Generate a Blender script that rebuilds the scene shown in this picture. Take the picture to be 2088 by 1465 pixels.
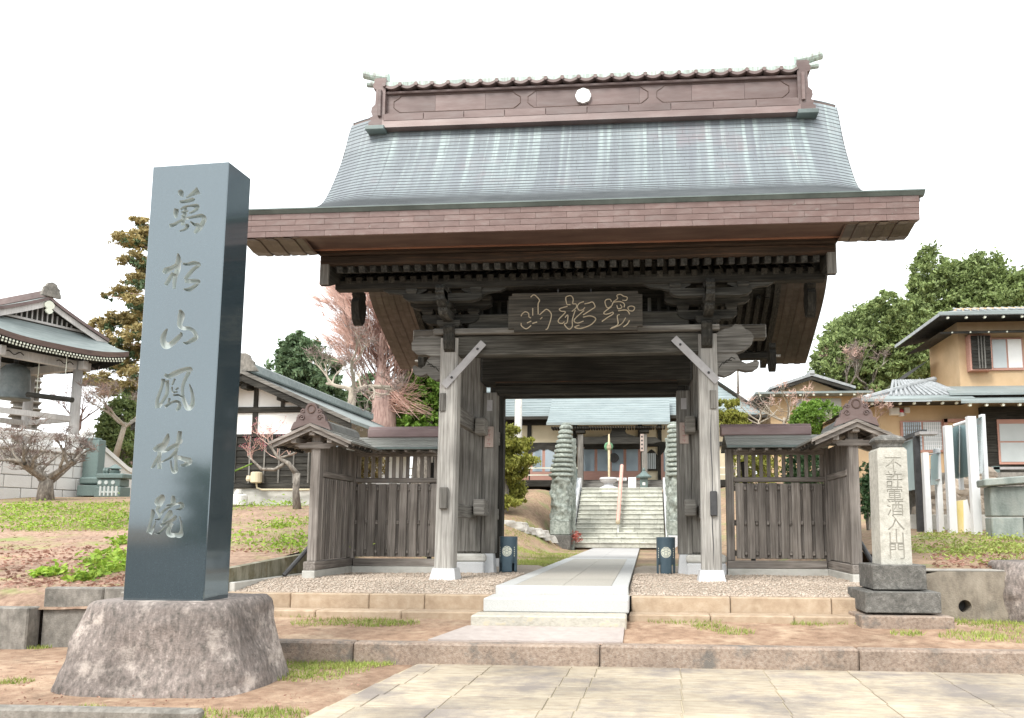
import bpy, math, random
import numpy as np
from mathutils import Vector, Matrix
R_ = math.radians
for o in list(bpy.data.objects): bpy.data.objects.remove(o)
sc = bpy.context.scene
COL = sc.collection
# ------------------------------------------------------------------ camera
FPX, PPX, PPY, YAW, PIT, ROL = 1624.12, 1186.58, 882.04, -.0796, .1187, .0026
CAM = Vector((.9597, -11.179, .7225))
FW = Vector((math.sin(YAW)*math.cos(PIT), math.cos(YAW)*math.cos(PIT), math.sin(PIT)))
_r = Vector((math.cos(YAW), -math.sin(YAW), 0)); _u = _r.cross(FW)
RT = _r*math.cos(ROL)+_u*math.sin(ROL); UP = -_r*math.sin(ROL)+_u*math.cos(ROL)
cam = bpy.data.cameras.new('camera'); camo = bpy.data.objects.new('camera', cam); COL.objects.link(camo)
camo.matrix_world = Matrix(((RT.x, UP.x, -FW.x, CAM.x), (RT.y, UP.y, -FW.y, CAM.y), (RT.z, UP.z, -FW.z, CAM.z), (0, 0, 0, 1)))
cam.sensor_width = 36; cam.sensor_fit = 'HORIZONTAL'; cam.lens = FPX/2088*36
cam.shift_x = -(PPX-1044)/2088; cam.shift_y = (PPY-732.5)/2088
cam.clip_start = .1; cam.clip_end = 3000
sc.camera = camo
# ------------------------------------------------------------------ sky, sun, exposure
SUN_EL, SUN_AZ = R_(50), R_(205)      # azimuth clockwise from +Y: behind the camera, a little to its left
w = bpy.data.worlds.new('World'); sc.world = w; w.use_nodes = True
wn = w.node_tree; wn.nodes.clear()
sky = wn.nodes.new('ShaderNodeTexSky'); sky.sky_type = 'NISHITA'; sky.sun_disc = False
sky.sun_elevation = SUN_EL; sky.sun_rotation = SUN_AZ; sky.dust_density = 3.0; sky.air_density = 1.0; sky.ozone_density = 1.0
hs = wn.nodes.new('ShaderNodeHueSaturation'); hs.inputs['Saturation'].default_value = .22
tcw = wn.nodes.new('ShaderNodeTexCoord')
nzw = wn.nodes.new('ShaderNodeTexNoise'); nzw.inputs['Scale'].default_value = 3.2; nzw.inputs['Detail'].default_value = 5
mpw = wn.nodes.new('ShaderNodeMapping'); mpw.inputs['Scale'].default_value = (1, 1, 3.0)
crw = wn.nodes.new('ShaderNodeValToRGB'); crw.color_ramp.elements[0].position = .35; crw.color_ramp.elements[1].position = .72
crw.color_ramp.elements[0].color = (0, 0, 0, 1); crw.color_ramp.elements[1].color = (1, 1, 1, 1)
mxw = wn.nodes.new('ShaderNodeMixRGB'); mxw.blend_type = 'MIX'; mxw.inputs[2].default_value = (9.6, 9.95, 10.1, 1)
mfw = wn.nodes.new('ShaderNodeMath'); mfw.operation = 'MULTIPLY_ADD'; mfw.inputs[1].default_value = .30; mfw.inputs[2].default_value = .62
bg = wn.nodes.new('ShaderNodeBackground'); bg.inputs['Strength'].default_value = .09
wo = wn.nodes.new('ShaderNodeOutputWorld')
L = wn.links.new
L(tcw.outputs['Generated'], mpw.inputs['Vector']); L(mpw.outputs[0], nzw.inputs['Vector']); L(nzw.outputs['Fac'], crw.inputs[0])
L(sky.outputs[0], hs.inputs['Color']); L(hs.outputs[0], mxw.inputs[1]); L(crw.outputs[0], mfw.inputs[0]); L(mfw.outputs[0], mxw.inputs[0])
L(mxw.outputs[0], bg.inputs['Color']); L(bg.outputs[0], wo.inputs['Surface'])
sl = bpy.data.lights.new('sun', 'SUN'); sl.energy = 1.2; sl.angle = R_(18); sl.color = (1, .965, .91)
so = bpy.data.objects.new('sun', sl); COL.objects.link(so)
sd = Vector((math.sin(SUN_AZ)*math.cos(SUN_EL), math.cos(SUN_AZ)*math.cos(SUN_EL), math.sin(SUN_EL)))
so.rotation_euler = sd.to_track_quat('Z', 'Y').to_euler(); so.location = sd*60
sc.view_settings.view_transform = 'Standard'; sc.view_settings.look = 'None'
sc.view_settings.exposure = 1.45; sc.view_settings.gamma = 1; sc.view_settings.use_curve_mapping = False
sc.render.engine = 'CYCLES'

# ------------------------------------------------------------------ helpers
def P(u, v, X=None, Y=None, Z=None):
    d = FW+RT*((u-PPX)/FPX)-UP*((v-PPY)/FPX)
    if X is not None: t = (X-CAM.x)/d.x
    elif Y is not None: t = (Y-CAM.y)/d.y
    else: t = (Z-CAM.z)/d.z
    return CAM+d*t
def lin(r, g, b):
    f = lambda c: c/12.92 if c <= .04045 else ((c+.055)/1.055)**2.4
    return (f(r/255), f(g/255), f(b/255))
def smooth(a, b, x):
    t = max(0., min(1., (x-a)/(b-a))); return t*t*(3-2*t)
def interp(x, pts):
    if x <= pts[0][0]: return pts[0][1]
    for (a, p), (b, q) in zip(pts, pts[1:]):
        if x <= b: return p+(q-p)*(x-a)/(b-a)
    return pts[-1][1]
def root_loc(o):
    while o.parent: o = o.parent
    return o.location.copy()
class MB:
    def __init__(s): s.v = []; s.f = []; s.m = []; s.mi = 0
    def add(s, vs, fs):
        b = len(s.v); s.v += [tuple(v) for v in vs]
        for f in fs: s.f.append([b+i for i in f]); s.m.append(s.mi)
        return s
    def box(s, x0, x1, y0, y1, z0, z1, c=0.):
        return s.obox(((x0+x1)/2, (y0+y1)/2, (z0+z1)/2), (abs(x1-x0), abs(y1-y0), abs(z1-z0)), None, c)
    def obox(s, ce, sz, rot=None, c=0.):
        hx, hy, hz = (q/2 for q in sz); ce = Vector(ce)
        if c <= 0:
            vs = [Vector((x, y, z)) for x in (-hx, hx) for y in (-hy, hy) for z in (-hz, hz)]
            fs = [(0, 1, 3, 2), (4, 6, 7, 5), (0, 4, 5, 1), (2, 3, 7, 6), (0, 2, 6, 4), (1, 5, 7, 3)]
        else:
            c = min(c, hx*.45, hy*.45, hz*.45); vs = []; ix = {}
            for sx in (-1, 1):
                for sy in (-1, 1):
                    for sz_ in (-1, 1):
                        for a in range(3):
                            q = [sx*hx, sy*hy, sz_*hz]
                            for b in range(3):
                                if b != a: q[b] -= (sx, sy, sz_)[b]*c
                            ix[(sx, sy, sz_, a)] = len(vs); vs.append(Vector(q))
            fs = []
            for a in range(3):
                b, d = [k for k in range(3) if k != a]
                for sg in (-1, 1):
                    f = []
                    for (p, q) in ((-1, -1), (1, -1), (1, 1), (-1, 1)):
                        t = [0, 0, 0]; t[a] = sg; t[b] = p; t[d] = q; f.append(ix[(*t, a)])
                    fs.append(f)
                for p in (-1, 1):
                    for q in (-1, 1):
                        f = []
                        for sg, ax in ((-1, b), (1, b), (1, d), (-1, d)):
                            t = [0, 0, 0]; t[a] = sg; t[b] = p; t[d] = q; f.append(ix[(*t, ax)])
                        fs.append(f)
            for sx in (-1, 1):
                for sy in (-1, 1):
                    for sz_ in (-1, 1): fs.append([ix[(sx, sy, sz_, a)] for a in range(3)])
        if rot is not None: vs = [rot @ v for v in vs]
        return s.add([v+ce for v in vs], fs)
    def beam(s, p, q, wd, ht, c=0., up=(0, 0, 1)):
        p, q = Vector(p), Vector(q); d = q-p; ln = d.length; x = d/ln
        y = Vector(up).cross(x); y.normalize(); z = x.cross(y)
        return s.obox((p+q)/2, (ln, wd, ht), Matrix((x, y, z)).transposed(), c)
    def prism(s, poly, ax, a, b):
        n = len(poly)
        def mk(p, t): return {'X': (t, p[0], p[1]), 'Y': (p[0], t, p[1]), 'Z': (p[0], p[1], t)}[ax]
        vs = [mk(p, a) for p in poly]+[mk(p, b) for p in poly]
        return s.add(vs, [list(range(n)), list(range(2*n-1, n-1, -1))]+[(i, n+i, n+(i+1) % n, (i+1) % n) for i in range(n)])
    def tube(s, pts, rad, n=8, cap=True):
        pts = [Vector(p) for p in pts]
        if not isinstance(rad, (list, tuple)): rad = [rad]*len(pts)
        vs = []; fs = []; nrm = None
        for i, p in enumerate(pts):
            t = (pts[min(i+1, len(pts)-1)]-pts[max(i-1, 0)])
            if t.length < 1e-9: t = Vector((0, 0, 1))
            t.normalize()
            if nrm is None: nrm = t.orthogonal().normalized()
            else:
                nrm = nrm-t*nrm.dot(t)
                if nrm.length < 1e-6: nrm = t.orthogonal()
                nrm.normalize()
            bi = t.cross(nrm)
            for k in range(n):
                a = 2*math.pi*k/n; vs.append(p+(nrm*math.cos(a)+bi*math.sin(a))*rad[i])
        for i in range(len(pts)-1):
            for k in range(n):
                fs.append((i*n+k, i*n+(k+1) % n, (i+1)*n+(k+1) % n, (i+1)*n+k))
        if cap and n > 2: fs += [list(range(n-1, -1, -1)), list(range((len(pts)-1)*n, len(pts)*n))]
        return s.add(vs, fs)
    def lathe(s, prof, ce=(0, 0, 0), n=24, sx=1, sy=1):
        ce = Vector(ce); vs = []; fs = []
        for r, z in prof:
            for k in range(n):
                a = 2*math.pi*k/n; vs.append(ce+Vector((r*math.cos(a)*sx, r*math.sin(a)*sy, z)))
        for i in range(len(prof)-1):
            for k in range(n): fs.append((i*n+k, i*n+(k+1) % n, (i+1)*n+(k+1) % n, (i+1)*n+k))
        fs += [list(range(n-1, -1, -1)), list(range((len(prof)-1)*n, len(prof)*n))]
        return s.add(vs, fs)
    def grid(s, fn, us, vs_):
        nu, nv = len(us), len(vs_)
        return s.add([fn(u, v) for u in us for v in vs_], [(i*nv+j, (i+1)*nv+j, (i+1)*nv+j+1, i*nv+j+1) for i in range(nu-1) for j in range(nv-1)])
    def mesh(s, name, off):
        me = bpy.data.meshes.new(name); o = Vector(off)
        me.from_pydata([(a-o.x, b-o.y, c-o.z) for a, b, c in s.v], [], s.f); me.update(); return me
    def build(s, name, mat, parent=None, loc=None, smooth=False, label=None, fixn=True):
        off = root_loc(parent) if parent else Vector(loc or (0, 0, 0))
        me = s.mesh(name, off)
        if fixn: fixnorm(me)
        for m in (mat if isinstance(mat, (list, tuple)) else [mat]): me.materials.append(m)
        if s.mi: me.polygons.foreach_set('material_index', s.m)
        if smooth: me.polygons.foreach_set('use_smooth', [True]*len(me.polygons))
        o = bpy.data.objects.new(name, me); COL.objects.link(o)
        if parent: o.parent = parent
        else: o.location = off
        if label: o['label'] = label
        return o
import bmesh
def fixnorm(me):
    bm = bmesh.new(); bm.from_mesh(me); bmesh.ops.recalc_face_normals(bm, faces=bm.faces); bm.to_mesh(me); bm.free()
def inst(src, parent, loc=(0, 0, 0), rot=None, scale=None):
    o = src.copy(); COL.objects.link(o); o.parent = parent; o.location = loc
    if rot: o.rotation_euler = rot
    if scale: o.scale = scale
    return o
def T(name, label, cat, loc=(0, 0, 0), group=None):
    o = bpy.data.objects.new(name, None); COL.objects.link(o); o.location = loc; o.empty_display_size = .2
    o['label'] = label; o['category'] = cat
    if group: o['group'] = group
    return o
def tag(o, label, cat, group=None):
    o['label'] = label; o['category'] = cat
    if group: o['group'] = group
    return o
def struct(o): o['kind'] = 'structure'; return o
def stuff(o, label=None, cat=None):
    o['kind'] = 'stuff'
    if label: o['label'] = label
    if cat: o['category'] = cat
    return o
def np_mesh(name, V, F, mat, loc=(0, 0, 0), parent=None):
    V = np.asarray(V, np.float32).copy(); F = np.asarray(F, np.int32)
    off = root_loc(parent) if parent else Vector(loc); V -= np.array(off, np.float32)
    me = bpy.data.meshes.new(name); n, k = F.shape
    me.vertices.add(len(V)); me.vertices.foreach_set('co', V.ravel())
    me.loops.add(n*k); me.loops.foreach_set('vertex_index', F.ravel())
    me.polygons.add(n); me.polygons.foreach_set('loop_start', np.arange(0, n*k, k, dtype=np.int32))
    me.update(calc_edges=True); me.validate()
    me.materials.append(mat)
    o = bpy.data.objects.new(name, me); COL.objects.link(o)
    if parent: o.parent = parent
    else: o.location = off
    return o
def crspl(pts, n=6):
    """Catmull-Rom through points (tuples of any length)"""
    out = []; m = len(pts)
    if m < 3:
        a, b = pts[0], pts[-1]; return [tuple(p+(q-p)*k/n for p, q in zip(a, b)) for k in range(n+1)]
    for i in range(m-1):
        p0, p1, p2, p3 = pts[max(i-1, 0)], pts[i], pts[i+1], pts[min(i+2, m-1)]
        for k in range(n):
            t = k/n
            out.append(tuple(.5*(2*b+(c-a)*t+(2*a-5*b+4*c-d)*t*t+(3*b-a-3*c+d)*t**3) for a, b, c, d in zip(p0, p1, p2, p3)))
    out.append(tuple(pts[-1])); return out

# ------------------------------------------------------------------ materials
MATS = {}
def mat(name, cols, sc3=(4, 4, 4), rough=.8, bump=.2, bsc=None, big=.25, bigsc=.8, metal=0., rnd=.0, spec=.5, detail=6, pos=None, ior=None, blotch=None, trans=0., noff=False, tint=None, runs=None):
    """noise-driven colour ramp; large-scale value variation; bump; per-object tint (rnd)"""
    m = bpy.data.materials.new(name); m.use_nodes = True; nt = m.node_tree; N = nt.nodes; K = nt.links.new
    b = N['Principled BSDF']; b.inputs['Roughness'].default_value = rough; b.inputs['Metallic'].default_value = metal
    b.inputs['Specular IOR Level'].default_value = spec
    if ior: b.inputs['IOR'].default_value = ior
    if tint: b.inputs['Specular Tint'].default_value = (*tint, 1)
    tc = N.new('ShaderNodeTexCoord'); oi = N.new('ShaderNodeObjectInfo')
    ad = N.new('ShaderNodeVectorMath'); ad.operation = 'MULTIPLY_ADD'; ad.inputs[1].default_value = (0, 0, 0) if noff else (13.7, 7.3, 19.1)
    K(oi.outputs['Random'], ad.inputs[0]); K(tc.outputs['Object'], ad.inputs[2])
    mp = N.new('ShaderNodeMapping'); mp.inputs['Scale'].default_value = sc3; K(ad.outputs[0], mp.inputs['Vector'])
    nz = N.new('ShaderNodeTexNoise'); nz.inputs['Scale'].default_value = 1; nz.inputs['Detail'].default_value = detail; nz.inputs['Roughness'].default_value = .62
    K(mp.outputs[0], nz.inputs['Vector'])
    cr = N.new('ShaderNodeValToRGB'); n = len(cols); el = cr.color_ramp.elements
    ps = pos or [.3+.4*i/(max(n-1, 1)) for i in range(n)]
    while len(el) < n: el.new(.5)
    for e, c, p in zip(el, cols, ps): e.position = p; e.color = (*c, 1)
    K(nz.outputs['Fac'], cr.inputs[0]); col = cr.outputs[0]
    if blotch:      # (colour, scale, lo, hi): patches with a shape of their own (moss, lichen, stains)
        bc, bs, lo, hi = blotch
        n3 = N.new('ShaderNodeTexNoise'); n3.inputs['Scale'].default_value = bs; n3.inputs['Detail'].default_value = 7; n3.inputs['Roughness'].default_value = .7
        K(ad.outputs[0], n3.inputs['Vector']); mr = N.new('ShaderNodeMapRange'); mr.inputs[1].default_value = lo; mr.inputs[2].default_value = hi
        K(n3.outputs['Fac'], mr.inputs[0]); mb_ = N.new('ShaderNodeMixRGB'); mb_.inputs[2].default_value = (*bc, 1)
        K(mr.outputs[0], mb_.inputs[0]); K(col, mb_.inputs[1]); col = mb_.outputs[0]
    if runs:        # (colour, x frequency, z0, z1, lo, hi): verdigris runs that start at the ridge and fade down the slope
        rc, fx, za, zb, lo, hi = runs
        m5 = N.new('ShaderNodeMapping'); m5.inputs['Scale'].default_value = (fx, .22, .12); K(ad.outputs[0], m5.inputs['Vector'])
        n5 = N.new('ShaderNodeTexNoise'); n5.inputs['Scale'].default_value = 1; n5.inputs['Detail'].default_value = 3; K(m5.outputs[0], n5.inputs['Vector'])
        r5 = N.new('ShaderNodeMapRange'); r5.inputs[1].default_value = lo; r5.inputs[2].default_value = hi; K(n5.outputs['Fac'], r5.inputs[0])
        sp = N.new('ShaderNodeSeparateXYZ'); K(tc.outputs['Object'], sp.inputs[0])
        r6 = N.new('ShaderNodeMapRange'); r6.inputs[1].default_value = za; r6.inputs[2].default_value = zb; K(sp.outputs['Z'], r6.inputs[0])
        n6 = N.new('ShaderNodeTexNoise'); n6.inputs['Scale'].default_value = 9; n6.inputs['Detail'].default_value = 4; K(ad.outputs[0], n6.inputs['Vector'])
        p5 = N.new('ShaderNodeMath'); p5.operation = 'MULTIPLY'; K(r5.outputs[0], p5.inputs[0]); K(r6.outputs[0], p5.inputs[1])
        p6 = N.new('ShaderNodeMath'); p6.operation = 'MULTIPLY'; K(p5.outputs[0], p6.inputs[0]); K(n6.outputs['Fac'], p6.inputs[1])
        p7 = N.new('ShaderNodeMath'); p7.operation = 'MULTIPLY'; p7.inputs[1].default_value = .95; p7.use_clamp = True; K(p6.outputs[0], p7.inputs[0])
        m6 = N.new('ShaderNodeMixRGB'); m6.inputs[2].default_value = (*rc, 1); K(p7.outputs[0], m6.inputs[0]); K(col, m6.inputs[1]); col = m6.outputs[0]
    n2 = N.new('ShaderNodeTexNoise'); n2.inputs['Scale'].default_value = bigsc; n2.inputs['Detail'].default_value = 3; K(ad.outputs[0], n2.inputs['Vector'])
    mr2 = N.new('ShaderNodeMapRange'); mr2.inputs[1].default_value = .3; mr2.inputs[2].default_value = .7; mr2.inputs[3].default_value = 1-big; mr2.inputs[4].default_value = 1+big
    K(n2.outputs['Fac'], mr2.inputs[0]); fac = mr2.outputs[0]
    if rnd:
        mr4 = N.new('ShaderNodeMapRange'); mr4.inputs[3].default_value = 1-rnd; mr4.inputs[4].default_value = 1+rnd; K(oi.outputs['Random'], mr4.inputs[0])
        mu = N.new('ShaderNodeMath'); mu.operation = 'MULTIPLY'; K(fac, mu.inputs[0]); K(mr4.outputs[0], mu.inputs[1]); fac = mu.outputs[0]
    vm = N.new('ShaderNodeVectorMath'); vm.operation = 'SCALE'; K(col, vm.inputs[0]); K(fac, vm.inputs['Scale'])
    K(vm.outputs[0], b.inputs['Base Color'])
    if bump:
        bp = N.new('ShaderNodeBump'); bp.inputs['Strength'].default_value = bump; bp.inputs['Distance'].default_value = .02
        src = nz
        if bsc:
            mp2 = N.new('ShaderNodeMapping'); mp2.inputs['Scale'].default_value = bsc if isinstance(bsc, tuple) else (bsc,)*3; K(ad.outputs[0], mp2.inputs['Vector'])
            src = N.new('ShaderNodeTexNoise'); src.inputs['Scale'].default_value = 1; src.inputs['Detail'].default_value = 5; K(mp2.outputs[0], src.inputs['Vector'])
        K(src.outputs['Fac'], bp.inputs['Height']); K(bp.outputs[0], b.inputs['Normal'])
    if trans:
        b.inputs['Subsurface Weight'].default_value = 0
        tl = N.new('ShaderNodeBsdfTranslucent'); mx = N.new('ShaderNodeMixShader'); mx.inputs[0].default_value = trans
        K(vm.outputs[0], tl.inputs['Color']); K(b.outputs[0], mx.inputs[1]); K(tl.outputs[0], mx.inputs[2])
        K(mx.outputs[0], N['Material Output'].inputs['Surface'])
    MATS[name] = m; return m
def G(v): return (v, v, v)
# weathered timber, grain along z / x / y
def wood(name, cols, gr, **k):
    hi, lo = 38., 1.6
    s3 = {'z': (hi, hi, lo), 'x': (lo, hi, hi), 'y': (hi, lo, hi)}[gr]
    return mat(name, cols, s3, rough=.85, bump=.45, big=k.pop('big', .3), bigsc=k.pop('bigsc', 1.3), rnd=k.pop('rnd', .12), spec=.25, **k)
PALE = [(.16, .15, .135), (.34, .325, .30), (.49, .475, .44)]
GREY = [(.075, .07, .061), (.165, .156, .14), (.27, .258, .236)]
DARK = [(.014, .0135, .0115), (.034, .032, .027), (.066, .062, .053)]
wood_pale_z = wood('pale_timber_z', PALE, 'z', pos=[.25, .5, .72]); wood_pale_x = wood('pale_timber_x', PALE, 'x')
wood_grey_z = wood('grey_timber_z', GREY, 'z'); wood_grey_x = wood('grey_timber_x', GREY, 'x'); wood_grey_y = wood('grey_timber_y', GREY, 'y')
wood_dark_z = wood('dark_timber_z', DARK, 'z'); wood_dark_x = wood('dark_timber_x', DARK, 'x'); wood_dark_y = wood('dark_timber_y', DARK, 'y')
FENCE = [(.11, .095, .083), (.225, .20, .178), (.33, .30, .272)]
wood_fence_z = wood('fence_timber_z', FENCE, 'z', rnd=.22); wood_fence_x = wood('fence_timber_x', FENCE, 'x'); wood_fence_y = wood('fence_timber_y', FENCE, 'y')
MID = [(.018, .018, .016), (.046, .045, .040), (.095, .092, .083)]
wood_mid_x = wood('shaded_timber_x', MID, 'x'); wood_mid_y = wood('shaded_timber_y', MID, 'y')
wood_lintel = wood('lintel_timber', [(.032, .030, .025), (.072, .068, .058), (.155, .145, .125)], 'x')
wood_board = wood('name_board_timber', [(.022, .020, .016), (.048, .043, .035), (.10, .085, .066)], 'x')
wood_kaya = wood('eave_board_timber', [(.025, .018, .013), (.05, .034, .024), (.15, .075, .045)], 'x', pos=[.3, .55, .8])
copper_roof = mat('roof_copper', [(.165, .18, .20), (.195, .22, .235), (.225, .26, .27), (.30, .345, .345)], (5.5, .3, .3), rough=.55, bump=0, big=.08, bigsc=.9, rnd=.035, metal=.1, pos=[.30, .48, .60, .72], blotch=((.20, .175, .185), .9, .56, .74), noff=True, detail=4, runs=((.46, .56, .53), 9., 5.7, 7.5, .55, .66))
roof_seam = mat('roof_seam', [(.085, .095, .10), (.12, .13, .135)], (4, 4, 4), rough=.8, bump=0)
copper_brown = mat('brown_copper', [(.135, .082, .070), (.165, .105, .092), (.195, .145, .13)], (5, 5, 14), rough=.5, bump=.04, big=.12, bigsc=1.5, rnd=.03, metal=.1, blotch=((.42, .52, .46), 5., .66, .74))
copper_ridge = mat('ridge_copper', [(.125, .080, .072), (.155, .108, .098), (.18, .14, .13)], (2, 2, 10), rough=.5, bump=.06, big=.2, rnd=.08, metal=.1)
copper_mauve = mat('mauve_copper', [(.20, .135, .13), (.25, .175, .17), (.28, .215, .205)], (2, 2, 10), rough=.55, bump=.05, big=.15, rnd=.06, metal=.1, blotch=((.42, .52, .46), 3., .70, .76))
copper_green = mat('verdigris_copper', [(.26, .24, .22), (.40, .48, .43), (.58, .68, .62)], (22, 22, 3), rough=.6, bump=.08, big=.15, rnd=.05)
copper_soffit = mat('soffit_copper', [(.07, .040, .031), (.10, .060, .047), (.13, .085, .066)], (2, 8, 8), rough=.55, bump=.04, big=.2, rnd=.08)
copper_strip = mat('soffit_strip_copper', [(.055, .044, .037), (.08, .065, .055), (.105, .09, .08)], (2, 8, 8), rough=.30, bump=.02, big=.2, rnd=.10, metal=.25)
copper_bright = mat('bright_copper', [(.36, .17, .11), (.44, .23, .16)], (4, 4, 4), rough=.45, bump=0, metal=.3)
gutter_m = mat('gutter_metal', [(.10, .13, .125), (.16, .20, .19)], (4, 4, 4), rough=.5, bump=.03)
verd_line = mat('verdigris_streak', [(.50, .62, .56), (.66, .76, .70)], (40, 40, 3), rough=.7, bump=.05)
white_paint = mat('white_paint', [(.78, .78, .76), (.84, .84, .82)], (6, 6, 6), rough=.6, bump=.03, big=.05)
strap_m = mat('strap_steel', [(.30, .285, .28), (.40, .385, .38)], (8, 8, 8), rough=.5, bump=.04, big=.1, metal=.2)
iron_m = mat('dark_iron', [(.03, .03, .032), (.06, .06, .062)], (8, 8, 8), rough=.55, bump=.05)
granite_white = mat('white_granite', [(.42, .425, .41), (.50, .505, .49), (.57, .57, .555)], (90, 90, 90), rough=.75, bump=.06, big=.06, rnd=.04)
granite_podium = mat('podium_granite', [(.64, .63, .60), (.74, .73, .70), (.80, .79, .77)], (60, 60, 60), rough=.8, bump=.06, big=.08, rnd=.06)
granite_foot = mat('footing_granite', [(.44, .45, .46), (.54, .55, .56), (.62, .62, .62)], (110, 110, 110), rough=.75, bump=.06, big=.06)
granite_rough = mat('rough_granite', [(.34, .315, .26), (.45, .43, .375), (.52, .45, .31)], (14, 14, 22), rough=.9, bump=.5, big=.12)
granite_pol = mat('polished_granite', [(.018, .030, .036), (.030, .044, .052), (.060, .078, .088)], (260, 260, 260), rough=.07, bump=0, big=.08, ior=2.3, detail=2, tint=(.84, .95, 1.0))
granite_cut = mat('cut_granite', [(.42, .46, .45), (.52, .56, .54)], (120, 120, 120), rough=.9, bump=.15, big=.05)
concrete = mat('concrete', [(.28, .265, .235), (.38, .36, .325), (.45, .43, .39)], (5, 5, 9), rough=.92, bump=.25, bsc=40, big=.15, rnd=.06)
concrete_base = mat('pale_concrete', [(.42, .41, .37), (.52, .51, .47), (.58, .57, .53)], (5, 5, 9), rough=.9, bump=.12, big=.1)
concrete_old = mat('weathered_concrete', [(.14, .13, .115), (.22, .205, .18), (.30, .28, .25)], (16, 16, 9), rough=.95, bump=.4, bsc=60, big=.25, bigsc=1.2, blotch=((.10, .095, .082), 2.2, .52, .70), detail=8)
concrete_tan = mat('tan_concrete', [(.17, .145, .115), (.27, .235, .185), (.34, .30, .24)], (9, 9, 5), rough=.95, bump=.4, bsc=50, big=.25, bigsc=1.4, blotch=((.13, .12, .10), 2.0, .52, .70), detail=8)
concrete_moss = mat('mossy_concrete', [(.10, .09, .05), (.22, .21, .15), (.36, .34, .27)], (7, 7, 2.2), rough=.95, bump=.35, bsc=30, big=.3, blotch=((.10, .075, .022), 1.6, .5, .66))
kerb_m = mat('kerb_concrete', [(.18, .135, .108), (.30, .23, .18), (.36, .30, .25)], (30, 30, 30), rough=.95, bump=.5, bsc=80, big=.2, bigsc=2, blotch=((.15, .135, .12), 3.4, .52, .66), detail=9)
curb_m = mat('curb_stone', [(.34, .25, .17), (.42, .32, .225), (.48, .385, .285)], (8, 8, 8), rough=.92, bump=.25, bsc=60, big=.12, rnd=.05)
rock_m = mat('boulder', [(.075, .070, .062), (.16, .138, .124), (.225, .19, .172), (.38, .335, .305)], (30, 30, 14), rough=.95, bump=.45, bsc=55, big=.35, bigsc=1.6, pos=[.28, .44, .58, .74], blotch=((.43, .375, .335), 3.4, .54, .66), detail=9)
stone_dark = mat('dark_tier_stone', [(.075, .075, .068), (.12, .115, .104), (.175, .168, .155)], (22, 22, 22), rough=.97, bump=.7, bsc=70, big=.3, bigsc=3, blotch=((.25, .24, .22), 9., .55, .68))
stone_pale = mat('pale_pillar_stone', [(.36, .345, .30), (.47, .455, .40), (.54, .525, .47)], (16, 16, 16), rough=.95, bump=.4, bsc=60, big=.12, bigsc=3, blotch=((.16, .155, .14), 3.2, .62, .72))
stone_green = mat('green_stone', [(.15, .17, .15), (.275, .305, .27), (.42, .45, .40)], (12, 12, 12), rough=.9, bump=.5, big=.25, bigsc=2.5)
stone_teal = mat('teal_stone', [(.085, .125, .12), (.125, .175, .165), (.165, .215, .20)], (30, 30, 30), rough=.5, bump=.05, big=.1)
stair_m = mat('stair_stone', [(.38, .385, .33), (.50, .50, .44), (.58, .58, .515)], (8, 8, 14), rough=.92, bump=.25, bsc=40, big=.2, bigsc=1.3, rnd=.10, blotch=((.18, .17, .15), 2.6, .62, .76))
soil = mat('soil', [(.19, .12, .078), (.295, .19, .125), (.39, .275, .19)], (7, 7, 7), rough=1, bump=.6, bsc=45, big=.2, bigsc=.6, blotch=((.48, .36, .25), 2.0, .52, .72))
soil_red = mat('leaf_litter_soil', [(.19, .12, .08), (.31, .205, .145), (.42, .30, .215)], (11, 11, 11), rough=1, bump=.7, bsc=50, big=.25, bigsc=.7, blotch=((.25, .29, .09), .9, .54, .70))
soil_grass = mat('grassy_soil', [(.17, .115, .065), (.27, .18, .115), (.35, .25, .165)], (9, 9, 9), rough=1, bump=.6, bsc=50, big=.25, bigsc=.5, blotch=((.19, .24, .08), .8, .52, .70))
gravel_bed = mat('gravel_bed', [(.26, .21, .165), (.42, .355, .285), (.56, .49, .41)], (60, 60, 60), rough=1, bump=.8, big=.15)
pebble_m = mat('pebbles', [(.32, .25, .20), (.46, .375, .30), (.62, .55, .47)], (37, 37, 37), rough=.95, bump=.1, big=.1, detail=2)
paving_m = mat('paving_stone', [(.30, .245, .185), (.39, .33, .245), (.45, .395, .305)], (5, 16, 16), rough=.9, bump=.25, bsc=70, big=.2, bigsc=.7, rnd=.12, blotch=((.23, .20, .175), 1.25, .46, .62), noff=True)
joint_m = mat('paving_joint', [(.38, .33, .23), (.46, .40, .29)], (20, 20, 20), rough=1, bump=.2)
path_m = mat('path_slab', [(.385, .36, .31), (.435, .41, .36), (.48, .46, .41)], (40, 40, 40), rough=.8, bump=.08, big=.07, rnd=.04)
path_far = mat('path_slab_grey', [(.35, .34, .33), (.42, .41, .395)], (40, 40, 40), rough=.85, bump=.08, big=.08)
slab_pink = mat('pink_slab', [(.36, .31, .285), (.44, .39, .36)], (10, 10, 10), rough=.9, bump=.15, big=.1)
plaster_w = mat('white_plaster', [(.78, .77, .74), (.84, .83, .80)], (3, 3, 3), rough=.9, bump=.05, big=.05)
plaster_c = mat('cream_plaster', [(.62, .53, .36), (.70, .61, .44)], (2, 2, 2), rough=.9, bump=.05, big=.08)
plaster_o = mat('ochre_plaster', [(.54, .385, .225), (.62, .455, .28)], (2, 2, 2), rough=.95, bump=.1, bsc=60, big=.1)
wing_roof = mat('wing_roof_metal', [(.20, .20, .18), (.26, .265, .24), (.32, .32, .30)], (2, 9, 9), rough=.55, bump=.04, big=.15, rnd=.06, blotch=((.40, .52, .47), 5., .68, .74))
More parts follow.
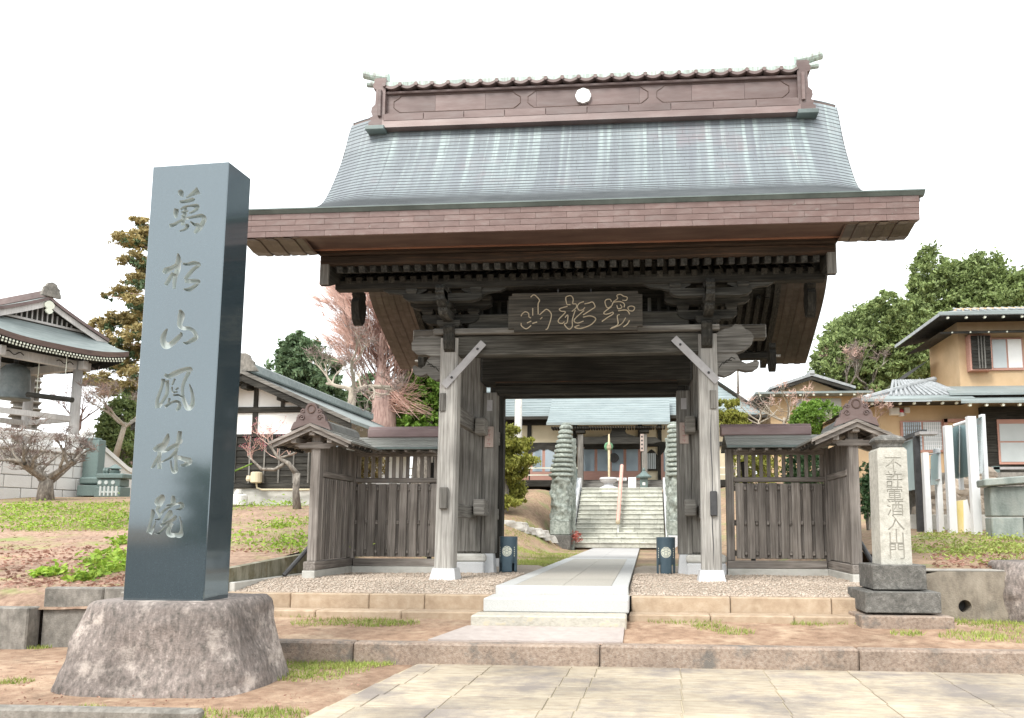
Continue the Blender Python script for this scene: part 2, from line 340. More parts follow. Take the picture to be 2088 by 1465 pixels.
roof_green = mat('green_metal_roof', [(.17, .205, .20), (.225, .26, .255), (.28, .315, .31)], (1.5, 10, 10), rough=.5, bump=.05, big=.1, metal=.1)
roof_blue = mat('hall_roof', [(.17, .21, .22), (.22, .265, .27), (.27, .31, .31)], (2, 20, 20), rough=.55, bump=.08, big=.1)
tile_m = mat('roof_tile', [(.20, .215, .22), (.29, .305, .31), (.38, .395, .40)], (5, 5, 5), rough=.5, bump=.05, big=.12)
glass_m = mat('window_glass', [(.26, .33, .38), (.34, .41, .46)], (1, 1, 1), rough=.06, bump=0, big=.15, ior=1.9)
glass_pale = mat('frosted_glass', [(.42, .46, .46), (.50, .54, .54)], (1, 1, 1), rough=.25, bump=0, big=.06)
glass_panel = mat('screen_glass', [(.34, .44, .45), (.40, .50, .51)], (1, 1, 1), rough=.12, bump=0, big=.05, ior=1.7)
red_wood = mat('red_timber', [(.42, .22, .17), (.50, .28, .22)], (3, 3, 20), rough=.6, bump=.1, big=.12)
steel_w = mat('white_steel', [(.70, .71, .72), (.78, .79, .80)], (3, 3, 3), rough=.4, bump=0, big=.04)
can_m = mat('lantern_steel', [(.055, .095, .125), (.075, .12, .15)], (9, 9, 9), rough=.45, bump=.04, big=.12)
cream_print = mat('cream_emblem', [(.68, .70, .58), (.76, .77, .66)], (20, 20, 20), rough=.7, bump=0, big=.05)
gold_m = mat('gold_line', [(.36, .29, .19), (.48, .40, .28)], (30, 30, 30), rough=.6, bump=0, big=.15)
paper_m = mat('pink_tablet', [(.42, .33, .29), (.52, .43, .38)], (30, 30, 6), rough=.9, bump=.05, big=.1)
ink_red = mat('faded_ink', [(.36, .18, .18), (.42, .24, .23)], (30, 30, 30), rough=.9, bump=0)
salmon_m = mat('salmon_rail', [(.62, .30, .24), (.70, .38, .31)], (6, 6, 6), rough=.5, bump=0, big=.06)
yellow_m = mat('yellow_box', [(.72, .58, .22), (.80, .70, .42)], (2, 2, 2), rough=.6, bump=0, big=.08)
bark_pink = mat('reddish_bark', [(.18, .11, .095), (.32, .215, .185), (.42, .30, .26)], (14, 14, 2.5), rough=.95, bump=.7, big=.2)
bark_grey = mat('grey_bark', [(.09, .08, .068), (.22, .195, .165), (.38, .35, .30)], (14, 14, 5), rough=.95, bump=.7, big=.2)
bark_pale = mat('pale_bark', [(.28, .24, .19), (.44, .385, .31)], (10, 10, 6), rough=.95, bump=.5, big=.2)
twig_pink = mat('pink_twigs', [(.52, .33, .27), (.68, .48, .41)], (3, 3, 3), rough=.9, bump=0, big=.2)
twig_grey = mat('grey_twigs', [(.20, .15, .13), (.30, .235, .21)], (3, 3, 3), rough=.9, bump=0, big=.2)
def leafm(name, a, b, c, s=2.5, trans=.25): return mat(name, [a, b, c], (s*6,)*3, rough=.6, bump=0, big=.3, bigsc=s*.35, detail=2, trans=trans, spec=.3)
leaf_ever = leafm('evergreen_leaf', (.09, .14, .05), (.20, .265, .095), (.36, .42, .16))
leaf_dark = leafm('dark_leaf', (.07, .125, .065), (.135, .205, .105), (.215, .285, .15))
leaf_cedar = leafm('cedar_leaf', (.17, .15, .06), (.33, .265, .11), (.50, .38, .17))
leaf_pine = leafm('pine_leaf', (.14, .16, .025), (.26, .27, .05), (.36, .34, .08))
leaf_bright = leafm('bright_leaf', (.14, .25, .03), (.26, .40, .05), (.42, .54, .09))
leaf_topi = leafm('topiary_leaf', (.08, .17, .025), (.15, .26, .04), (.23, .34, .06))
grass_m = leafm('grass_blades', (.18, .25, .05), (.31, .38, .09), (.46, .47, .17))
dry_leaf = leafm('dry_leaves', (.22, .11, .08), (.36, .20, .15), (.50, .33, .26))
# ------------------------------------------------------------------ terrain
from mathutils import noise as mnoise
def nz(x, y, s=1., sd=0.): return mnoise.noise(Vector((x*s, y*s, sd)))
LB = [(-3, -.25), (-2.46, -.205), (-2.2, -.04), (0, .22), (2, .42), (9, 1.22), (16, 1.74), (20, 1.95), (30, 2.3), (60, 3.0)]
RB = [(-3, -.1), (-1.3, .2), (1.5, .34), (6, .66), (9, .75), (12, .9), (16, 1.5), (22, 2.6), (60, 3.5)]
CB = [(-3, -.07), (17.75, -.07), (21.6, 2.0), (22.1, 2.31), (60, 2.4)]
SB = [(-3, -.03), (6, -.03), (9, .05), (13, .55), (17, 1.35), (21, 2.25), (60, 2.4)]
def zt(x, y):
    z = interp(y, CB)
    zs = interp(y, SB)
    if x < 0:
        z = z+(zs-z)*smooth(-1.7, -3.4, x) if y > 5 else z
        z = z+(interp(y, LB)-z)*smooth(-3.3, -5.6, x) if y > 1.6 else (interp(y, LB) if x < -4.3 else z)
    else:
        z = z+(zs-z)*smooth(1.7, 3.4, x) if y > 5 else z
        z = z+(interp(y, RB)-z)*smooth(3.3, 5.6, x) if y > 1.6 else (interp(y, RB) if x > 4.2 else z)
    a = 0 if abs(x) < 1.6 and y > 0 else 1
    return z+a*(.05*nz(x, y, .6)+.025*nz(x, y, 2.3, 4))
def frange(a, b, s):
    n = max(1, int(round((b-a)/s))); return [a+(b-a)*i/n for i in range(n+1)]
g = MB(); g.add([(-900, -900, -.72), (900, -900, -.72), (900, 900, -.72), (-900, 900, -.72)], [(0, 1, 2, 3)])
struct(g.build('ground', soil))
xs = frange(-60, -14, 2)[:-1]+frange(-14, -4.6, .35)[:-1]+frange(-4.6, 4.6, .3)[:-1]+frange(4.6, 14, .4)[:-1]+frange(14, 60, 2)
ys = frange(1.6, 24, .35)[:-1]+frange(24, 60, 2)
g = MB(); g.grid(lambda x, y: (x, y, zt(x, y)), xs, ys)
struct(g.build('temple_terrain', soil_grass, smooth=True, fixn=False))
g = MB(); g.grid(lambda x, y: (x, y, zt(x, y)+.02*smooth(1.4, 1.7, y)-.06*smooth(9.5, 10.2, y)-.06*smooth(-4.7, -4.46, x)*(y > 1.6)), frange(-26, -4.46, .25), frange(-2.46, 10.2, .2))
struct(g.build('left_bank', soil_red, smooth=True, fixn=False))
g = MB(); g.grid(lambda x, y: (x, y, zt(x, y)+.0*x), frange(4.30, 18, .25), frange(-1.25, 1.6, .2))
struct(g.build('right_bank', soil_grass, smooth=True, fixn=False))
# soil in front: lower level (-.63) around the boulder, and the strip between kerb and curb
g = MB(); g.grid(lambda x, y: (x, y, -.645-.06*smooth(-1.45, -1.2, x+.05*(abs(y)-3.1))+(.018*nz(x, y, 1.1)+.010*nz(x, y, 5))*(1-smooth(-1.7, -1.4, x))), frange(-16, -.8, .2), frange(-10.9, -2.3, .15))
struct(g.build('front_soil', soil, smooth=True, fixn=False))
def strip_z(x, y): return interp(y, [(-3.0, -.445), (-1.9, -.365), (-1.2, -.35)])+.018*nz(x, y, 1.3)+.012*nz(x, y, 6)
g = MB(); g.grid(lambda x, y: (x, y, strip_z(x, y)), frange(-4.44, 18, .18), frange(-2.98, -1.22, .13))
struct(g.build('planting_strip', soil, smooth=True, fixn=False))
# gravel yard under the gate
def gz(x, y): return -.06*(smooth(-.98, -.88, x)-smooth(.72, .82, x))*(y > -1.1)+interp(y, [(-1.35, -.115), (-.4, -.01), (4.2, .0)])+.012*nz(x, y, 1.7)
g = MB(); g.grid(lambda x, y: (x, y, gz(x, y)), frange(-4.34, 4.34, .2), frange(-1.28, 4.2, .15))
struct(g.build('gravel_yard', gravel_bed, smooth=True, fixn=False))
rng = np.random.default_rng(5)
def pebbles(n, fn, sz, name, m):
    ct = []; k = 0
    while k < n:
        x, y = fn()
        ct.append((x, y, gz(x, y)+.004)); k += 1
    ct = np.array(ct); s = rng.uniform(sz[0], sz[1], (n, 1, 1))
    oc = np.array([(1, 0, 0), (0, 1, 0), (-1, 0, 0), (0, -1, 0), (0, 0, .6), (0, 0, -.5)])
    a = rng.uniform(0, 6.28, n); c_, s_ = np.cos(a), np.sin(a)
    Rm = np.zeros((n, 3, 3)); Rm[:, 0, 0] = c_; Rm[:, 0, 1] = -s_; Rm[:, 1, 0] = s_; Rm[:, 1, 1] = c_; Rm[:, 2, 2] = 1
    st = rng.uniform(.6, 1.3, (n, 1, 3))
    V = np.einsum('nij,nkj->nki', Rm, oc[None]*st)*s+ct[:, None, :]
    F = np.array([(0, 1, 4), (1, 2, 4), (2, 3, 4), (3, 0, 4), (1, 0, 5), (2, 1, 5), (3, 2, 5), (0, 3, 5)])
    F = (F[None]+6*np.arange(n)[:, None, None]).reshape(-1, 3)
    return np_mesh(name, V.reshape(-1, 3), F, m)
def pick():
    while True:
        x = rng.uniform(-4.3, 4.3); y = -1.26+2.9*rng.random()**1.4
        if -.92 < x < .77: continue
        return x, y
stuff(pebbles(15000, pick, (.010, .024), 'gravel', pebble_m), 'loose buff and grey gravel spread under the wooden gate', 'gravel')

# kerbs, curbs, walls
def course(name, mt, segs, parent, y0, y1, z0, z1, gap=.008, ch=.012, axis='x', jit=0):
    rr = random.Random(name)
    for a, b in segs:
        d = rr.uniform(-jit, jit); m = MB()
        if axis == 'x': m.box(a+gap/2, b-gap/2, y0, y1, z0, z1+d, ch)
        else: m.box(y0, y1, a+gap/2, b-gap/2, z0, z1+d, ch)
        m.build(name, mt, parent)
def split(a, b, n): return [(a+(b-a)*i/n, a+(b-a)*(i+1)/n) for i in range(n)]
k = T('kerb', 'long low weathered kerb between paved forecourt and planted strip', 'kerb', (0, -3.05, -.64))
course('kerb_stone', kerb_m, split(-4.5, 18, 9), k, -3.14, -2.96, -.70, -.435, .010, .02, jit=.004)
k = T('curb', 'two-step buff curb edging the gravel yard left of white steps', 'curb', (-2.5, -1.3, -.35))
course('curb_stone', curb_m, [(-4.46, -3.45), (-3.45, -2.45), (-2.45, -1.75), (-1.75, -.93)], k, -1.42, -1.26, -.34, -.10, .008, .012)
course('lower_curb_stone', curb_m, [(-4.5, -3.0), (-3.0, -1.95), (-1.95, -1.0)], k, -1.72, -1.43, -.5, -.275, .008, .015)
k = T('curb', 'two-step buff curb edging the gravel yard between white steps and stone pillar', 'curb', (2, -1.3, -.35))
course('curb_stone', curb_m, split(.78, 4.32, 3), k, -1.42, -1.26, -.34, -.10, .008, .012)
course('lower_curb_stone', curb_m, split(.75, 3.6, 3), k, -1.72, -1.43, -.5, -.28, .008, .015)
k = T('retaining_wall', 'mossy brown-stained concrete wall beside the gravel yard', 'wall', (-4.4, 0, 0))
for a, b in ((-1.3, -.2), (-.2, .75), (.75, 1.7), (1.7, 3.2)):
    m = MB(); m.prism([(a+.006, -.3), (b-.006, -.3), (b-.006, .19+.05*(b+1.2)), (a+.006, .19+.05*(a+1.2))], 'X', -4.47, -4.35); m.build('wall_panel', concrete_moss, k)
m = MB(); m.box(-4.35, -4.27, -1.25, 1.6, -.2, .015, .01); m.build('edging_strip', concrete_base, k)
k = T('retaining_wall', 'low stepped dark-streaked concrete kerb wall behind the boulder', 'wall', (-5.5, -2.4, -.6))
course('wall_block', concrete_old, [(-5.92, -5.2), (-5.2, -4.42)], k, -2.42, -2.24, -.7, .02, .008, .015, jit=.01)
course('wall_block', concrete_old, [(-9.5, -8.2), (-8.2, -7.0), (-7.0, -5.94)], k, -2.6, -2.40, -.7, -.19, .008, .015, jit=.01)
m = MB(); m.box(-4.6, -4.42, -3.0, -1.3, -.7, .03, .01); m.build('return_block', concrete_old, k)
m = MB(); m.beam((-7, -5.62, -.63), (-2.2, -5.55, -.63), .12, .12, .02)
tag(m.build('edging_kerb', concrete_old, loc=(-4.6, -5.6, -.69)), 'dark edging kerb in the soil in front of the boulder', 'kerb')

# paving of the forecourt: slabs with recessed joints
pv = struct(MB().add([(-1.33, -3.14, -.641), (18, -3.14, -.641), (18, -11, -.641), (-1.9, -11, -.641)], [(3, 2, 1, 0)]).build('pavement', joint_m, fixn=False))
rr = random.Random(3)
yrow = [-3.165]+[-3.27-.452*i for i in range(14)]
xcol = [-1.31, -1.08, -.55, .24, .50]+[.50+.79*i for i in range(1, 12)]
for r, (ya, yb) in enumerate(zip(yrow, yrow[1:])):
    for c, (a, b) in enumerate(zip(xcol, xcol[1:])):
        sk = .075*(abs((ya+yb)/2)-3.1) if c < 2 else .035*(abs((ya+yb)/2)-3.1)
        m = MB(); h = -.632+rr.uniform(-.002, .002)
        m.box(a-sk+.005, b-(.035*(abs((ya+yb)/2)-3.1) if c == 1 else sk)-.005, yb+.005, ya-.005, -.70, h, .004); m.build('paving_slab', paving_m, pv)
struct(MB().add([(-90, -56, -.69), (90, -56, -.69), (90, -10.9, -.69), (-90, -10.9, -.69)], [(0, 1, 2, 3)]).build('unseen_road', mat('asphalt', [(.04, .04, .042), (.065, .065, .066)], (20, 20, 20), rough=.9, bump=.2), fixn=False))  # unseen asphalt behind the camera, added to darken the polished granite's reflection
# path through the gate and its steps
pt = struct(MB().box(-.90, .74, -1.1, 17.35, -.3, -.028).build('path', path_far))
def slab(name, x0, x1, y0, y1, z, mt, th=.10, par=pt, ch=.006): m = MB(); m.box(x0, x1, y0, y1, z-th, z, ch); return m.build(name, mt, par)
ysl = frange(-1.18, 7.4, 1.43)
for a, b in zip(ysl, ysl[1:]):
    slab('border_slab', -.90, -.69, a+.002, b-.002, .002, granite_white); slab('border_slab', .53, .74, a+.002, b-.002, .002, granite_white)
    slab('path_slab', -.687, -.08, a+.002, b-.002, .0, path_m); slab('path_slab', -.077, .527, a+.002, b-.002, .0, path_m)
slab('cross_slab', -.90, .74, 7.405, 7.75, .002, granite_white)
ysl = frange(7.76, 17.3, 1.06)
for a, b in zip(ysl, ysl[1:]): slab('path_slab', -.90, -.08, a+.003, b-.003, -.004, path_far); slab('path_slab', -.077, .74, a+.003, b-.003, -.004, path_far)
st = T('granite_steps', 'pale granite steps leading up from the forecourt to the gate', 'steps', (-.1, -1.7, -.38))
slab('step', -.905, .745, -1.24, -1.185, .004, granite_white, .12, st, .01)
slab('step', -.93, .76, -1.86, -1.245, -.098, granite_white, .16, st, .012)
slab('step', -.99, .74, -2.26, -1.865, -.252, granite_rough, .2, st, .015)
m = MB(); m.add([(-1.28, -2.94, -.425), (.72, -2.94, -.425), (.72, -2.265, -.362), (-1.02, -2.265, -.362), (-1.28, -2.94, -.5), (.72, -2.94, -.5), (.72, -2.265, -.5), (-1.02, -2.265, -.5)],
    [(0, 1, 2, 3), (0, 4, 5, 1), (1, 5, 6, 2), (3, 2, 6, 7), (0, 3, 7, 4)]); m.build('landing_slab', slab_pink, st)
# ------------------------------------------------------------------ the gate
RY = 2.15; XV = 4.29
PROF = [(0, 8.0), (.06, 7.9), (.22, 7.55), (.41, 7.10), (.93, 6.28), (1.35, 5.86), (2.15, 5.45), (2.95, 5.10), (3.78, 4.765)]
_pf = crspl(PROF, 8)
def zv(d): return interp(abs(d), _pf)
def drop(x): return .17*max(0., (abs(x)-3.45)/(XV-3.45))**1.8
def ztop(x, d): return zv(d)+(.17-drop(x))*(1-abs(d)/3.78)
gate = T('temple_gate', 'large weathered wooden temple gate with curved copper roof', 'gate', (0, 0, 0))
def part(name, mt, fn, par=gate, **k):
    m = MB(); fn(m); return m.build(name, mt, par, **k)
PX = 1.85
for s in (-1, 1):
    x = s*PX
    def foot(m, x=x, y=0, z0=-.08, z1=.15, b=.20, t=.155):
        m.add([(x-b, y-b-.02, z0), (x+b, y-b-.02, z0), (x+b, y+b, z0), (x-b, y+b, z0), (x-t, y-t, z1), (x+t, y-t, z1), (x+t, y+t, z1), (x-t, y+t, z1)], [(3, 2, 1, 0), (4, 5, 6, 7), (0, 1, 5, 4), (1, 2, 6, 5), (2, 3, 7, 6), (3, 0, 4, 7)])
    part('footing', granite_foot, lambda m: foot(m))
    # front post, a little tapered and irregular
    def post(m, x=x, y=0, wd=.135, z0=.15, z1=3.43, sd=s):
        n = 14; rings = []
        for i in range(n+1):
            t = i/n; z = z0+(z1-z0)*t; h = wd*(1-.04*t)
            o = .006*math.sin(3.1*t+sd); c = h*.22
            rings.append([(x+o+a, y+b, z) for a, b in ((-h+c, -h), (h-c, -h), (h, -h+c), (h, h-c), (h-c, h), (-h+c, h), (-h, h-c), (-h, -h+c))])
        vs = [p for r in rings for p in r]; fs = []
        for i in range(n):
            for k in range(8): fs.append((i*8+k, i*8+(k+1) % 8, (i+1)*8+(k+1) % 8, (i+1)*8+k))
        fs += [list(range(7, -1, -1)), list(range(n*8, n*8+8))]; m.add(vs, fs)
    fp = part('front_post', wood_pale_z, lambda m: post(m))
    if s > 0:
        part('crack', iron_m, lambda m: m.tube([(x+.02+.008*math.sin(i*1.7), -.1335, .18+i*.27) for i in range(9)], [.002, .006, .007, .005, .007, .006, .007, .005, .002], 5), fp)
        part('meter_box', iron_m, lambda m: (m.box(x-.01, x+.085, -.185, -.137, .88, 1.22, .012)), fp)
    else:
        part('wedge', wood_grey_z, lambda m: m.box(x-.07, x+.05, -.20, -.135, .97, 1.28, .03), fp)
    part('peg', wood_grey_z, lambda m: m.box(x-.05+.06*s, x+.04+.06*s, -.155, -.13, 2.36, 2.62, .015), fp)
    # nosing on the front of the post head
    part('front_nosing', wood_dark_z, lambda m: m.prism([(-.13, 3.22), (-.20, 3.25), (-.24, 3.36), (-.22, 3.47), (-.26, 3.55), (-.22, 3.60), (-.10, 3.60), (-.10, 3.22)], 'X', x-.075-.02*s, x+.075-.02*s))
    # main post on its stone pad
    mx = s*1.90
    part('footing', granite_foot, lambda m: m.box(mx-.30, mx+.30, 1.42, 2.05, -.05, .17, .015))
    part('pad_stone', concrete_base, lambda m: m.obox((mx, 1.74, .235), (.62, .6, .13), None, .05))
    part('main_post', wood_grey_z, lambda m: m.box(mx-.20, mx+.20, 1.56, 1.96, .30, 3.6, .04))
    jx = s*1.585
    def jf(m): foot(m, jx, 1.70, -.05, .30, .125, .095)
    part('footing', granite_foot, jf)
    jb = part('door_jamb', wood_grey_z, lambda m: m.box(jx-.115, jx+.115, 1.63, 1.86, .30, 2.93, .012))
    part('pale_patch', strap_m, lambda m: m.box(jx-.045, jx+.045, 1.625, 1.632, 2.62, 2.80), jb)
    tb = part('name_tablet', paper_m, lambda m: m.box(jx-.07, jx+.07, 1.60, 1.628, 2.02 if s < 0 else 2.06, 2.36 if s < 0 else 2.40, .004), jb)
    for k_ in range(4):
        zz = (2.31 if s < 0 else 2.35)-.075*k_
        part('faded_stroke', ink_red, lambda m: (m.box(jx-.03, jx+.03, 1.5965, 1.5985, zz-.012, zz-.004), m.box(jx-.006+.01*(k_ % 2), jx+.004+.01*(k_ % 2), 1.5965, 1.5985, zz-.045, zz-.012)), tb)
    # rear post with footing, ties between the posts
    part('footing', granite_foot, lambda m: foot(m, x, 3.75, -.08, .15, .2, .15))
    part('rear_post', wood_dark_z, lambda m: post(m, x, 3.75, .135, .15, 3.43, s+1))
    for za, zb in ((.86, 1.06), (2.25, 2.5)):
        part('tie_beam', wood_grey_y, lambda m: m.box(x-.05+.06*s*0-.02*s, x+.06-.02*s, .12, 3.62, za, zb, .01))
    part('tie_beam_end', wood_grey_x, lambda m: m.box(x-s*.20-.09, x-s*.20+.09, 1.20, 1.56, .90, 1.16, .015))
    part('tie_beam_end', wood_grey_x, lambda m: m.box(x-s*.18-.08, x-s*.18+.08, 1.25, 1.56, 2.20, 2.46, .015))
    # carved cloud nosings beside the post head, elephant nosing below
    cl = [(0, 3.17), (.12, 3.16), (.28, 3.16), (.40, 3.20), (.50, 3.28), (.53, 3.38), (.49, 3.46), (.41, 3.50), (.36, 3.56), (.27, 3.57), (.22, 3.52), (.12, 3.50), (0, 3.44)]
    if s < 0: cl = [(0, 3.17), (.14, 3.17), (.24, 3.20), (.36, 3.20), (.44, 3.27), (.45, 3.37), (.40, 3.45), (.30, 3.47), (.22, 3.45), (.12, 3.48), (0, 3.46)]
    part('cloud_nosing', wood_grey_x, lambda m: m.prism([(x+s*(.11+a), b) for a, b in cl], 'Y', -.09, .09))
    el = [(0, 2.86), (.12, 2.83), (.22, 2.87), (.30, 2.93), (.42, 2.90), (.52, 2.91), (.59, 2.96), (.60, 3.03), (.55, 3.06), (.50, 3.03), (.42, 3.01), (.34, 3.05), (.30, 3.13), (.22, 3.19), (.10, 3.20), (0, 3.16)]
    if s < 0: el = [(a*.72, b-.01) for a, b in el]
    ep = part('elephant_nosing', wood_grey_x, lambda m: m.prism([(x+s*(.11+a), b) for a, b in el], 'Y', -.07, .07))
    for q in range(3): part('carved_line', wood_dark_x, lambda m: m.tube([(x+s*(.15+.09*q*.7), -.072, 2.95+.05*q), (x+s*(.2+.09*q*.7), -.074, 3.02+.04*q), (x+s*(.28+.05*q), -.072, 3.03+.02*q)], .006, 5), ep)
    # metal brace strap
    a_ = Vector((x+s*.12, -.145, 2.90)); b_ = Vector((x-s*.54, -.145, 3.42)); 
    a_ = P(*( (905, 788) if s < 0 else (1463, 778)), Y=-.15); b_ = P(*((986, 699) if s < 0 else (1374, 690)), Y=-.15)
    sp_ = part('brace_strap', strap_m, lambda m: m.beam(a_, b_, .012, .105, .002, up=(0, -1, 0)) if False else m.beam(a_, b_, .105, .012, 0, up=(0, -1, 0)))
    for t in (.2, .85): part('bolt', iron_m, lambda m: m.lathe([(.018, 0), (.018, .01), (.008, .016)], (0, 0, 0), 10), sp_).matrix_local = Matrix.Translation(a_.lerp(b_, t)+Vector((0, -.008, 0))) @ Matrix.Rotation(R_(90), 4, 'X')
# lintel and main beam
part('lintel', wood_lintel, lambda m: m.box(-PX+.10, PX-.10, -.09, .09, 3.17, 3.47, .02))
part('lintel_board', wood_grey_x, lambda m: m.box(-PX-.22, PX+.16, -.17, .17, 3.475, 3.56, .012))
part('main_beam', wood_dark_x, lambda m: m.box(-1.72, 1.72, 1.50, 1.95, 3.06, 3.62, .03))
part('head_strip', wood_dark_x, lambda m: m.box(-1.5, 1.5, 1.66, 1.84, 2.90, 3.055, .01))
part('beam_edge_strip', wood_kaya, lambda m: m.box(-1.47, 1.47, 1.492, 1.5, 3.06, 3.085))
part('rear_lintel', wood_dark_x, lambda m: m.box(-PX+.10, PX-.10, 3.66, 3.84, 3.17, 3.47, .02))
# carved beam and battens above the lintel
part('rainbow_beam', wood_lintel, lambda m: m.box(-1.6, 1.6, -.04, .08, 3.565, 3.80, .03))
part('wall_board', wood_dark_x, lambda m: m.box(-1.75, 1.75, .32, .36, 3.565, 4.25))
for i in range(22):
    xx = -1.45+2.9*i/21
    part('batten', wood_dark_z if i % 3 else wood_grey_z, lambda m: m.box(xx-.025, xx+.025, .16, .21, 3.81, 4.05, .005))
# brackets: bearing block, two tiers of boat arms with small blocks
def arm(m, cx, cy, ln, z0, z1, wd, ax):
    h = z1-z0; q = [(-ln, z1), (-ln, z0+h*.55), (-ln*.9, z0+h*.2), (-ln*.72, z0), (ln*.72, z0), (ln*.9, z0+h*.2), (ln, z0+h*.55), (ln, z1)]
    if ax == 'X': m.prism([(cx+a, b) for a, b in q], 'Y', cy-wd/2, cy+wd/2)
    else: m.prism([(cy+a, b) for a, b in q], 'X', cx-wd/2, cx+wd/2)
def block(m, cx, cy, z0, z1, wd):
    h = wd/2; g_ = h*.68; zm = z0+(z1-z0)*.5
    r = lambda q, z: [(cx-q, cy-q, z), (cx+q, cy-q, z), (cx+q, cy+q, z), (cx-q, cy+q, z)]
    m.add(r(g_, z0)+r(h, zm)+r(h, z1), [(3, 2, 1, 0), (8, 9, 10, 11)]+[(i+4*k, (i+1) % 4+4*k, (i+1) % 4+4*k+4, i+4*k+4) for k in (0, 1) for i in range(4)])
for s in (-1, 1, 0):
    bx_ = s*PX
    if s == 0: continue
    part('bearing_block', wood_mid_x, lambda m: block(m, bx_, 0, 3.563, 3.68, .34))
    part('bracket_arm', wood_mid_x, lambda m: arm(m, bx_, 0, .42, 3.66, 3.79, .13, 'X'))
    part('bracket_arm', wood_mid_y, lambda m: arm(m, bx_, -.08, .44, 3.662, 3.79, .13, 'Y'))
    for dx, dy in ((-.34, 0), (0, 0), (.34, 0), (0, -.42)): part('bracket_block', wood_mid_x, lambda m: block(m, bx_+dx, dy, 3.79, 3.875, .17))
    part('bracket_arm', wood_mid_x, lambda m: arm(m, bx_, 0, .60, 3.875, 3.985, .12, 'X'))
    part('bracket_arm', wood_mid_x, lambda m: arm(m, bx_+s*.02, -.42, .56, 3.876, 3.985, .12, 'X'))
    part('bracket_arm', wood_mid_y, lambda m: arm(m, bx_, -.2, .5, 3.877, 3.985, .12, 'Y'))
    for dx, dy in ((-.52, 0), (.52, 0), (-.46, -.42), (0, -.42), (.46, -.42)): part('bracket_block', wood_mid_x, lambda m: block(m, bx_+dx, dy, 3.985, 4.06, .16))
    part('carved_nosing', wood_mid_y, lambda m: m.prism([(-.45, 3.80), (-.58, 3.78), (-.68, 3.84), (-.66, 3.93), (-.72, 3.99), (-.66, 4.06), (-.5, 4.06), (-.42, 3.95)], 'X', bx_-.06, bx_+.06))
    cv = [(0, 4.06), (.12, 4.0), (.30, 3.985), (.42, 4.02), (.55, 4.03), (.68, 4.10), (.75, 4.12), (.75, 4.15), (0, 4.15)]
    for q in (-1, 1): part('purlin_bracket', wood_mid_x, lambda m: m.prism([(bx_+q*(.25+a), b-.02) for a, b in cv], 'Y', -.46, -.38))
# purlins
part('front_purlin', wood_dark_x, lambda m: m.box(-3.42, 3.42, -.50, -.34, 4.06, 4.20, .015))
part('main_purlin', wood_grey_x, lambda m: m.box(-2.95, 2.95, 1.75, 1.98, 3.80, 4.04, .02))
part('rear_purlin', wood_dark_x, lambda m: m.box(-3.42, 3.42, 4.6, 4.78, 4.06, 4.20, .015))
for s in (-1, 1):
    for xx in (.9, 1.9): part('roof_strut', wood_dark_z, lambda m: m.box(s*xx-.07, s*xx+.07, 1.79, 1.95, 4.04, 5.9))
# rafters: flying rafters at the eave, base rafters behind, in both slopes (shared meshes)
def raft(name, y0, z0, y1, z1, mt, mirror, wd=.085, ht=.095):
    f = (lambda y: 2*RY-y) if mirror else (lambda y: y)
    m = MB(); m.beam((-3.22, f(y0), z0), (-3.22, f(y1), z1), wd, ht, .006); return m.build(name, mt, gate)
for mir in (0, 1):
    a = raft('flying_rafter', -.86, 4.235, .35, 4.60, wood_mid_y, mir); b = raft('base_rafter', -.52, 4.245-.06, 1.0, 4.95, wood_dark_y, mir)
    c = raft('upper_rafter', 1.0, 4.95, 2.1, 6.55, wood_dark_y, mir)
    for i in range(1, 42):
        dx = 6.44*i/41
        inst(a, gate, (dx, 0, 0)); inst(b, gate, (dx, 0, 0)); inst(c, gate, (dx, 0, 0)) if i % 2 else None
# eave boards and ceiling boards above the rafters
for mir in (0, 1):
    f = (lambda y: 2*RY-y) if mir else (lambda y: y)
    part('eave_board', wood_kaya, lambda m: m.box(-3.44, 3.44, *sorted((f(-.96), f(-.82))), 4.285, 4.395, .008))
    part('eave_board', wood_kaya, lambda m: m.box(-3.46, 3.46, *sorted((f(-1.03), f(-.80))), 4.397, 4.452, .008))
    part('ceiling_boards', wood_dark_x, lambda m: m.add([(sx*3.36, f(y), z+dz) for dz in (0, .03) for sx in (-1, 1) for y, z in ((-.84, 4.30), (.35, 4.66), (1.0, 5.03), (2.149, 6.70))],
        [(0, 4, 5, 1), (1, 5, 6, 2), (2, 6, 7, 3), (8, 9, 13, 12), (9, 10, 14, 13), (10, 11, 15, 14)]))
    part('copper_trim', copper_bright, lambda m: m.box(-3.52, 3.52, *sorted((f(-1.06), f(-1.03))), 4.444, 4.462))
    part('soffit', copper_soffit, lambda m: m.add([(-XV+.02, f(-1.61), 4.452), (XV-.02, f(-1.61), 4.452), (3.5, f(-1.06), 4.458), (-3.5, f(-1.06), 4.458)], [(0, 1, 2, 3)]))
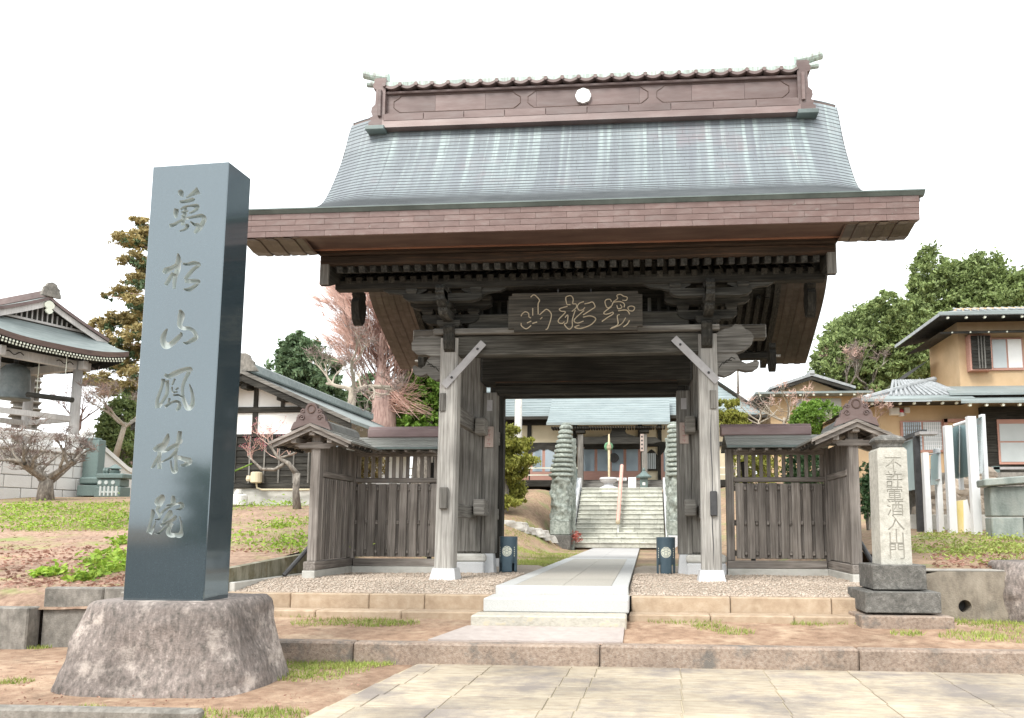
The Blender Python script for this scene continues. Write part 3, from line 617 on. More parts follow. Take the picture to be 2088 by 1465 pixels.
# bargeboards with carved pendants
for s in (-1, 1):
    ds = [i*.14 for i in range(0, 22)]+[3.05]
    for mir in (0, 1):
        f = (lambda d: RY+d) if mir else (lambda d: RY-d)
        lo = [(f(d), zv(d)-1.07) for d in ds if d <= 3.06]; lo = [(y, z+.02*0) for y, z in lo]
        up_ = [(y, z+.40) for y, z in lo]
        part('bargeboard', wood_dark_y, lambda m: m.prism(lo+up_[::-1], 'X', s*3.34, s*3.45))
        part('barge_end', wood_grey_z, lambda m: m.box(*sorted((s*3.335, s*3.455)), *sorted((f(3.06), f(3.10))), 4.0, 4.43, .005))
    # pendants below the purlin ends
    pd = [(.02, 4.05), (.10, 4.06), (.13, 3.97), (.10, 3.93), (.15, 3.86), (.14, 3.72), (.10, 3.60), (.03, 3.53), (-.03, 3.53), (-.10, 3.60), (-.14, 3.72), (-.15, 3.86), (-.10, 3.93), (-.13, 3.97), (-.10, 4.06)]
    for yy, dz in ((.30, .22), (3.85, .12)): part('pendant', wood_dark_z, lambda m: m.prism([(yy+a*1.1, b+dz) for a, b in pd], 'X', s*3.30, s*3.42))
    pk = [(.30, 4.05), (.32, 3.9), (.22, 3.83), (.30, 3.72), (.22, 3.6), (.12, 3.5), (.10, 3.35), (0, 3.15)]
    part('ridge_pendant', wood_dark_z, lambda m: m.prism([(2.15+a, b+2.3) for a, b in pk]+[(2.15-a, b+2.3) for a, b in pk[::-1][1:]], 'X', s*3.40, s*3.49))
    part('pendant_peg', wood_pale_z, lambda m: m.tube([(s*3.41, 3.85, 3.95), (s*3.52, 3.85, 3.95)], .025, 8))
# verge soffit strips and verge faces (follow the roof curve)
dl = [0.0]+[3.78*i/26 for i in range(1, 27)]
for s in (-1, 1):
    nst = 7; xa = 3.46; wd = (XV-xa)/nst
    for mir in (0, 1):
        f = (lambda d: RY+d) if mir else (lambda d: RY-d)
        for k_ in range(nst):
            x0, x1 = s*(xa+wd*k_+.004), s*(xa+wd*(k_+1)-.004)
            part('soffit_strip', copper_strip, lambda m: m.grid(lambda x, d: (x, f(d), zv(d)-.345-.010*(k_ % 2)-(.56 if mir else .27)*smooth(3.78, 3.15, d)*smooth(0, .8, d)), [x0, x1], dl))
        part('soffit_backing', copper_soffit, lambda m: m.grid(lambda x, d: (x, f(d), zv(d)-.340-(.56 if mir else .27)*smooth(3.78, 3.15, d)*smooth(0, .8, d)), [s*(xa-.02), s*(XV-.01)], dl))
        for k_ in range(3):
            za, zb = .012+.108*k_, .012+.108*(k_+1)-.006
            part('verge_strip', copper_brown, lambda m: m.grid(lambda t, d: (s*(XV+.012-.012*k_), f(d), zv(d)-t), [za, zb], dl))
        part('verge_backing', copper_soffit, lambda m: m.grid(lambda t, d: (s*(XV-.03), f(d), zv(d)-t*(.34+(.56 if mir else .27)*smooth(3.78, 3.15, d)*smooth(0, .8, d))), [.0, 1.], dl))
# fascia plates on the front and rear eaves
fp0 = part('fascia_plate', copper_brown, lambda m: m.box(-XV, -XV+.388, -1.636, -1.60, 4.425, 4.4985, .0015))
npl = 22; wpl = 2*XV/npl
for r in range(4):
    for i in range(npl):
        if r == 0 and i == 0: continue
        if r % 2 == 0: inst(fp0, gate, (i*wpl, -.004*r, .0755*r))
        elif i < npl-1: inst(fp0, gate, (i*wpl+wpl/2, -.004*r, .0755*r))
        else:
            for xa in (-XV, XV-wpl/2): part('fascia_plate', copper_brown, lambda m: m.box(xa, xa+wpl/2-.002, -1.636-.004*r, -1.60-.004*r, 4.425+.0755*r, 4.4985+.0755*r, .0015))
for mir in (0, 1):
    f = (lambda y: 2*RY-y) if mir else (lambda y: y)
    part('fascia_backing', copper_soffit, lambda m: m.box(-XV+.005, XV-.005, *sorted((f(-1.60), f(-1.55))), 4.427, 4.73))
    part('gutter', gutter_m, lambda m: m.prism([(f(-1.60), 4.722), (f(-1.655), 4.728), (f(-1.69), 4.765), (f(-1.70), 4.77), (f(-1.70), 4.785), (f(-1.55), 4.815), (f(-1.5), 4.75)], 'X', -XV-.06, XV+.06))
part('rear_fascia', copper_brown, lambda m: m.box(-XV, XV, 5.90, 5.935, 4.447, 4.775))
# roof covering: overlapping copper sheets, course by course
arc = [(0, 0.)]; 
for i in range(1, 401):
    d0, d1 = 3.78*(i-1)/400, 3.78*i/400; arc.append((d1, arc[-1][1]+math.hypot(d1-d0, zv(d1)-zv(d0))))
AL = arc[-1][1]
def dofs(sv): return interp(sv, [(b, a) for a, b in arc])
ncs = 56; ch_ = (AL-.10)/ncs
rr = random.Random(8); indiv = 0
rest = MB()
for ci in range(ncs):
    sa = .10+ci*ch_; sb = sa+ch_+.004
    d0, d1 = dofs(sa), dofs(min(sb, AL))
    def quad(m, x0, x1, nseg):
        xs_ = [x0+(x1-x0)*i/nseg for i in range(nseg+1)]
        vs = []
        for x in xs_:
            for d, lift in ((d0, .002), ((d0+d1)/2, .009), (d1, .017), (d1, -.004)): vs.append((x, RY-d, ztop(x, d)+lift))
        m.mi = 0; m.add(vs, [(i*4+k, (i+1)*4+k, (i+1)*4+k+1, i*4+k+1) for i in range(nseg) for k in range(2)]); m.mi = 1; m.add(vs, [(i*4+2, (i+1)*4+2, (i+1)*4+3, i*4+3) for i in range(nseg)])
    cuts = [-XV, -3.45]; x = -3.45+rr.uniform(.2, .6)
    while x < 3.35: cuts.append(x); x += .60
    cuts += [3.45, XV]
    for i, (a, b) in enumerate(zip(cuts, cuts[1:])):
        edge = i == 0 or i == len(cuts)-2
        if indiv < 300 and ci < 23:
            m = MB(); quad(m, a+.0015, b-.0015, 6 if edge else 1); m.build('copper_sheet', [copper_roof, roof_seam], gate, fixn=False); indiv += 1
        else: quad(rest, a+.0015, b-.0015, 6 if edge else 1)
stuff(rest.build('copper_sheets', [copper_roof, roof_seam], gate, fixn=False))
part('roof_deck', copper_soffit, lambda m: m.grid(lambda x, d: (x, RY-d, ztop(x, d)-.02), [-XV+.01, -4, -3.7, -3.45, 3.45, 3.7, 4, XV-.01], dl))
part('rear_roof_slope', copper_roof, lambda m: m.grid(lambda x, d: (x, RY+d, ztop(x, d)), [-XV, -4.1, -3.9, -3.7, -3.45, 3.45, 3.7, 3.9, 4.1, XV], dl))
# verdigris runs below the ridge
rr = random.Random(21)
for i in range(0):
    x = -3.35+6.7*i/23+rr.uniform(-.05, .05); ln = rr.uniform(.35, 1.7)
    for k_ in range(3):
        x0 = x+rr.uniform(-.06, .06); wv = rr.uniform(.006, .028); l2 = ln*rr.uniform(.3, 1)
        dd = [dofs(.13+l2*q/6) for q in range(7)]
        part('verdigris_run', verd_line, lambda m: m.add([(x0+sg*wv*(1-.6*q/6)+x0*.0, RY-d-.004, ztop(x0, d)+.026) for q, d in enumerate(dd) for sg in (-1, 1)], [(2*q, 2*q+1, 2*q+3, 2*q+2) for q in range(6)]))
# ridge
zr0 = ztop(0, .18)
part('ridge_base', copper_ridge, lambda m: m.prism([(RY-.40, zr0-.12), (RY-.36, zr0+.04), (RY-.34, zr0+.12), (RY+.34, zr0+.12), (RY+.36, zr0+.04), (RY+.40, zr0-.12)], 'X', -3.62, 3.62))
for i in range(10): part('ridge_band', copper_ridge, lambda m: m.box(-3.6+.72*i+.003, -3.6+.72*(i+1)-.003, RY-.372, RY-.32, zr0+.015, zr0+.145, .006))
part('ridge_moulding', copper_ridge, lambda m: m.box(-3.62, 3.62, RY-.33, RY+.33, zr0+.15, zr0+.18, .008))
for i in range(8): part('ridge_panel', copper_ridge, lambda m: m.box(-3.6+.9*i+.002, -3.6+.9*(i+1)-.002, RY-.27, RY+.27, zr0+.18, zr0+.55))
part('ridge_cornice', copper_ridge, lambda m: m.box(-3.62, 3.62, RY-.32, RY+.32, zr0+.55, zr0+.60, .01))
for (xa, xb) in ((-3.45, -.28-.9), (-1.05, 1.05), (1.2, 3.45)):
    za, zb = zr0+.215, zr0+.525; yb = RY-.272
    pts = [(xa+.12, za), (xb-.12, za), (xb-.04, za+.06), (xb, za+.10), (xb, zb-.10), (xb-.08, zb-.05), (xb-.14, zb), (xa+.14, zb), (xa+.08, zb-.05), (xa, zb-.10), (xa, za+.10), (xa+.04, za+.06), (xa+.12, za)]
    part('panel_frame', copper_soffit, lambda m: m.tube([(a, yb, b) for a, b in pts], .008, 5))
# scalloped tiles and rounded cap
zc = zr0+.60
for i in range(25):
    xa = -3.60+7.2*i/25; wv = 7.2/25
    pts = [(xa+wv*t, zc+.10-.055*math.sin(math.pi*t)**1.0+.02*t) for t in (0, .15, .3, .45, .6, .75, .9, 1)]
    part('scallop_tile', copper_ridge, lambda m: m.prism([(a, b-.05) for a, b in pts]+[(a, b) for a, b in pts[::-1]], 'Y', RY-.38, RY+.38))
    part('scallop_knob', copper_ridge, lambda m: m.tube([(xa, RY-.40, zc+.085), (xa, RY-.375, zc+.085)], .035, 10))
    part('scallop_infill', copper_green, lambda m: m.prism([(a, b+.001) for a, b in pts]+[(xa+wv, zc+.16), (xa, zc+.16)], 'Y', RY-.34, RY+.34))
part('ridge_cap', copper_green, lambda m: m.prism([(RY-.33, zc+.12), (RY-.26, zc+.20), (RY-.12, zc+.25), (RY+.12, zc+.25), (RY+.26, zc+.20), (RY+.33, zc+.12)], 'X', -3.62, 3.62))
def ball(m, x):  # emblem with scalloped edge
    pts = []
    for i in range(48):
        a = 2*math.pi*i/48; r_ = .128+.010*abs(math.cos(4*a)); pts.append((x+r_*math.cos(a), zr0+.375+r_*math.sin(a)))
    m.prism(pts, 'Y', RY-.32, RY-.27)
part('white_crest', white_paint, lambda m: ball(m, P(1189, 200, Y=RY-.32).x))
# end ornaments
for s in (-1, 1):
    q = [(-.02, -.10), (.27, -.10), (.27, .02), (.23, .03), (.25, .10), (.20, .12), (.23, .20), (.22, .28), (.16, .34), (.15, .62), (.20, .64), (.21, .72), (.18, .76), (.20, .80), (.15, .83), (-.02, .83)]
    eo = part('ridge_end_ornament', copper_ridge, lambda m: m.prism([(s*(3.60+a), zr0+b) for a, b in q], 'Y', RY-.36, RY+.36))
    part('ornament_plate', copper_ridge, lambda m: m.box(*sorted((s*3.64, s*3.70)), RY-.40, RY-.355, zr0+.1, zr0+.60, .01), eo)
    part('ornament_base', gutter_m, lambda m: m.box(*sorted((s*3.56, s*3.9)), RY-.45, RY+.45, zr0-.17, zr0-.09, .01), eo)
    part('bird_perch', copper_green, lambda m: m.tube([(s*3.58, RY-.2, zr0+.91), (s*3.80, RY-.2, zr0+.95), (s*4.03, RY-.2, zr0+1.01)], [.085, .082, .08], 12), eo)
    part('lower_perch', copper_green, lambda m: m.tube([(s*3.72, RY-.2, zr0+.79), (s*3.97, RY-.2, zr0+.82)], .055, 10), eo)
# name board with gilt outlines
pq = [P(u, v, Y=-.48) for u, v in ((1037, 600), (1310, 592), (1310, 672), (1045, 681))]
PBY0 = -.56; 
bw, bz0, bz1 = 1.86/2*.985, P(1180, 676, Y=-.52).z, P(1180, 596, Y=-.55).z
bc = (P(1037, 640, Y=-.53).x+P(1310, 632, Y=-.53).x)/2; bw = (P(1310, 632, Y=-.53).x-P(1037, 640, Y=-.53).x)/2
nb = part('name_board', wood_board, lambda m: m.prism([(bc-bw, bz0+.045), (bc-bw+.08, bz0+.045), (bc-bw+.08, bz0), (bc+bw-.07, bz0), (bc+bw-.07, bz0+.05), (bc+bw, bz0+.05), (bc+bw, bz1-.045), (bc+bw-.06, bz1-.045), (bc+bw-.06, bz1), (bc-bw+.05, bz1), (bc-bw+.05, bz1-.04), (bc-bw, bz1-.04)], 'Y', -.55, -.48))
PLQ = [[(375, 190), (420, 155), (470, 190), (505, 240), (485, 290), (485, 445)], [(405, 350), (405, 460)], [(235, 470), (255, 430), (300, 405), (345, 430), (350, 480), (380, 495)], [(235, 570), (240, 610), (310, 655), (380, 605)], [(320, 570), (385, 540)], [(400, 575), (470, 555)], [(505, 450), (560, 400), (605, 368), (655, 400), (680, 460), (650, 580), (620, 655), (595, 665)], [(515, 515), (545, 485)],
 [(905, 290), (890, 200), (930, 172), (975, 175), (1000, 220), (995, 285), (1040, 290), (1045, 340), (980, 400)], [(905, 300), (960, 300)], [(915, 325), (800, 360), (820, 395), (870, 400), (880, 420), (785, 520), (790, 565), (840, 575), (870, 550)], [(880, 490), (920, 450), (910, 560), (870, 590), (935, 660), (985, 620), (985, 540), (1000, 470), (1030, 380)], [(1155, 255), (1090, 280), (1060, 330), (1085, 380), (1140, 375), (1170, 340)], [(1165, 290), (1230, 275), (1285, 262), (1320, 330), (1270, 370), (1145, 450)], [(1160, 385), (1015, 520), (1060, 570), (1150, 540)], [(1145, 485), (1230, 465), (1300, 480), (1330, 520), (1250, 600), (1105, 650), (1020, 630), (1090, 600)],
 [(1560, 260), (1545, 225), (1490, 225), (1465, 265), (1500, 345), (1560, 320), (1590, 260), (1650, 210), (1640, 165), (1690, 148), (1740, 175), (1790, 190), (1780, 235), (1720, 235)], [(1580, 265), (1690, 255), (1750, 290), (1745, 340)], [(1640, 310), (1660, 360), (1715, 340), (1690, 300)], [(1560, 330), (1455, 410), (1465, 440), (1530, 430), (1580, 410), (1580, 440), (1500, 490), (1420, 548)], [(1660, 390), (1780, 380), (1830, 440)], [(1680, 445), (1645, 470), (1655, 590), (1560, 640)], [(1770, 490), (1700, 590), (1540, 655)], [(1825, 530), (1790, 590), (1735, 625)], [(1800, 340), (1850, 320), (1900, 340), (1880, 390), (1820, 385), (1800, 340)]]
for ln in PLQ:
    pts = [P(1030+a/7.2, 580+b/7.2, Y=-.552) for a, b in ln]
    part('gilt_outline', gold_m, lambda m: m.tube([tuple(p) for p in crspl([tuple(p) for p in pts], 4)], .0075, 5), nb)
for u in (1138, 1205): part('hanger', iron_m, lambda m: m.tube([P(u, 590, Y=-.52), P(u, 597, Y=-.545)], .012, 6), nb)
# ------------------------------------------------------------------ wing fences on either side of the gate
def wing(s, label):
    t = T('wing_fence', label, 'fence', (s*3.1, 1.5, 0))
    def part(name, mt, fn, par=t, **k):
        m = MB(); fn(m); return m.build(name, mt, par, **k)
    xs2 = lambda a, b: sorted((s*a, s*b))
    xo, yo, yw = 3.83, .12, 1.5
    part('foundation', concrete_base, lambda m: m.box(*xs2(2.22, 3.74), yw-.10, yw+.10, -.12, .095, .01))
    part('foundation', concrete_base, lambda m: m.box(*xs2(3.74, 3.93), yo-.15, yw+.10, -.12, .10, .01))
    part('sill', wood_fence_x, lambda m: m.box(*xs2(2.22, 3.73), yw-.075, yw+.075, .097, .215, .008))
    part('sill', wood_fence_y, lambda m: m.box(*xs2(3.745, 3.92), yo-.14, yw+.07, .102, .225, .008))
    part('end_post', wood_fence_z, lambda m: m.box(s*xo-.07, s*xo+.07, yo-.07, yo+.07, .226, 2.07, .01))
    part('corner_post', wood_fence_z, lambda m: m.box(s*3.80-.06, s*3.80+.06, yw-.06, yw+.06, .216, 1.95, .01))
    part('inner_post', wood_fence_z, lambda m: m.box(s*2.28-.06, s*2.28+.06, yw-.06, yw+.06, .216, 1.95, .01))
    # boards front and back of three rails
    for z in (.33, .80, 1.34): part('rail', wood_fence_x, lambda m: m.box(*xs2(2.34, 3.74), yw+.011, yw+.045, z-.045, z+.045, .006))
    rr = random.Random(11+s)
    n = 8; stp = (3.74-2.36)/n
    for i in range(n):
        xa = 2.36+stp*i
        w_ = .122+rr.uniform(-.006, .006)
        part('front_board', wood_fence_z, lambda m: m.box(*xs2(xa+.004, xa+.004+w_), yw-.056, yw-.030, .245+rr.uniform(0, .01), 1.415+rr.uniform(-.012, .012), .005))
        part('back_board', wood_fence_z, lambda m: m.box(*xs2(xa+.09, xa+.09+.12), yw-.010, yw+.010, .245, 1.41, .004))
        for z in (.33, .80, 1.34):
            part('cleat', wood_fence_x, lambda m: m.box(*xs2(xa+.006+w_+.004, xa+stp-.002), yw-.046, yw-.011, z-.035, z+.03, .008))
    part('mid_rail', wood_fence_x, lambda m: m.box(*xs2(2.34, 3.74), yw-.05, yw+.05, 1.435, 1.51, .008))
    for i in range(12):
        xa = 2.40+i*.116
        part('slat', wood_fence_z, lambda m: m.box(*xs2(xa, xa+.055), yw-.02, yw+.02, 1.511, 1.86, .004))
    part('head_rail', wood_fence_x, lambda m: m.box(*xs2(2.34, 3.74), yw-.05, yw+.05, 1.861, 1.95, .008))
    # return side: ribbed boards below, plain boards above
    n = 15
    for i in range(n):
        ya = yo+.085+(yw-.07-yo-.085)*i/n; wd = (yw-.07-yo-.085)/n
        part('rib_board', wood_fence_z, lambda m: (m.box(*xs2(3.80, 3.86), ya+.002, ya+wd-.002, .24, 1.44+rr.uniform(-.01, .01)), m.box(*xs2(3.765, 3.80), ya+wd*.2, ya+wd*.62, .24, 1.44, .006)))
    for i in range(9):
        wd = (yw-.07-yo-.085)/9; ya = yo+.085+wd*i
        part('upper_board', wood_fence_z, lambda m: m.box(*xs2(3.80+.006*(i % 2), 3.85), ya+.002, ya+wd-.002, 1.545, 1.95))
    part('side_rail', wood_fence_y, lambda m: m.box(*xs2(3.76, 3.88), yo+.075, yw-.065, 1.45, 1.54, .008))
    # back brace
    part('brace', iron_m, lambda m: m.tube([(s*3.95, yw+.0, 1.05), (s*4.28, yw-.9, .05)] if s > 0 else [(s*3.9, .55, .62), (s*4.25, .1, .02)], .035, 8))
    part('brace', iron_m, lambda m: m.tube([(s*2.5, yw+.06, 1.75), (s*2.75, yw+.9, .1)], .04, 8))
    # roof over the wall (ridge along x)
    za, zr = 1.965, 2.17
    nc = 4
    for sd in (-1, 1):
        for k in range(nc):
            y0, y1 = yw+sd*(.06+.105*k), yw+sd*(.06+.105*(k+1)+.006); z0, z1 = zr-.052*k, zr-.052*(k+1)
            part('roof_course', wing_roof, lambda m: m.add([(s*2.2, y0, z0+.002), (s*3.9, y0, z0+.002), (s*3.9, y1, z1+.012), (s*2.2, y1, z1+.012), (s*2.2, y0, z0-.02), (s*3.9, y0, z0-.02), (s*3.9, y1, z1-.012), (s*2.2, y1, z1-.012)],
                [(0, 1, 2, 3), (7, 6, 5, 4), (3, 2, 6, 7), (0, 3, 7, 4), (1, 5, 6, 2)]))
        part('eave_edge', gutter_m, lambda m: m.box(*xs2(2.2, 3.3), *sorted((yw+sd*.465, yw+sd*.49)), za-.03, za+.006))
        for i in range(7): part('rafter_end', wood_fence_y, lambda m: m.box(*xs2(2.38+.2*i, 2.425+.2*i), *sorted((yw+sd*.05, yw+sd*.44)), za-.068, za-.032))
    part('ridge_box', copper_mauve, lambda m: m.box(*xs2(2.15, 3.55), yw-.10, yw+.10, zr-.005, zr+.135, .015))
    part('ridge_cap', copper_mauve, lambda m: m.tube([(s*2.15, yw, zr+.135), (s*3.55, yw, zr+.135)], .05, 10))
    # small gable roof over the return (ridge along y)
    gx = s*3.84; zg = 2.21; y0_, y1_ = -.13, yw+.1; hw = .60; dz = .275
    for sd in (-1, 1):
        for k in range(4):
            xa, xb = gx+sd*(hw*k/4), gx+sd*(hw*(k+1)/4+.008); z0, z1 = zg-dz*k/4+.0, zg-dz*(k+1)/4
            part('gable_course', wing_roof, lambda m: m.add([(xa, y0_, z0+.002), (xa, y1_, z0+.002), (xb, y1_, z1+.010), (xb, y0_, z1+.010), (xa, y0_, z0-.03), (xa, y1_, z0-.03), (xb, y1_, z1-.02), (xb, y0_, z1-.02)],
                [(3, 2, 1, 0), (4, 5, 6, 7), (2, 3, 7, 6), (0, 1, 5, 4), (0, 4, 7, 3)]))
        part('verge_board', wood_fence_x, lambda m: m.prism([(gx, zg-.006), (gx+sd*(hw+.01), zg-dz-.006), (gx+sd*(hw+.01), zg-dz-.045), (gx, zg-.05)], 'Y', y0_-.035, y0_+.01))
        part('verge_board', wood_fence_x, lambda m: m.prism([(gx, zg-.052), (gx+sd*(hw-.04), zg-dz-.03), (gx+sd*(hw-.04), zg-dz-.085), (gx, zg-.115)], 'Y', y0_-.005, y0_+.03))
        part('purlin', wood_fence_y, lambda m: m.box(gx+sd*.27-.04, gx+sd*.27+.04, y0_+.03, y1_, zg-.29, zg-.20, .006))
        for i in range(6): part('rafter', wood_fence_x, lambda m: m.beam((gx, .05+.24*i, zg-.055), (gx+sd*hw*.96, .05+.24*i, zg-dz-.035), .04, .05))
        part('eave_teeth', wood_dark_y, lambda m: [m.box(gx+sd*(hw-.05)-.02, gx+sd*(hw-.05)+.02, y0_+.06+.11*i, y0_+.11+.11*i, zg-dz-.075, zg-dz-.03) for i in range(9)])
    part('ridge_purlin', wood_fence_y, lambda m: m.box(gx-.05, gx+.05, y0_+.03, y1_, zg-.18, zg-.06, .01))
    part('gable_ridge', wing_roof, lambda m: m.prism([(gx-.15, zg-.06), (gx-.10, zg+.05), (gx-.05, zg+.09), (gx+.05, zg+.09), (gx+.10, zg+.05), (gx+.15, zg-.06)], 'Y', y0_+.12, yw))
    part('cross_arm', wood_fence_x, lambda m: m.prism([(gx-.30, 1.905), (gx-.29, 1.885), (gx-.24, 1.88), (gx-.235, 1.855), (gx+.235, 1.855), (gx+.24, 1.88), (gx+.29, 1.885), (gx+.30, 1.905), (gx+.295, 1.93), (gx+.12, 1.93), (gx+.12, 1.945), (gx-.12, 1.945), (gx-.12, 1.93), (gx-.295, 1.93)], 'Y', yo-.10, yo-.071))
    # ogre-tile ornament
    o_ = [(.30, -.10), (.27, -.02), (.25, .02), (.22, .03), (.21, .09), (.19, .13), (.16, .14), (.16, .18), (.13, .22), (.09, .21), (.08, .25), (.05, .29), (0, .30)]
    orn = part('ridge_ornament', copper_ridge, lambda m: m.prism([(gx+a, zg+b-.01) for a, b in o_]+[(gx-a, zg+b-.01) for a, b in o_[::-1][1:]]+[(gx, zg-.0)], 'Y', y0_-.02, y0_+.07))
    part('ornament_ring', copper_soffit, lambda m: m.tube([(gx+.055*math.cos(a), y0_-.024, zg+.20+.06*math.sin(a)) for a in [2*math.pi*i/16 for i in range(17)]], .010, 6), orn)
    for sd in (-1, 1):
        part('ornament_scroll', copper_ridge, lambda m: m.tube([(gx+sd*(.13+.045*(1-i/14)*math.cos(i*.7)), y0_-.026, zg+.075+.045*(1-i/14)*math.sin(i*.7)) for i in range(13)], .011, 6), orn)
        part('ornament_scroll', copper_ridge, lambda m: m.tube([(gx+sd*(.12+.03*(1-i/12)*math.cos(i*.8)), y0_-.026, zg+.165+.03*(1-i/12)*math.sin(i*.8)) for i in range(10)], .009, 6), orn)
    return t
wing(-1, 'roofed wooden wing fence joining the gate next to the white plastered house')
wing(1, 'roofed wooden wing fence joining the gate behind the inscribed stone pillar')

# ------------------------------------------------------------------ steel lantern drums with pierced crest
def drum(cx, cy, z0, label):
    t = T('lantern_drum', label, 'lantern', (cx, cy, z0), 'crest lantern drums by the gate posts')
    r_, h = .148, .57
    m = MB(); n = 40; rows = [0, .02, .12, .14, h-.01, h]
    vs = []; 
    for z in rows:
        for k in range(n): a = 2*math.pi*k/n; vs.append((cx+r_*math.cos(a), cy+r_*math.sin(a), z0+z))
    fs = []
    for i in range(len(rows)-1):
        for k in range(n):
            ang = (360*(k+.5)/n) % 360
            notch = i < 3 and any(abs((ang-q+180) % 360-180) < 9 for q in (315, 225, 45, 135))
            if not notch: fs.append((i*n+k, i*n+(k+1) % n, (i+1)*n+(k+1) % n, (i+1)*n+k))
    m.add(vs, fs); bd = m.build('body', can_m, t, smooth=True)
    sm = bd.modifiers.new('solid', 'SOLIDIFY'); sm.thickness = .006
    MB().lathe([(r_-.012, z0+.30), (r_-.012, z0+.31)], (cx, cy, 0), 24).build('inner_plate', iron_m, t)
    # crest: concentric petals wrapped on the front
    def wrap(px, pz): a = -math.pi/2+px/r_; return (cx+(r_+.004)*math.cos(a), cy+(r_+.004)*math.sin(a), z0+.335+pz)
    CR = .083
    mm = MB(); na, nr = 36, 6
    mm.grid(lambda r0, a0: wrap(CR*r0*math.cos(a0), CR*r0*math.sin(a0)*1.02), [.02+.98*i/nr for i in range(nr+1)], [2*math.pi*k/na for k in range(na+1)]); mm.build('crest', cream_print, t, fixn=False)
    arcs = [(0, -.030, .026, 0, 360), (0, .004, .034, 20, 160), (0, .034, .036, 25, 155), (-.046, -.014, .030, 20, 190), (.046, -.014, .030, -10, 160), (-.050, .030, .030, 30, 170), (.050, .030, .030, 10, 150), (0, -.028, .046, 195, 345), (-.040, -.052, .030, 100, 250), (.040, -.052, .030, -70, 80), (-.022, .064, .020, 20, 160), (.022, .064, .020, 20, 160)]
    for (ax, az, ar, a0, a1) in arcs:
        pts = [(ax+ar*math.cos(R_(a0+(a1-a0)*i/14)), az+ar*math.sin(R_(a0+(a1-a0)*i/14))) for i in range(15)]
        pts = [q for q in pts if math.hypot(*q) < CR*.98]
        if len(pts) > 2: MB().tube([wrap(*q) for q in pts], .0032, 4).build('crest_line', can_m, t)
    for sg in (-1, 1):
        for k in range(5):
            mm = MB(); c0 = (sg*.128, .06-.034*k); mm.add([wrap(c0[0]+.009*math.cos(q), c0[1]+.011*math.sin(q)) for q in [2*math.pi*i/10 for i in range(10)]], [list(range(10))]); mm.build('side_mark', cream_print, t, fixn=False)
    return t
drum(*P(1036, 1166, Z=.0).xy, 0, 'blue-grey crest drum standing in front of the pine, by a gate jamb')
drum(*P(1358, 1170, Z=.0).xy, 0, 'blue-grey crest drum by the gate jamb nearer the inscribed stone pillar')
# ------------------------------------------------------------------ inscribed granite monument on its boulder
ZR = .09
def boulder(name, mt, x0, x1, y0, y1, z0, z1, inx, iny, seed, loc, nsz=.06, ex=5):
    m = MB(); n, nh = 72, 30; rings = []
    cx, cy = (x0+x1)/2, (y0+y1)/2
    for j in range(nh+1):
        t = j/nh; z = z0+(z1-z0)*t
        bul = 1-.0*t
        hx, hy = (x1-x0)/2-inx*t**1.15, (y1-y0)/2-iny*t**1.15
        if t > .93: q = (t-.93)/.07; hx -= .03*q*q; hy -= .03*q*q
        r = []
        for k in range(n):
            a = 2*math.pi*k/n; c, s_ = math.cos(a), math.sin(a)
            e = (abs(c)**ex+abs(s_)**ex)**(-1/ex)
            x, y = cx+hx*e*c, cy+hy*e*s_
            f = nsz*(mnoise.noise(Vector((x*1.6+seed, y*1.6, z*1.6)))+.5*mnoise.noise(Vector((x*4+seed, y*4, z*4)))+.22*mnoise.noise(Vector((x*11+seed, y*11, z*11))))
            r.append((x+f*c, y+f*s_, z+(.015*mnoise.noise(Vector((x*3, y*3, seed))) if j == nh else 0)))
        rings.append(r)
    vs = [p for r in rings for p in r]
    fs = [(j*n+k, j*n+(k+1) % n, (j+1)*n+(k+1) % n, (j+1)*n+k) for j in range(nh) for k in range(n)]+[list(range(nh*n, nh*n+n))]
    m.add(vs, fs); return m.build(name, mt, loc=loc, smooth=True)
bl = P(251, 1220, Z=ZR); bm_ = P(415, 1227, Z=ZR)
fd = (bm_-bl); fd.z = 0; TH = R_(-2.0)*0+math.atan2(fd.y, fd.x)*.25
W_ = .755; DP = .36
ux = Vector((math.cos(TH), math.sin(TH), 0)); uy = Vector((-math.sin(TH), math.cos(TH), 0))
o0 = bm_-ux*W_; ztop_m = P(467, 330, Y=bm_.y).z
b_ = boulder('base_boulder', rock_m, o0.x-.46, o0.x+W_+.44, o0.y-.34, o0.y+.95, -.70, ZR, .20, .12, 3.3, (o0.x+.5, o0.y+.3, -.66), .06)
tag(b_, 'broad weathered brown boulder carrying the black granite monument', 'boulder')
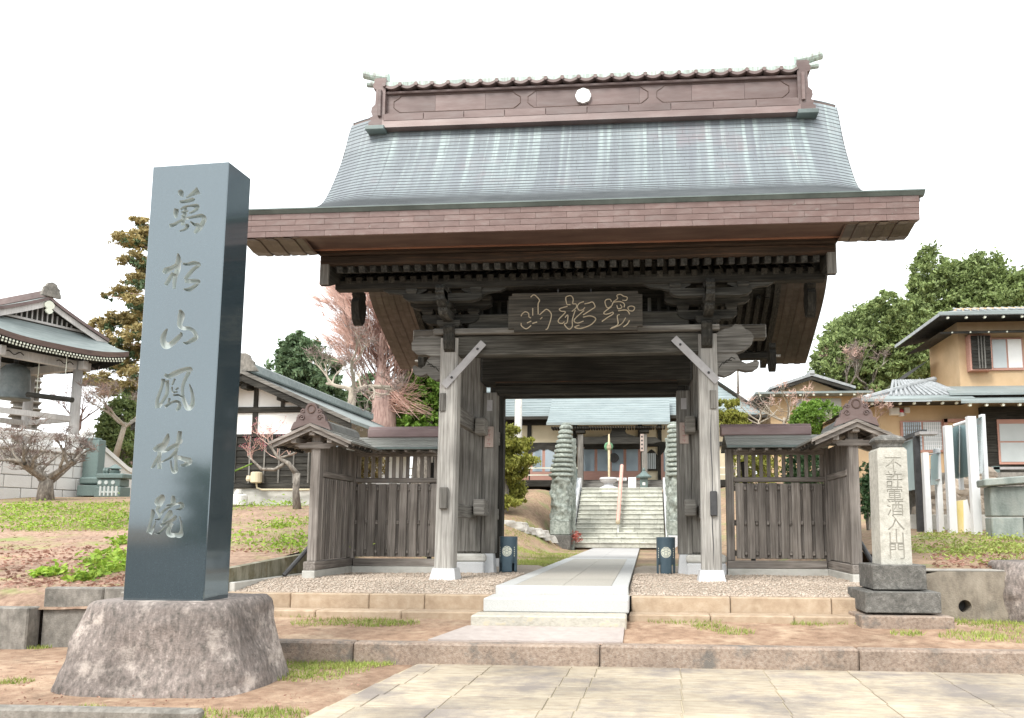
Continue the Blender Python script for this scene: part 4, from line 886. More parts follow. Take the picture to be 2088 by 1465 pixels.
STR = {(320, 370): [[(560, 220, 70), (600, 300, 110), (640, 400, 20)], [(1040, 230, 150), (930, 290, 100), (800, 370, 50), (715, 415, 20)], [(560, 520, 50), (720, 500, 70), (880, 460, 80), (930, 480, 60)], [(490, 680, 90), (470, 800, 100), (480, 920, 40)],
  [(580, 710, 40), (690, 640, 45), (850, 610, 45), (990, 620, 90), (1000, 680, 70), (900, 760, 50), (800, 800, 30)], [(710, 640, 60), (690, 800, 80), (660, 950, 80), (640, 1100, 70)], [(600, 770, 30), (780, 740, 40)], [(600, 870, 30), (750, 830, 30)],
  [(310, 1110, 70), (430, 1080, 70), (580, 990, 50), (720, 930, 50), (950, 880, 60), (1100, 860, 80), (1180, 930, 90), (1130, 1060, 90), (1040, 1180, 110), (930, 1290, 50)], [(830, 1000, 30), (930, 1080, 60), (1040, 1080, 70)], [(700, 1090, 40), (760, 1110, 80), (690, 1200, 50), (560, 1245, 25)]],
 (310, 500): [[(640, 210, 30), (660, 330, 90), (650, 450, 110), (640, 600, 110), (590, 750, 90), (560, 900, 80), (550, 1090, 60)], [(270, 620, 70), (340, 640, 130), (480, 580, 90), (620, 480, 60), (740, 400, 30)], [(520, 690, 60), (430, 850, 80), (340, 1000, 80)],
  [(760, 465, 40), (880, 480, 60), (1030, 450, 80), (1150, 470, 70), (1180, 510, 50), (1050, 590, 70), (930, 720, 80), (820, 860, 70)], [(810, 900, 70), (950, 900, 80), (1120, 900, 80), (1180, 920, 40), (1060, 1030, 70), (920, 1110, 80), (780, 1100, 25)]],
 (310, 610): [[(690, 270, 40), (730, 390, 130), (710, 520, 120), (690, 650, 100), (770, 730, 70), (900, 730, 70), (1020, 790, 70), (1090, 900, 80), (1080, 980, 90), (980, 1040, 80), (860, 1100, 60), (770, 1080, 20)], [(380, 740, 25), (310, 870, 90), (270, 1020, 110), (330, 1150, 140), (450, 1140, 110), (600, 1020, 100), (720, 890, 70), (700, 830, 20)]],
 (300, 740): [[(430, 300, 60), (540, 340, 90), (700, 270, 110), (880, 190, 90), (1060, 150, 80), (1080, 210, 80)], [(400, 400, 80), (380, 560, 60), (310, 760, 60), (250, 960, 70), (270, 1130, 110)], [(490, 440, 84), (505, 620, 74), (490, 780, 66), (400, 940, 60), (310, 1080, 60)],
  [(1060, 200, 80), (985, 340, 72), (920, 480, 68), (880, 640, 66), (885, 800, 68), (925, 960, 80), (1010, 1130, 96), (1110, 1080, 90), (1140, 900, 70), (1110, 720, 60), (1050, 530, 20)], [(690, 400, 40), (620, 560, 40)], [(615, 600, 36), (640, 730, 36), (760, 720, 36)], [(640, 815, 38), (760, 800, 38), (850, 850, 36)],
  [(440, 1100, 60), (560, 1020, 50), (700, 960, 50), (800, 1010, 70), (790, 1120, 80), (720, 1190, 40)], [(560, 880, 50), (520, 1000, 40)], [(700, 680, 35), (780, 620, 35)]],
 (290, 860): [[(640, 300, 30), (620, 420, 100), (560, 560, 120), (470, 700, 110), (430, 830, 80), (420, 1000, 80), (430, 1180, 90)], [(290, 650, 60), (350, 680, 120), (480, 600, 100), (620, 530, 50)], [(430, 820, 50), (350, 960, 60), (290, 1090, 70), (220, 1160, 30)],
  [(940, 240, 80), (920, 400, 90), (880, 560, 80), (840, 720, 60), (830, 900, 60), (840, 1080, 60), (830, 1230, 90), (760, 1240, 60), (720, 1110, 40), (710, 970, 30)], [(520, 770, 30), (650, 690, 70), (800, 600, 70), (960, 520, 50), (970, 440, 40)], [(880, 690, 50), (790, 800, 60), (680, 910, 50), (560, 970, 35), (450, 1030, 30)],
  [(780, 890, 60), (920, 900, 80), (1060, 940, 90), (1170, 990, 130), (1080, 1070, 80), (940, 1100, 25)]],
 (280, 990): [[(610, 230, 60), (600, 330, 150), (500, 430, 140), (440, 470, 60)], [(600, 420, 90), (510, 570, 70), (490, 630, 60), (550, 760, 50), (540, 840, 40), (430, 855, 15)], [(370, 600, 40), (390, 690, 80), (350, 850, 60), (310, 1000, 60), (290, 1180, 110)], [(310, 1200, 90), (390, 1080, 50), (460, 890, 15)],
  [(880, 260, 50), (900, 380, 100), (850, 480, 60), (700, 500, 15)], [(560, 760, 40), (650, 640, 50), (800, 540, 50), (960, 470, 40), (1080, 450, 60), (1120, 520, 80), (1060, 590, 50), (940, 605, 15)], [(820, 620, 60), (800, 730, 120), (700, 840, 70), (620, 920, 30)], [(970, 760, 50), (860, 860, 50), (700, 940, 50), (570, 1010, 70)],
  [(960, 810, 60), (800, 940, 50), (680, 1060, 50), (540, 1190, 40), (430, 1190, 15)], [(860, 940, 80), (800, 1060, 80), (770, 1180, 90), (840, 1240, 90), (960, 1240, 80), (1070, 1230, 110), (1100, 1100, 50), (1090, 920, 40), (1045, 770, 15)]]}
def face_uv(u, v):      # pixel -> point on the monument's front plane, in (along ux, z)
    d = FW+RT*((u-PPX)/FPX)-UP*((v-PPY)/FPX); t = (o0-CAM).dot(uy)/d.dot(uy); p = CAM+d*t
    return (p-o0).dot(ux), p.z
mroot = T('stone_monument', 'tall polished black granite monument with carved calligraphy', 'monument', (o0.x, o0.y, ZR))
sh = MB(); sh.obox(Vector((o0.x, o0.y, 0))+ux*(W_/2)+uy*(DP/2)+Vector((0, 0, (ZR-.05+ztop_m)/2)), (W_, DP, ztop_m-ZR+.05), Matrix((ux, uy, (0, 0, 1))).transposed(), .006)
shaft = sh.build('shaft', granite_pol, mroot)
def carve(target, prisms, cutmat, name):
    """prisms: list of closed MB; cut them one after another out of target"""
    cu = MB()
    for q in prisms: cu.add(q.v, q.f)
    co = cu.build(name, cutmat); co.location = (0, 0, 0)
    co.data.materials.clear(); target.data.materials.append(cutmat)
    co.data.materials.append(target.data.materials[0]); co.data.materials.append(cutmat)
    co.data.polygons.foreach_set('material_index', [1]*len(co.data.polygons))
    md = target.modifiers.new('cut', 'BOOLEAN'); md.object = co; md.operation = 'DIFFERENCE'; md.solver = 'EXACT'; md.use_self = True
    bpy.context.view_layer.update()
    dg = bpy.context.evaluated_depsgraph_get(); me = bpy.data.meshes.new_from_object(target.evaluated_get(dg))
    target.modifiers.clear(); n0 = len(target.data.polygons)
    if len(me.polygons) > n0+20: target.data = me
    else: print('CARVE FAILED', name, len(me.polygons))
    bpy.data.objects.remove(co)
cuts = []
for (ox, oy), strokes in STR.items():
    for st_ in strokes:
        sp = crspl([(a, b, c*1.30) for a, b, c in st_], 5)
        L_, R2 = [], []
        for i, (a, b, c) in enumerate(sp):
            a0, b0 = sp[max(i-1, 0)][:2]; a1, b1 = sp[min(i+1, len(sp)-1)][:2]
            tx, ty = a1-a0, b1-b0; l_ = math.hypot(tx, ty) or 1; nx, ny = -ty/l_, tx/l_
            L_.append((a+nx*c/2, b+ny*c/2)); R2.append((a-nx*c/2, b-ny*c/2))
        n_ = len(sp)
        def w3(p, dep): a, z = face_uv(ox+p[0]/12.21, oy+p[1]/12.21); q = o0+ux*a-uy*.01 if dep < 0 else o0+ux*a+uy*dep; return (q.x, q.y, z)
        q = MB(); dep = .045
        vs = []
        for i in range(n_): vs += [w3(L_[i], -1), w3(R2[i], -1), w3(R2[i], dep), w3(L_[i], dep)]
        fs = [(4*i+k, 4*i+(k+1) % 4, 4*i+4+(k+1) % 4, 4*i+4+k) for i in range(n_-1) for k in range(4)]+[(3, 2, 1, 0), tuple(4*(n_-1)+k for k in range(4))]
        q.add(vs, fs); cuts.append(q)
carve(shaft, cuts, granite_cut, 'inscription')

# ------------------------------------------------------------------ inscribed stone pillar on stepped base
yf = -2.0
p_ = T('stone_pillar', 'pale inscribed stone pillar on a dark three-tier base', 'pillar', (3.85, yf+.5, -.42))
def tier(name, mt, ul, ur, vt, vb, y0, dep, ch=.015, ext=0):
    a, b = P(ul, vt, Y=y0), P(ur, vb, Y=y0); m = MB(); m.box(a.x, b.x, y0, y0+dep, b.z-ext, a.z, ch); return m.build(name, mt, p_)
tier('base_tier', kerb_m, 1757, 1948, 1257, 1287, yf, 1.05, .01, .1)
tier('base_tier', stone_dark, 1764, 1921, 1207, 1252, yf+.13, .80, .01)
tier('base_tier', stone_dark, 1779, 1891, 1152, 1204, yf+.24, .60, .01)
ys_ = yf+.34; sx0, sx1 = P(1795, 1100, Y=ys_).x, P(1858, 1100, Y=ys_).x; sz0, sz1 = P(1820, 1150, Y=ys_).z-.02, P(1820, 918, Y=ys_).z
sx0 -= .0; m = MB(); hw = (sx1-sx0)/2; cxp = (sx0+sx1)/2
m.prism([(cxp-hw, sz0), (cxp+hw, sz0), (cxp+hw*.97, sz1), (cxp+hw*.8, sz1+.03), (cxp-hw*.8, sz1+.03), (cxp-hw*.97, sz1)], 'Y', ys_, ys_+.36)
sh2 = m.build('shaft', stone_pale, p_)
zc0 = sz1+.03
m = MB(); m.lathe([(.20, zc0), (.20, zc0+.055), (.245, zc0+.075), (.25, zc0+.10), (.20, zc0+.135), (.10, zc0+.16), (.02, zc0+.165)], (cxp, ys_+.18, 0), 4, 1.35, 1.25)
for i, v in enumerate(m.v):
    x, y = v[0]-cxp, v[1]-(ys_+.18); c, s_ = math.cos(math.pi/4), math.sin(math.pi/4); m.v[i] = (cxp+(x*c-y*s_)*.78, ys_+.18+(x*s_+y*c)*.78, v[2])
cp = m.build('capstone', stone_dark, p_); cp.modifiers.new('bev', 'BEVEL').width = .02
try:
    cut2 = []
    chars = '不許葷酒入山門'
    for i, chx in enumerate(chars):
        cu = bpy.data.curves.new('glyph', 'FONT'); cu.body = chx; cu.size = .205; cu.extrude = .010; cu.align_x = 'CENTER'; cu.align_y = 'CENTER'; cu.resolution_u = 2; cu.offset = -.001
        ob = bpy.data.objects.new('glyph', cu); COL.objects.link(ob); bpy.context.view_layer.update()
        me = bpy.data.meshes.new_from_object(ob.evaluated_get(bpy.context.evaluated_depsgraph_get()))
        bm = bmesh.new(); bm.from_mesh(me); bmesh.ops.remove_doubles(bm, verts=bm.verts, dist=1e-5); bm.to_mesh(me); bm.free()
        zz = P(1822, 948+i*29.5, Y=ys_).z
        if len(me.polygons) > 4:
            xs_ = [v.co.x for v in me.vertices]; mx_ = (min(xs_)+max(xs_))/2; ysv = [v.co.y for v in me.vertices]; my_ = (min(ysv)+max(ysv))/2
            q = MB(); q.add([(cxp+.01+(v.co.x-mx_), ys_-.004-v.co.z, zz+(v.co.y-my_)) for v in me.vertices], [list(p.vertices) for p in me.polygons]); cut2.append(q)
        else: print('NO GLYPH', chx)
        bpy.data.objects.remove(ob)
    stone_cut = mat('cut_letters', [(.27, .26, .225), (.36, .345, .30)], (20, 20, 20), rough=.95, bump=.2)
    carve(sh2, cut2, stone_cut, 'letters')
except Exception as e: print('TEXT FAIL', e)
# concrete culvert wall and mossy rock beside it
k = T('retaining_wall', 'stained concrete wall with a round drain hole beside the stone pillar', 'wall', (4.9, -1.3, -.3))
hx, hz = P(1968, 1237, Y=-1.32).x, P(1968, 1237, Y=-1.32).z
m = MB(); ring = [(hx+.075*math.cos(a), hz+.075*math.sin(a)) for a in [2*math.pi*i/20 for i in range(20)]]
# front face with hole
x0, x1, z0, z1 = 4.2, 5.6, -.5, .215
rect = []
for i in range(20):
    a = 2*math.pi*i/20; c, s_ = math.cos(a), math.sin(a); tt = min([q for q in (((x1-hx)/c) if c > 1e-6 else 9, ((x0-hx)/c) if c < -1e-6 else 9, ((z1-hz)/s_) if s_ > 1e-6 else 9, ((z0-hz)/s_) if s_ < -1e-6 else 9)]); rect.append((hx+c*tt, hz+s_*tt))
m.add([(a, -1.32, b) for a, b in rect]+[(a, -1.32, b) for a, b in ring]+[(a, -1.1, b) for a, b in ring], [(i, (i+1) % 20, 20+(i+1) % 20, 20+i) for i in range(20)]+[(20+i, 20+(i+1) % 20, 40+(i+1) % 20, 40+i) for i in range(20)])
m.add([(x0, -1.32, z1), (x1, -1.32, z1), (x1, -1.12, z1), (x0, -1.12, z1), (x0, -1.32, z0), (x0, -1.12, z0), (x1, -1.12, z0), (x1, -1.12, z1)], [(0, 1, 2, 3), (0, 3, 5, 4), (3, 2, 6, 5)])
m.build('wall_panel', concrete_tan, k, fixn=False)
m = MB(); m.prism([(hx+.076*math.cos(a), hz+.076*math.sin(a)) for a in [2*math.pi*i/20 for i in range(20)]], 'Y', -1.13, -1.12); m.build('drain_back', iron_m, k)
m = MB(); m.box(4.05, 5.6, -1.30, -1.0, .216, .235, .005); m.build('wall_cap', concrete, k)
rk = boulder('mossy_rock', rock_m, 5.06, 7.6, -1.75, -.4, -.55, .33, .12, .15, 9.1, (6.2, -1.1, -.45), .13, 3.2)
tag(rk, 'dark mossy rock outcrop beside the drain-hole wall', 'rock')
# ------------------------------------------------------------------ white plastered timber house (left)
HY = 10.0; gz_ = 1.2
h = T('timber_house', 'white plastered house with dark board siding and gabled roof', 'house', (-9.8, HY, gz_))
def mk(par):
    def part(name, mt, fn, p=None, **k):
        m = MB(); fn(m); return m.build(name, mt, p or par, **k)
    return part
part = mk(h)
hp = lambda u, v, dy=0: P(u, v, Y=HY+dy)
xr = hp(640, 900).x; xl = xr-4.6; zap = hp(513, 770).z; xap = hp(513, 770).x
xl = 2*xap-xr; zp0 = hp(560, 889).z; zb0 = hp(560, 842).z; zw0 = hp(560, 991).z
part('foundation', concrete_base, lambda m: m.box(xl, xr, HY+.02, HY+9, gz_-.5, hp(560, 996).z))
part('sill_beam', wood_dark_x, lambda m: m.box(xl-.05, xr+.05, HY-.06, HY+9, hp(560, 996).z, zw0+.06, .01))
wl = part('wall', plaster_w, lambda m: m.prism([(xl, zw0+.06), (xr, zw0+.06), (xr, zb0+.25), (xap, zap-.15), (xl, zb0+.25)], 'Y', HY, HY+9))
nb_ = 7; zs0, zs1 = zw0+.07, zp0-.03
for i in range(nb_):
    za, zb = zs0+(zs1-zs0)*i/nb_, zs0+(zs1-zs0)*(i+1)/nb_
    part('siding_board', wood_dark_x, lambda m: m.add([(xl, HY-.05, za), (xr-.02, HY-.05, za), (xr-.02, HY-.025, zb+.02), (xl, HY-.025, zb+.02), (xl, HY, za), (xr-.02, HY, za), (xr-.02, HY, zb+.02), (xl, HY, zb+.02)], [(0, 1, 2, 3), (0, 4, 5, 1), (3, 2, 6, 7), (1, 5, 6, 2), (0, 3, 7, 4)]))
for i in range(12):
    xx = xr-.1-.42*i
    if xx > xl: part('siding_batten', wood_grey_z, lambda m: m.box(xx-.02, xx+.02, HY-.07, HY-.045, zs0, zs1))
part('plaster_rail', wood_dark_x, lambda m: m.box(xl, xr, HY-.07, HY+.02, zp0-.03, zp0+.04))
part('tie_beam', wood_dark_x, lambda m: m.box(xl-.05, xr+.08, HY-.06, HY+.02, zb0, zb0+.16, .01))
for u in (521,): 
    xx = hp(u, 850).x; part('wall_post', wood_dark_z, lambda m: (m.box(xx-.07, xx+.07, HY-.04, HY+.02, zp0+.04, zb0), m.box(xx-.06, xx+.06, HY-.04, HY+.02, zb0+.16, zap-.3)))
for dx in (-.95, .95, -2.0, 2.0):
    part('wall_post', wood_dark_z, lambda m: m.box(xap+dx-.05, xap+dx+.05, HY-.035, HY+.02, zb0+.16, zap-.25-abs(dx)*.42))
part('corner_post', wood_dark_z, lambda m: m.box(xr-.12, xr+.04, HY-.06, HY+.1, zp0, zb0+.2))
part('corner_post', wood_dark_z, lambda m: m.box(xr-.08, xr+.05, HY-.065, HY+.1, zw0, zp0))
for dx, dz in ((.0, -.28), (1.05, -.62), (-1.05, -.62), (2.1, -1.12), (-2.1, -1.12)): part('purlin_end', wood_dark_y, lambda m: m.box(xap+dx-.09, xap+dx+.09, HY-.42, HY+.1, zap+dz-.1, zap+dz+.06))
# roof
ov = 3.1; sl_ = .46
for sd in (-1, 1):
    xe = xap+sd*ov; ze = zap+.05-ov*sl_
    part('roof_slope', roof_green, lambda m: m.prism([(xap, zap+.10), (xe, ze+.10), (xe, ze), (xap, zap)], 'Y', HY-.5, HY+9.6))
    for k_ in range(10):
        t0 = k_/10; xa, xb = xap+sd*ov*t0, xap+sd*ov*(t0+.1); za, zb = zap+.105-ov*sl_*t0, zap+.105-ov*sl_*(t0+.1)
        part('roof_course', roof_green, lambda m: m.add([(xa, HY-.49, za), (xb, HY-.49, zb+.018), (xb, HY+9.6, zb+.018), (xa, HY+9.6, za)], [(0, 1, 2, 3)]))
    part('bargeboard', wood_dark_x, lambda m: m.prism([(xap, zap-.005), (xe, ze-.005), (xe, ze-.17), (xap, zap-.2)], 'Y', HY-.53, HY-.45))
    part('barge_trim', wood_grey_x, lambda m: m.prism([(xap, zap+.11), (xe, ze+.11), (xe, ze+.0), (xap, zap-.0)], 'Y', HY-.57, HY-.535))
    for i in range(16): part('rafter_end', wood_pale_z if sd > 0 else wood_dark_z, lambda m: m.box(xe-sd*.12-.03, xe-sd*.12+.03, HY-.5+.55*i, HY-.42+.55*i, ze-.08, ze-.01))
part('ridge', roof_green, lambda m: m.box(xap-.18, xap+.18, HY-.4, HY+9.6, zap+.08, zap+.36, .04))
oo = [(.42, 0), (.36, .10), (.3, .16), (.3, .26), (.2, .34), (.16, .45), (.07, .5), (0, .5)]
part('ridge_ornament', concrete_old, lambda m: m.prism([(xap+a, zap+.08+b) for a, b in oo]+[(xap-a, zap+.08+b) for a, b in oo[::-1][1:]], 'Y', HY-.52, HY-.4))
# side bay with door seen past the corner, heater box, pipe
part('side_wall', wood_dark_z, lambda m: m.box(xr+.06, xr+.7, HY+.5, HY+.6, gz_, zp0+.1))
part('side_door', plaster_w, lambda m: m.box(xr+.22, xr+.52, HY+.47, HY+.5, zw0+.15, zp0-.45))
part('side_window', glass_m, lambda m: m.box(xr+.2, xr+.55, HY+.47, HY+.5, zp0-.42, zp0-.1))
hx_, hz_ = hp(530, 975).x, hp(530, 975).z
hb = part('heater_box', plaster_c, lambda m: m.lathe([(.12, hz_-.15), (.15, hz_-.13), (.15, hz_+.13), (.12, hz_+.15)], (hx_, HY-.2, 0), 14))
part('heater_valve', plaster_c, lambda m: m.lathe([(.07, hz_-.1), (.09, hz_-.05), (.07, hz_+.05)], (hx_-.2, HY-.2, 0), 10), hb)
part('pipe', plaster_c, lambda m: m.tube([(hx_, HY-.2, hz_-.15), (hx_+.02, HY-.18, hz_-.28), (hx_+.15, HY-.16, hz_-.33), (xr, HY-.14, hz_-.33)], .025, 8))
t = T('white_tank', 'small white drum standing against the house foundation', 'tank', (hp(505, 1015).x, HY-.55, gz_+.05))
m = MB(); c_ = t.location; m.lathe([(.16, c_.z), (.26, c_.z+.04), (.26, c_.z+.30), (.2, c_.z+.33)], (c_.x, c_.y, 0), 18); m.build('tank_body', white_paint, t)
m = MB(); m.lathe([(.1, c_.z+.33), (.12, c_.z+.36), (.07, c_.z+.47)], (c_.x+.03, c_.y, 0), 12); m.build('tank_lid', concrete_base, t)

# ------------------------------------------------------------------ granite podium and bell tower (far left)
pod = T('stone_podium', 'pale granite block podium wall with parapet and descending stair wall', 'podium', (-20.4, 17.9, 1.7)); part = mk(pod)
O_ = pod.location.copy(); X0 = O_.x; Y0 = O_.y
zb_, zt_ = 1.6, 3.42
rows = 4; rr = random.Random(4)
for r in range(rows):
    z0, z1 = zb_+(zt_-zb_)*r/rows, zb_+(zt_-zb_)*(r+1)/rows
    x = X0-13+rr.uniform(0, .6)
    while x < X0-.05:
        x1_ = min(x+rr.uniform(.7, 1.1), X0)
        part('granite_block', granite_podium, lambda m: m.box(x+.012, x1_-.012, Y0, Y0+.4, z0+.012, z1-.012, .015)); x = x1_
part('podium_core', concrete_base, lambda m: m.box(X0-13, X0-.02, Y0+.1, Y0+12, 1.4, zt_))
part('ledge', granite_podium, lambda m: m.box(X0-13, X0+.05, Y0-.22, Y0+.45, zt_, zt_+.2, .03))
for i in range(9): part('parapet_post', granite_podium, lambda m: m.box(X0-.6-1.5*i, X0-1.5*i, Y0, Y0+.28, zt_+.2, zt_+.52, .02))
part('parapet_rail', granite_podium, lambda m: m.box(X0-13, X0+.05, Y0-.05, Y0+.33, zt_+.522, zt_+.74, .04))
part('stair_wall', granite_podium, lambda m: m.prism([(X0+.05, 1.4), (X0+3.0, 1.4), (X0+3.0, 2.45), (X0+1.6, 2.95), (X0+.05, zt_+.55)], 'Y', Y0+.02, Y0+.35))
part('stair_coping', granite_podium, lambda m: m.prism([(X0+.05, zt_+.55), (X0+1.6, 2.95), (X0+3.0, 2.45), (X0+3.0, 2.6), (X0+1.6, 3.12), (X0+.05, zt_+.74)], 'Y', Y0-.06, Y0+.42))
part('stair_newel', granite_podium, lambda m: (m.box(X0+2.9, X0+3.4, Y0-.05, Y0+.45, 1.4, 2.75, .03), m.lathe([(.12, 2.75), (.22, 2.8), (.25, 2.9), (.18, 3.05), (.05, 3.1)], (X0+3.15, Y0+.2, 0), 14)))
part('rail_finial', granite_podium, lambda m: m.lathe([(.14, zt_+.74), (.22, zt_+.8), (.25, zt_+.9), (.18, zt_+1.03), (.05, zt_+1.08)], (X0-.15, Y0+.14, 0), 14))
pod.rotation_euler.z = R_(73)
# bell tower, turned so that its gable looks over the yard
tw = T('bell_tower', 'open bell tower with grey posts and curved hipped gable roof', 'bell tower', (-27.9, 22.6, 4.4)); part = mk(tw)
xc, yc = -27.9, 22.6; PH = 1.8; zpt, zpb = 8.12, 4.1; TY, ybk = yc-PH, yc+PH; xpl, xpr = xc-PH, xc+PH
tp = mat('tower_post', [(.42, .40, .38), (.55, .53, .51)], (20, 20, 2), rough=.9, bump=.3)
for (x, y) in ((xpr, TY), (xpl, TY), (xpr, ybk), (xpl, ybk)):
    part('post', tp, lambda m: m.lathe([(.25, zpb), (.22, zpb+.5), (.20, zpt+.35)], (x, y, 0), 14), smooth=True)
for y in (TY, ybk):
    part('head_beam', tp, lambda m: m.box(xpl-.55, xpr+.55, y-.12, y+.12, zpt-.12, zpt+.30, .03))
    part('low_rail', tp, lambda m: m.box(xpl, xpr, y-.06, y+.06, 5.55, 5.8))
for x in (xpl, xpr):
    part('head_beam', tp, lambda m: m.box(x-.12, x+.12, TY-.55, ybk+.55, zpt-.125, zpt+.29, .03))
    part('low_rail', tp, lambda m: m.box(x-.06, x+.06, TY, ybk, 5.56, 5.79))
    for y in (TY, ybk):
        for k_ in (0, 1): part('bracket', wood_dark_x, lambda m: m.box(x-.3-.22*k_, x+.3+.22*k_, y-.3-.22*k_, y+.3+.22*k_, zpt+.31+.17*k_, zpt+.46+.17*k_, .02))
for y in (TY, ybk): part('carved_frieze', wood_dark_x, lambda m: m.box(xpl-.3, xpr+.3, y-.08, y+.08, zpt+.31, zpt+.75))
for x in (xpl, xpr): part('carved_frieze', wood_dark_x, lambda m: m.box(x-.08, x+.08, TY-.3, ybk+.3, zpt+.312, zpt+.748))
for sx in (-1, 1): part('carved_scroll', wood_dark_x, lambda m: m.tube([(xc+sx*1.1-.4+.07*i, TY-.13, zpt+.1+.07*math.sin(i*.9)) for i in range(12)], .022, 5))
EX = EY = 3.25; zE0 = 8.72; zS = 9.75; GX, GY = EX*.80, EY*.56; zR = 11.05
def skirt(a, t, side):      # a: -1..1 along the eave, t: 0 eave .. 1 gable foot
    ex_, ey_ = EX+(GX-EX)*t, EY+(GY-EY)*t
    z = zE0+(zS-zE0)*(t**1.3)+.34*abs(a)**3*(1-t)
    return {'f': (xc+a*ex_, yc-ey_, z), 'b': (xc+a*ex_, yc+ey_, z), 'r': (xc+ex_, yc+a*ey_, z), 'l': (xc-ex_, yc+a*ey_, z)}[side]
av = [i/10 for i in range(-10, 11)]; tv = [i/8 for i in range(9)]
for sd in 'fbrl':
    part('skirt_roof', roof_green, lambda m: m.grid(lambda a, t: skirt(a, t, sd), av, tv), smooth=True, fixn=False)
    part('eave_fascia', copper_soffit, lambda m: m.grid(lambda a, q: (lambda p: (p[0], p[1], p[2]-.24*q))(skirt(a, 0, sd)), av, [0, 1]))
    part('eave_soffit', wood_dark_x, lambda m: m.grid(lambda a, t: (lambda p, p0: (p[0], p[1], p0[2]-.24+.10*t))(skirt(a, t*.95, sd), skirt(a, 0, sd)), av, [0, .3, .6, 1]))
for row in range(2):
    for i in range(44):
        for sd in 'fr':
            a = -.97+1.94*(i+.5)/44; p = skirt(a, .04+.06*row, sd); q = skirt(a, .45, sd)
            part('rafter', wood_dark_y, lambda m: m.beam((p[0], p[1], p[2]-.33-.13*row), (q[0], q[1], p[2]-.20-.13*row), .06, .07))
            if sd == 'f': part('rafter_tip', cream_print, lambda m: m.box(p[0]-.035, p[0]+.035, p[1]-.03, p[1]-.004, p[2]-.37-.13*row, p[2]-.29-.13*row))
def gsl(u, y, sd): return (xc+sd*(GX+.30)*u, y, zR-(zR-zS+.05)*(u**.88))
yg0, yg1 = yc-GY-.42, yc+GY+.42; uu = [i/10 for i in range(11)]
for sd in (-1, 1):
    part('gable_roof', roof_green, lambda m: m.grid(lambda u, y: gsl(u, y, sd), uu, [yg0, yg1]), smooth=True)
    part('gable_verge', copper_ridge, lambda m: m.grid(lambda u, q: (lambda p: (p[0], p[1]-.01, p[2]-q))(gsl(u, yg0, sd)), uu, [0, .16]))
    part('gable_bargeboard', tp, lambda m: m.grid(lambda u, q: (lambda p: (p[0], p[1]+.08, p[2]-.16-q))(gsl(u, yg0, sd)), uu, [0, .28]))
    part('gable_underside', wood_dark_x, lambda m: m.grid(lambda u, y: (lambda p: (p[0], p[1], p[2]-.16))(gsl(u, y, sd)), uu, [yg0, yg0+.6]))
part('gable_wall', wood_dark_x, lambda m: m.prism([(xc-GX*.9, zS-.1), (xc+GX*.9, zS-.1), (xc, zR-.3)], 'Y', yg0+.5, yg0+.55))
for i in range(15):
    xx = xc-GX*.6+GX*1.2*i/14; zz = zR-.45-(zR-zS)*abs(xx-xc)/GX*.85
    if zz > zS+.25: part('gable_lattice', tp, lambda m: m.box(xx-.025, xx+.025, yg0+.44, yg0+.49, zS+.16, zz))
part('gable_beam', tp, lambda m: m.box(xc-GX*.75, xc+GX*.75, yg0+.40, yg0+.50, zS+.06, zS+.16))
gg = [(0, -.62), (.12, -.56), (.17, -.46), (.10, -.38), (.2, -.3), (.22, -.16), (.12, -.05), (0, 0)]
part('gable_pendant', cream_print, lambda m: m.prism([(xc+a, zR-.22+b) for a, b in gg]+[(xc-a, zR-.22+b) for a, b in gg[::-1][1:-1]], 'Y', yg0-.02, yg0+.06))
part('ridge', copper_ridge, lambda m: m.box(xc-.18, xc+.18, yg0+.1, yg1, zR-.1, zR+.26, .04))
om = [(.42, -.05), (.40, .12), (.34, .24), (.35, .34), (.24, .42), (.2, .54), (.08, .6), (0, .62)]
part('ridge_ornament', concrete_old, lambda m: m.prism([(xc+a, zR+b) for a, b in om]+[(xc-a, zR+b) for a, b in om[::-1][1:]], 'Y', yg0-.1, yg0+.06))
tw.rotation_euler.z = R_(70)
# bell and striker
bu = P(28, 800, Y=yc); zb1 = P(28, 815, Y=yc).z; zb2 = zpt-.1
bl_ = T('temple_bell', 'large dark bronze bell hanging in the bell tower', 'bell', (bu.x, yc, zb1))
m = MB(); hgt = zb2-zb1; R0 = .66
m.lathe([(.5, zb1), (R0, zb1), (R0+.03, zb1+.08), (R0-.02, zb1+.14), (R0-.04, zb1+hgt*.3), (R0-.03, zb1+hgt*.32), (R0-.06, zb1+hgt*.6), (R0-.05, zb1+hgt*.62), (R0-.10, zb1+hgt*.88), (.4, zb1+hgt), (.05, zb1+hgt+.1)], (bu.x, yc, 0), 32); m.build('bell_body', mat('bell_bronze', [(.10, .12, .12), (.16, .18, .18)], (6, 6, 6), rough=.5, bump=.05), bl_, smooth=True)
m = MB(); m.tube([(bu.x, yc, zb1+hgt), (bu.x, yc, zpt+.6)], .1, 8); m.build('bell_hanger', iron_m, bl_)
s0, s1 = P(56, 805, Y=yc-.4), P(148, 816, Y=yc-.4)
t = T('bell_striker', 'horizontal dark wooden log striker beside the bell', 'striker', tuple((s0+s1)/2))
MB().tube([s0, s1], .12, 12).build('log', wood_dark_x, t)
for f_ in (.2, .8): q = s0.lerp(s1, f_); MB().tube([q, (q.x, q.y, zpt+.4)], .015, 5).build('rope', cream_print, t)
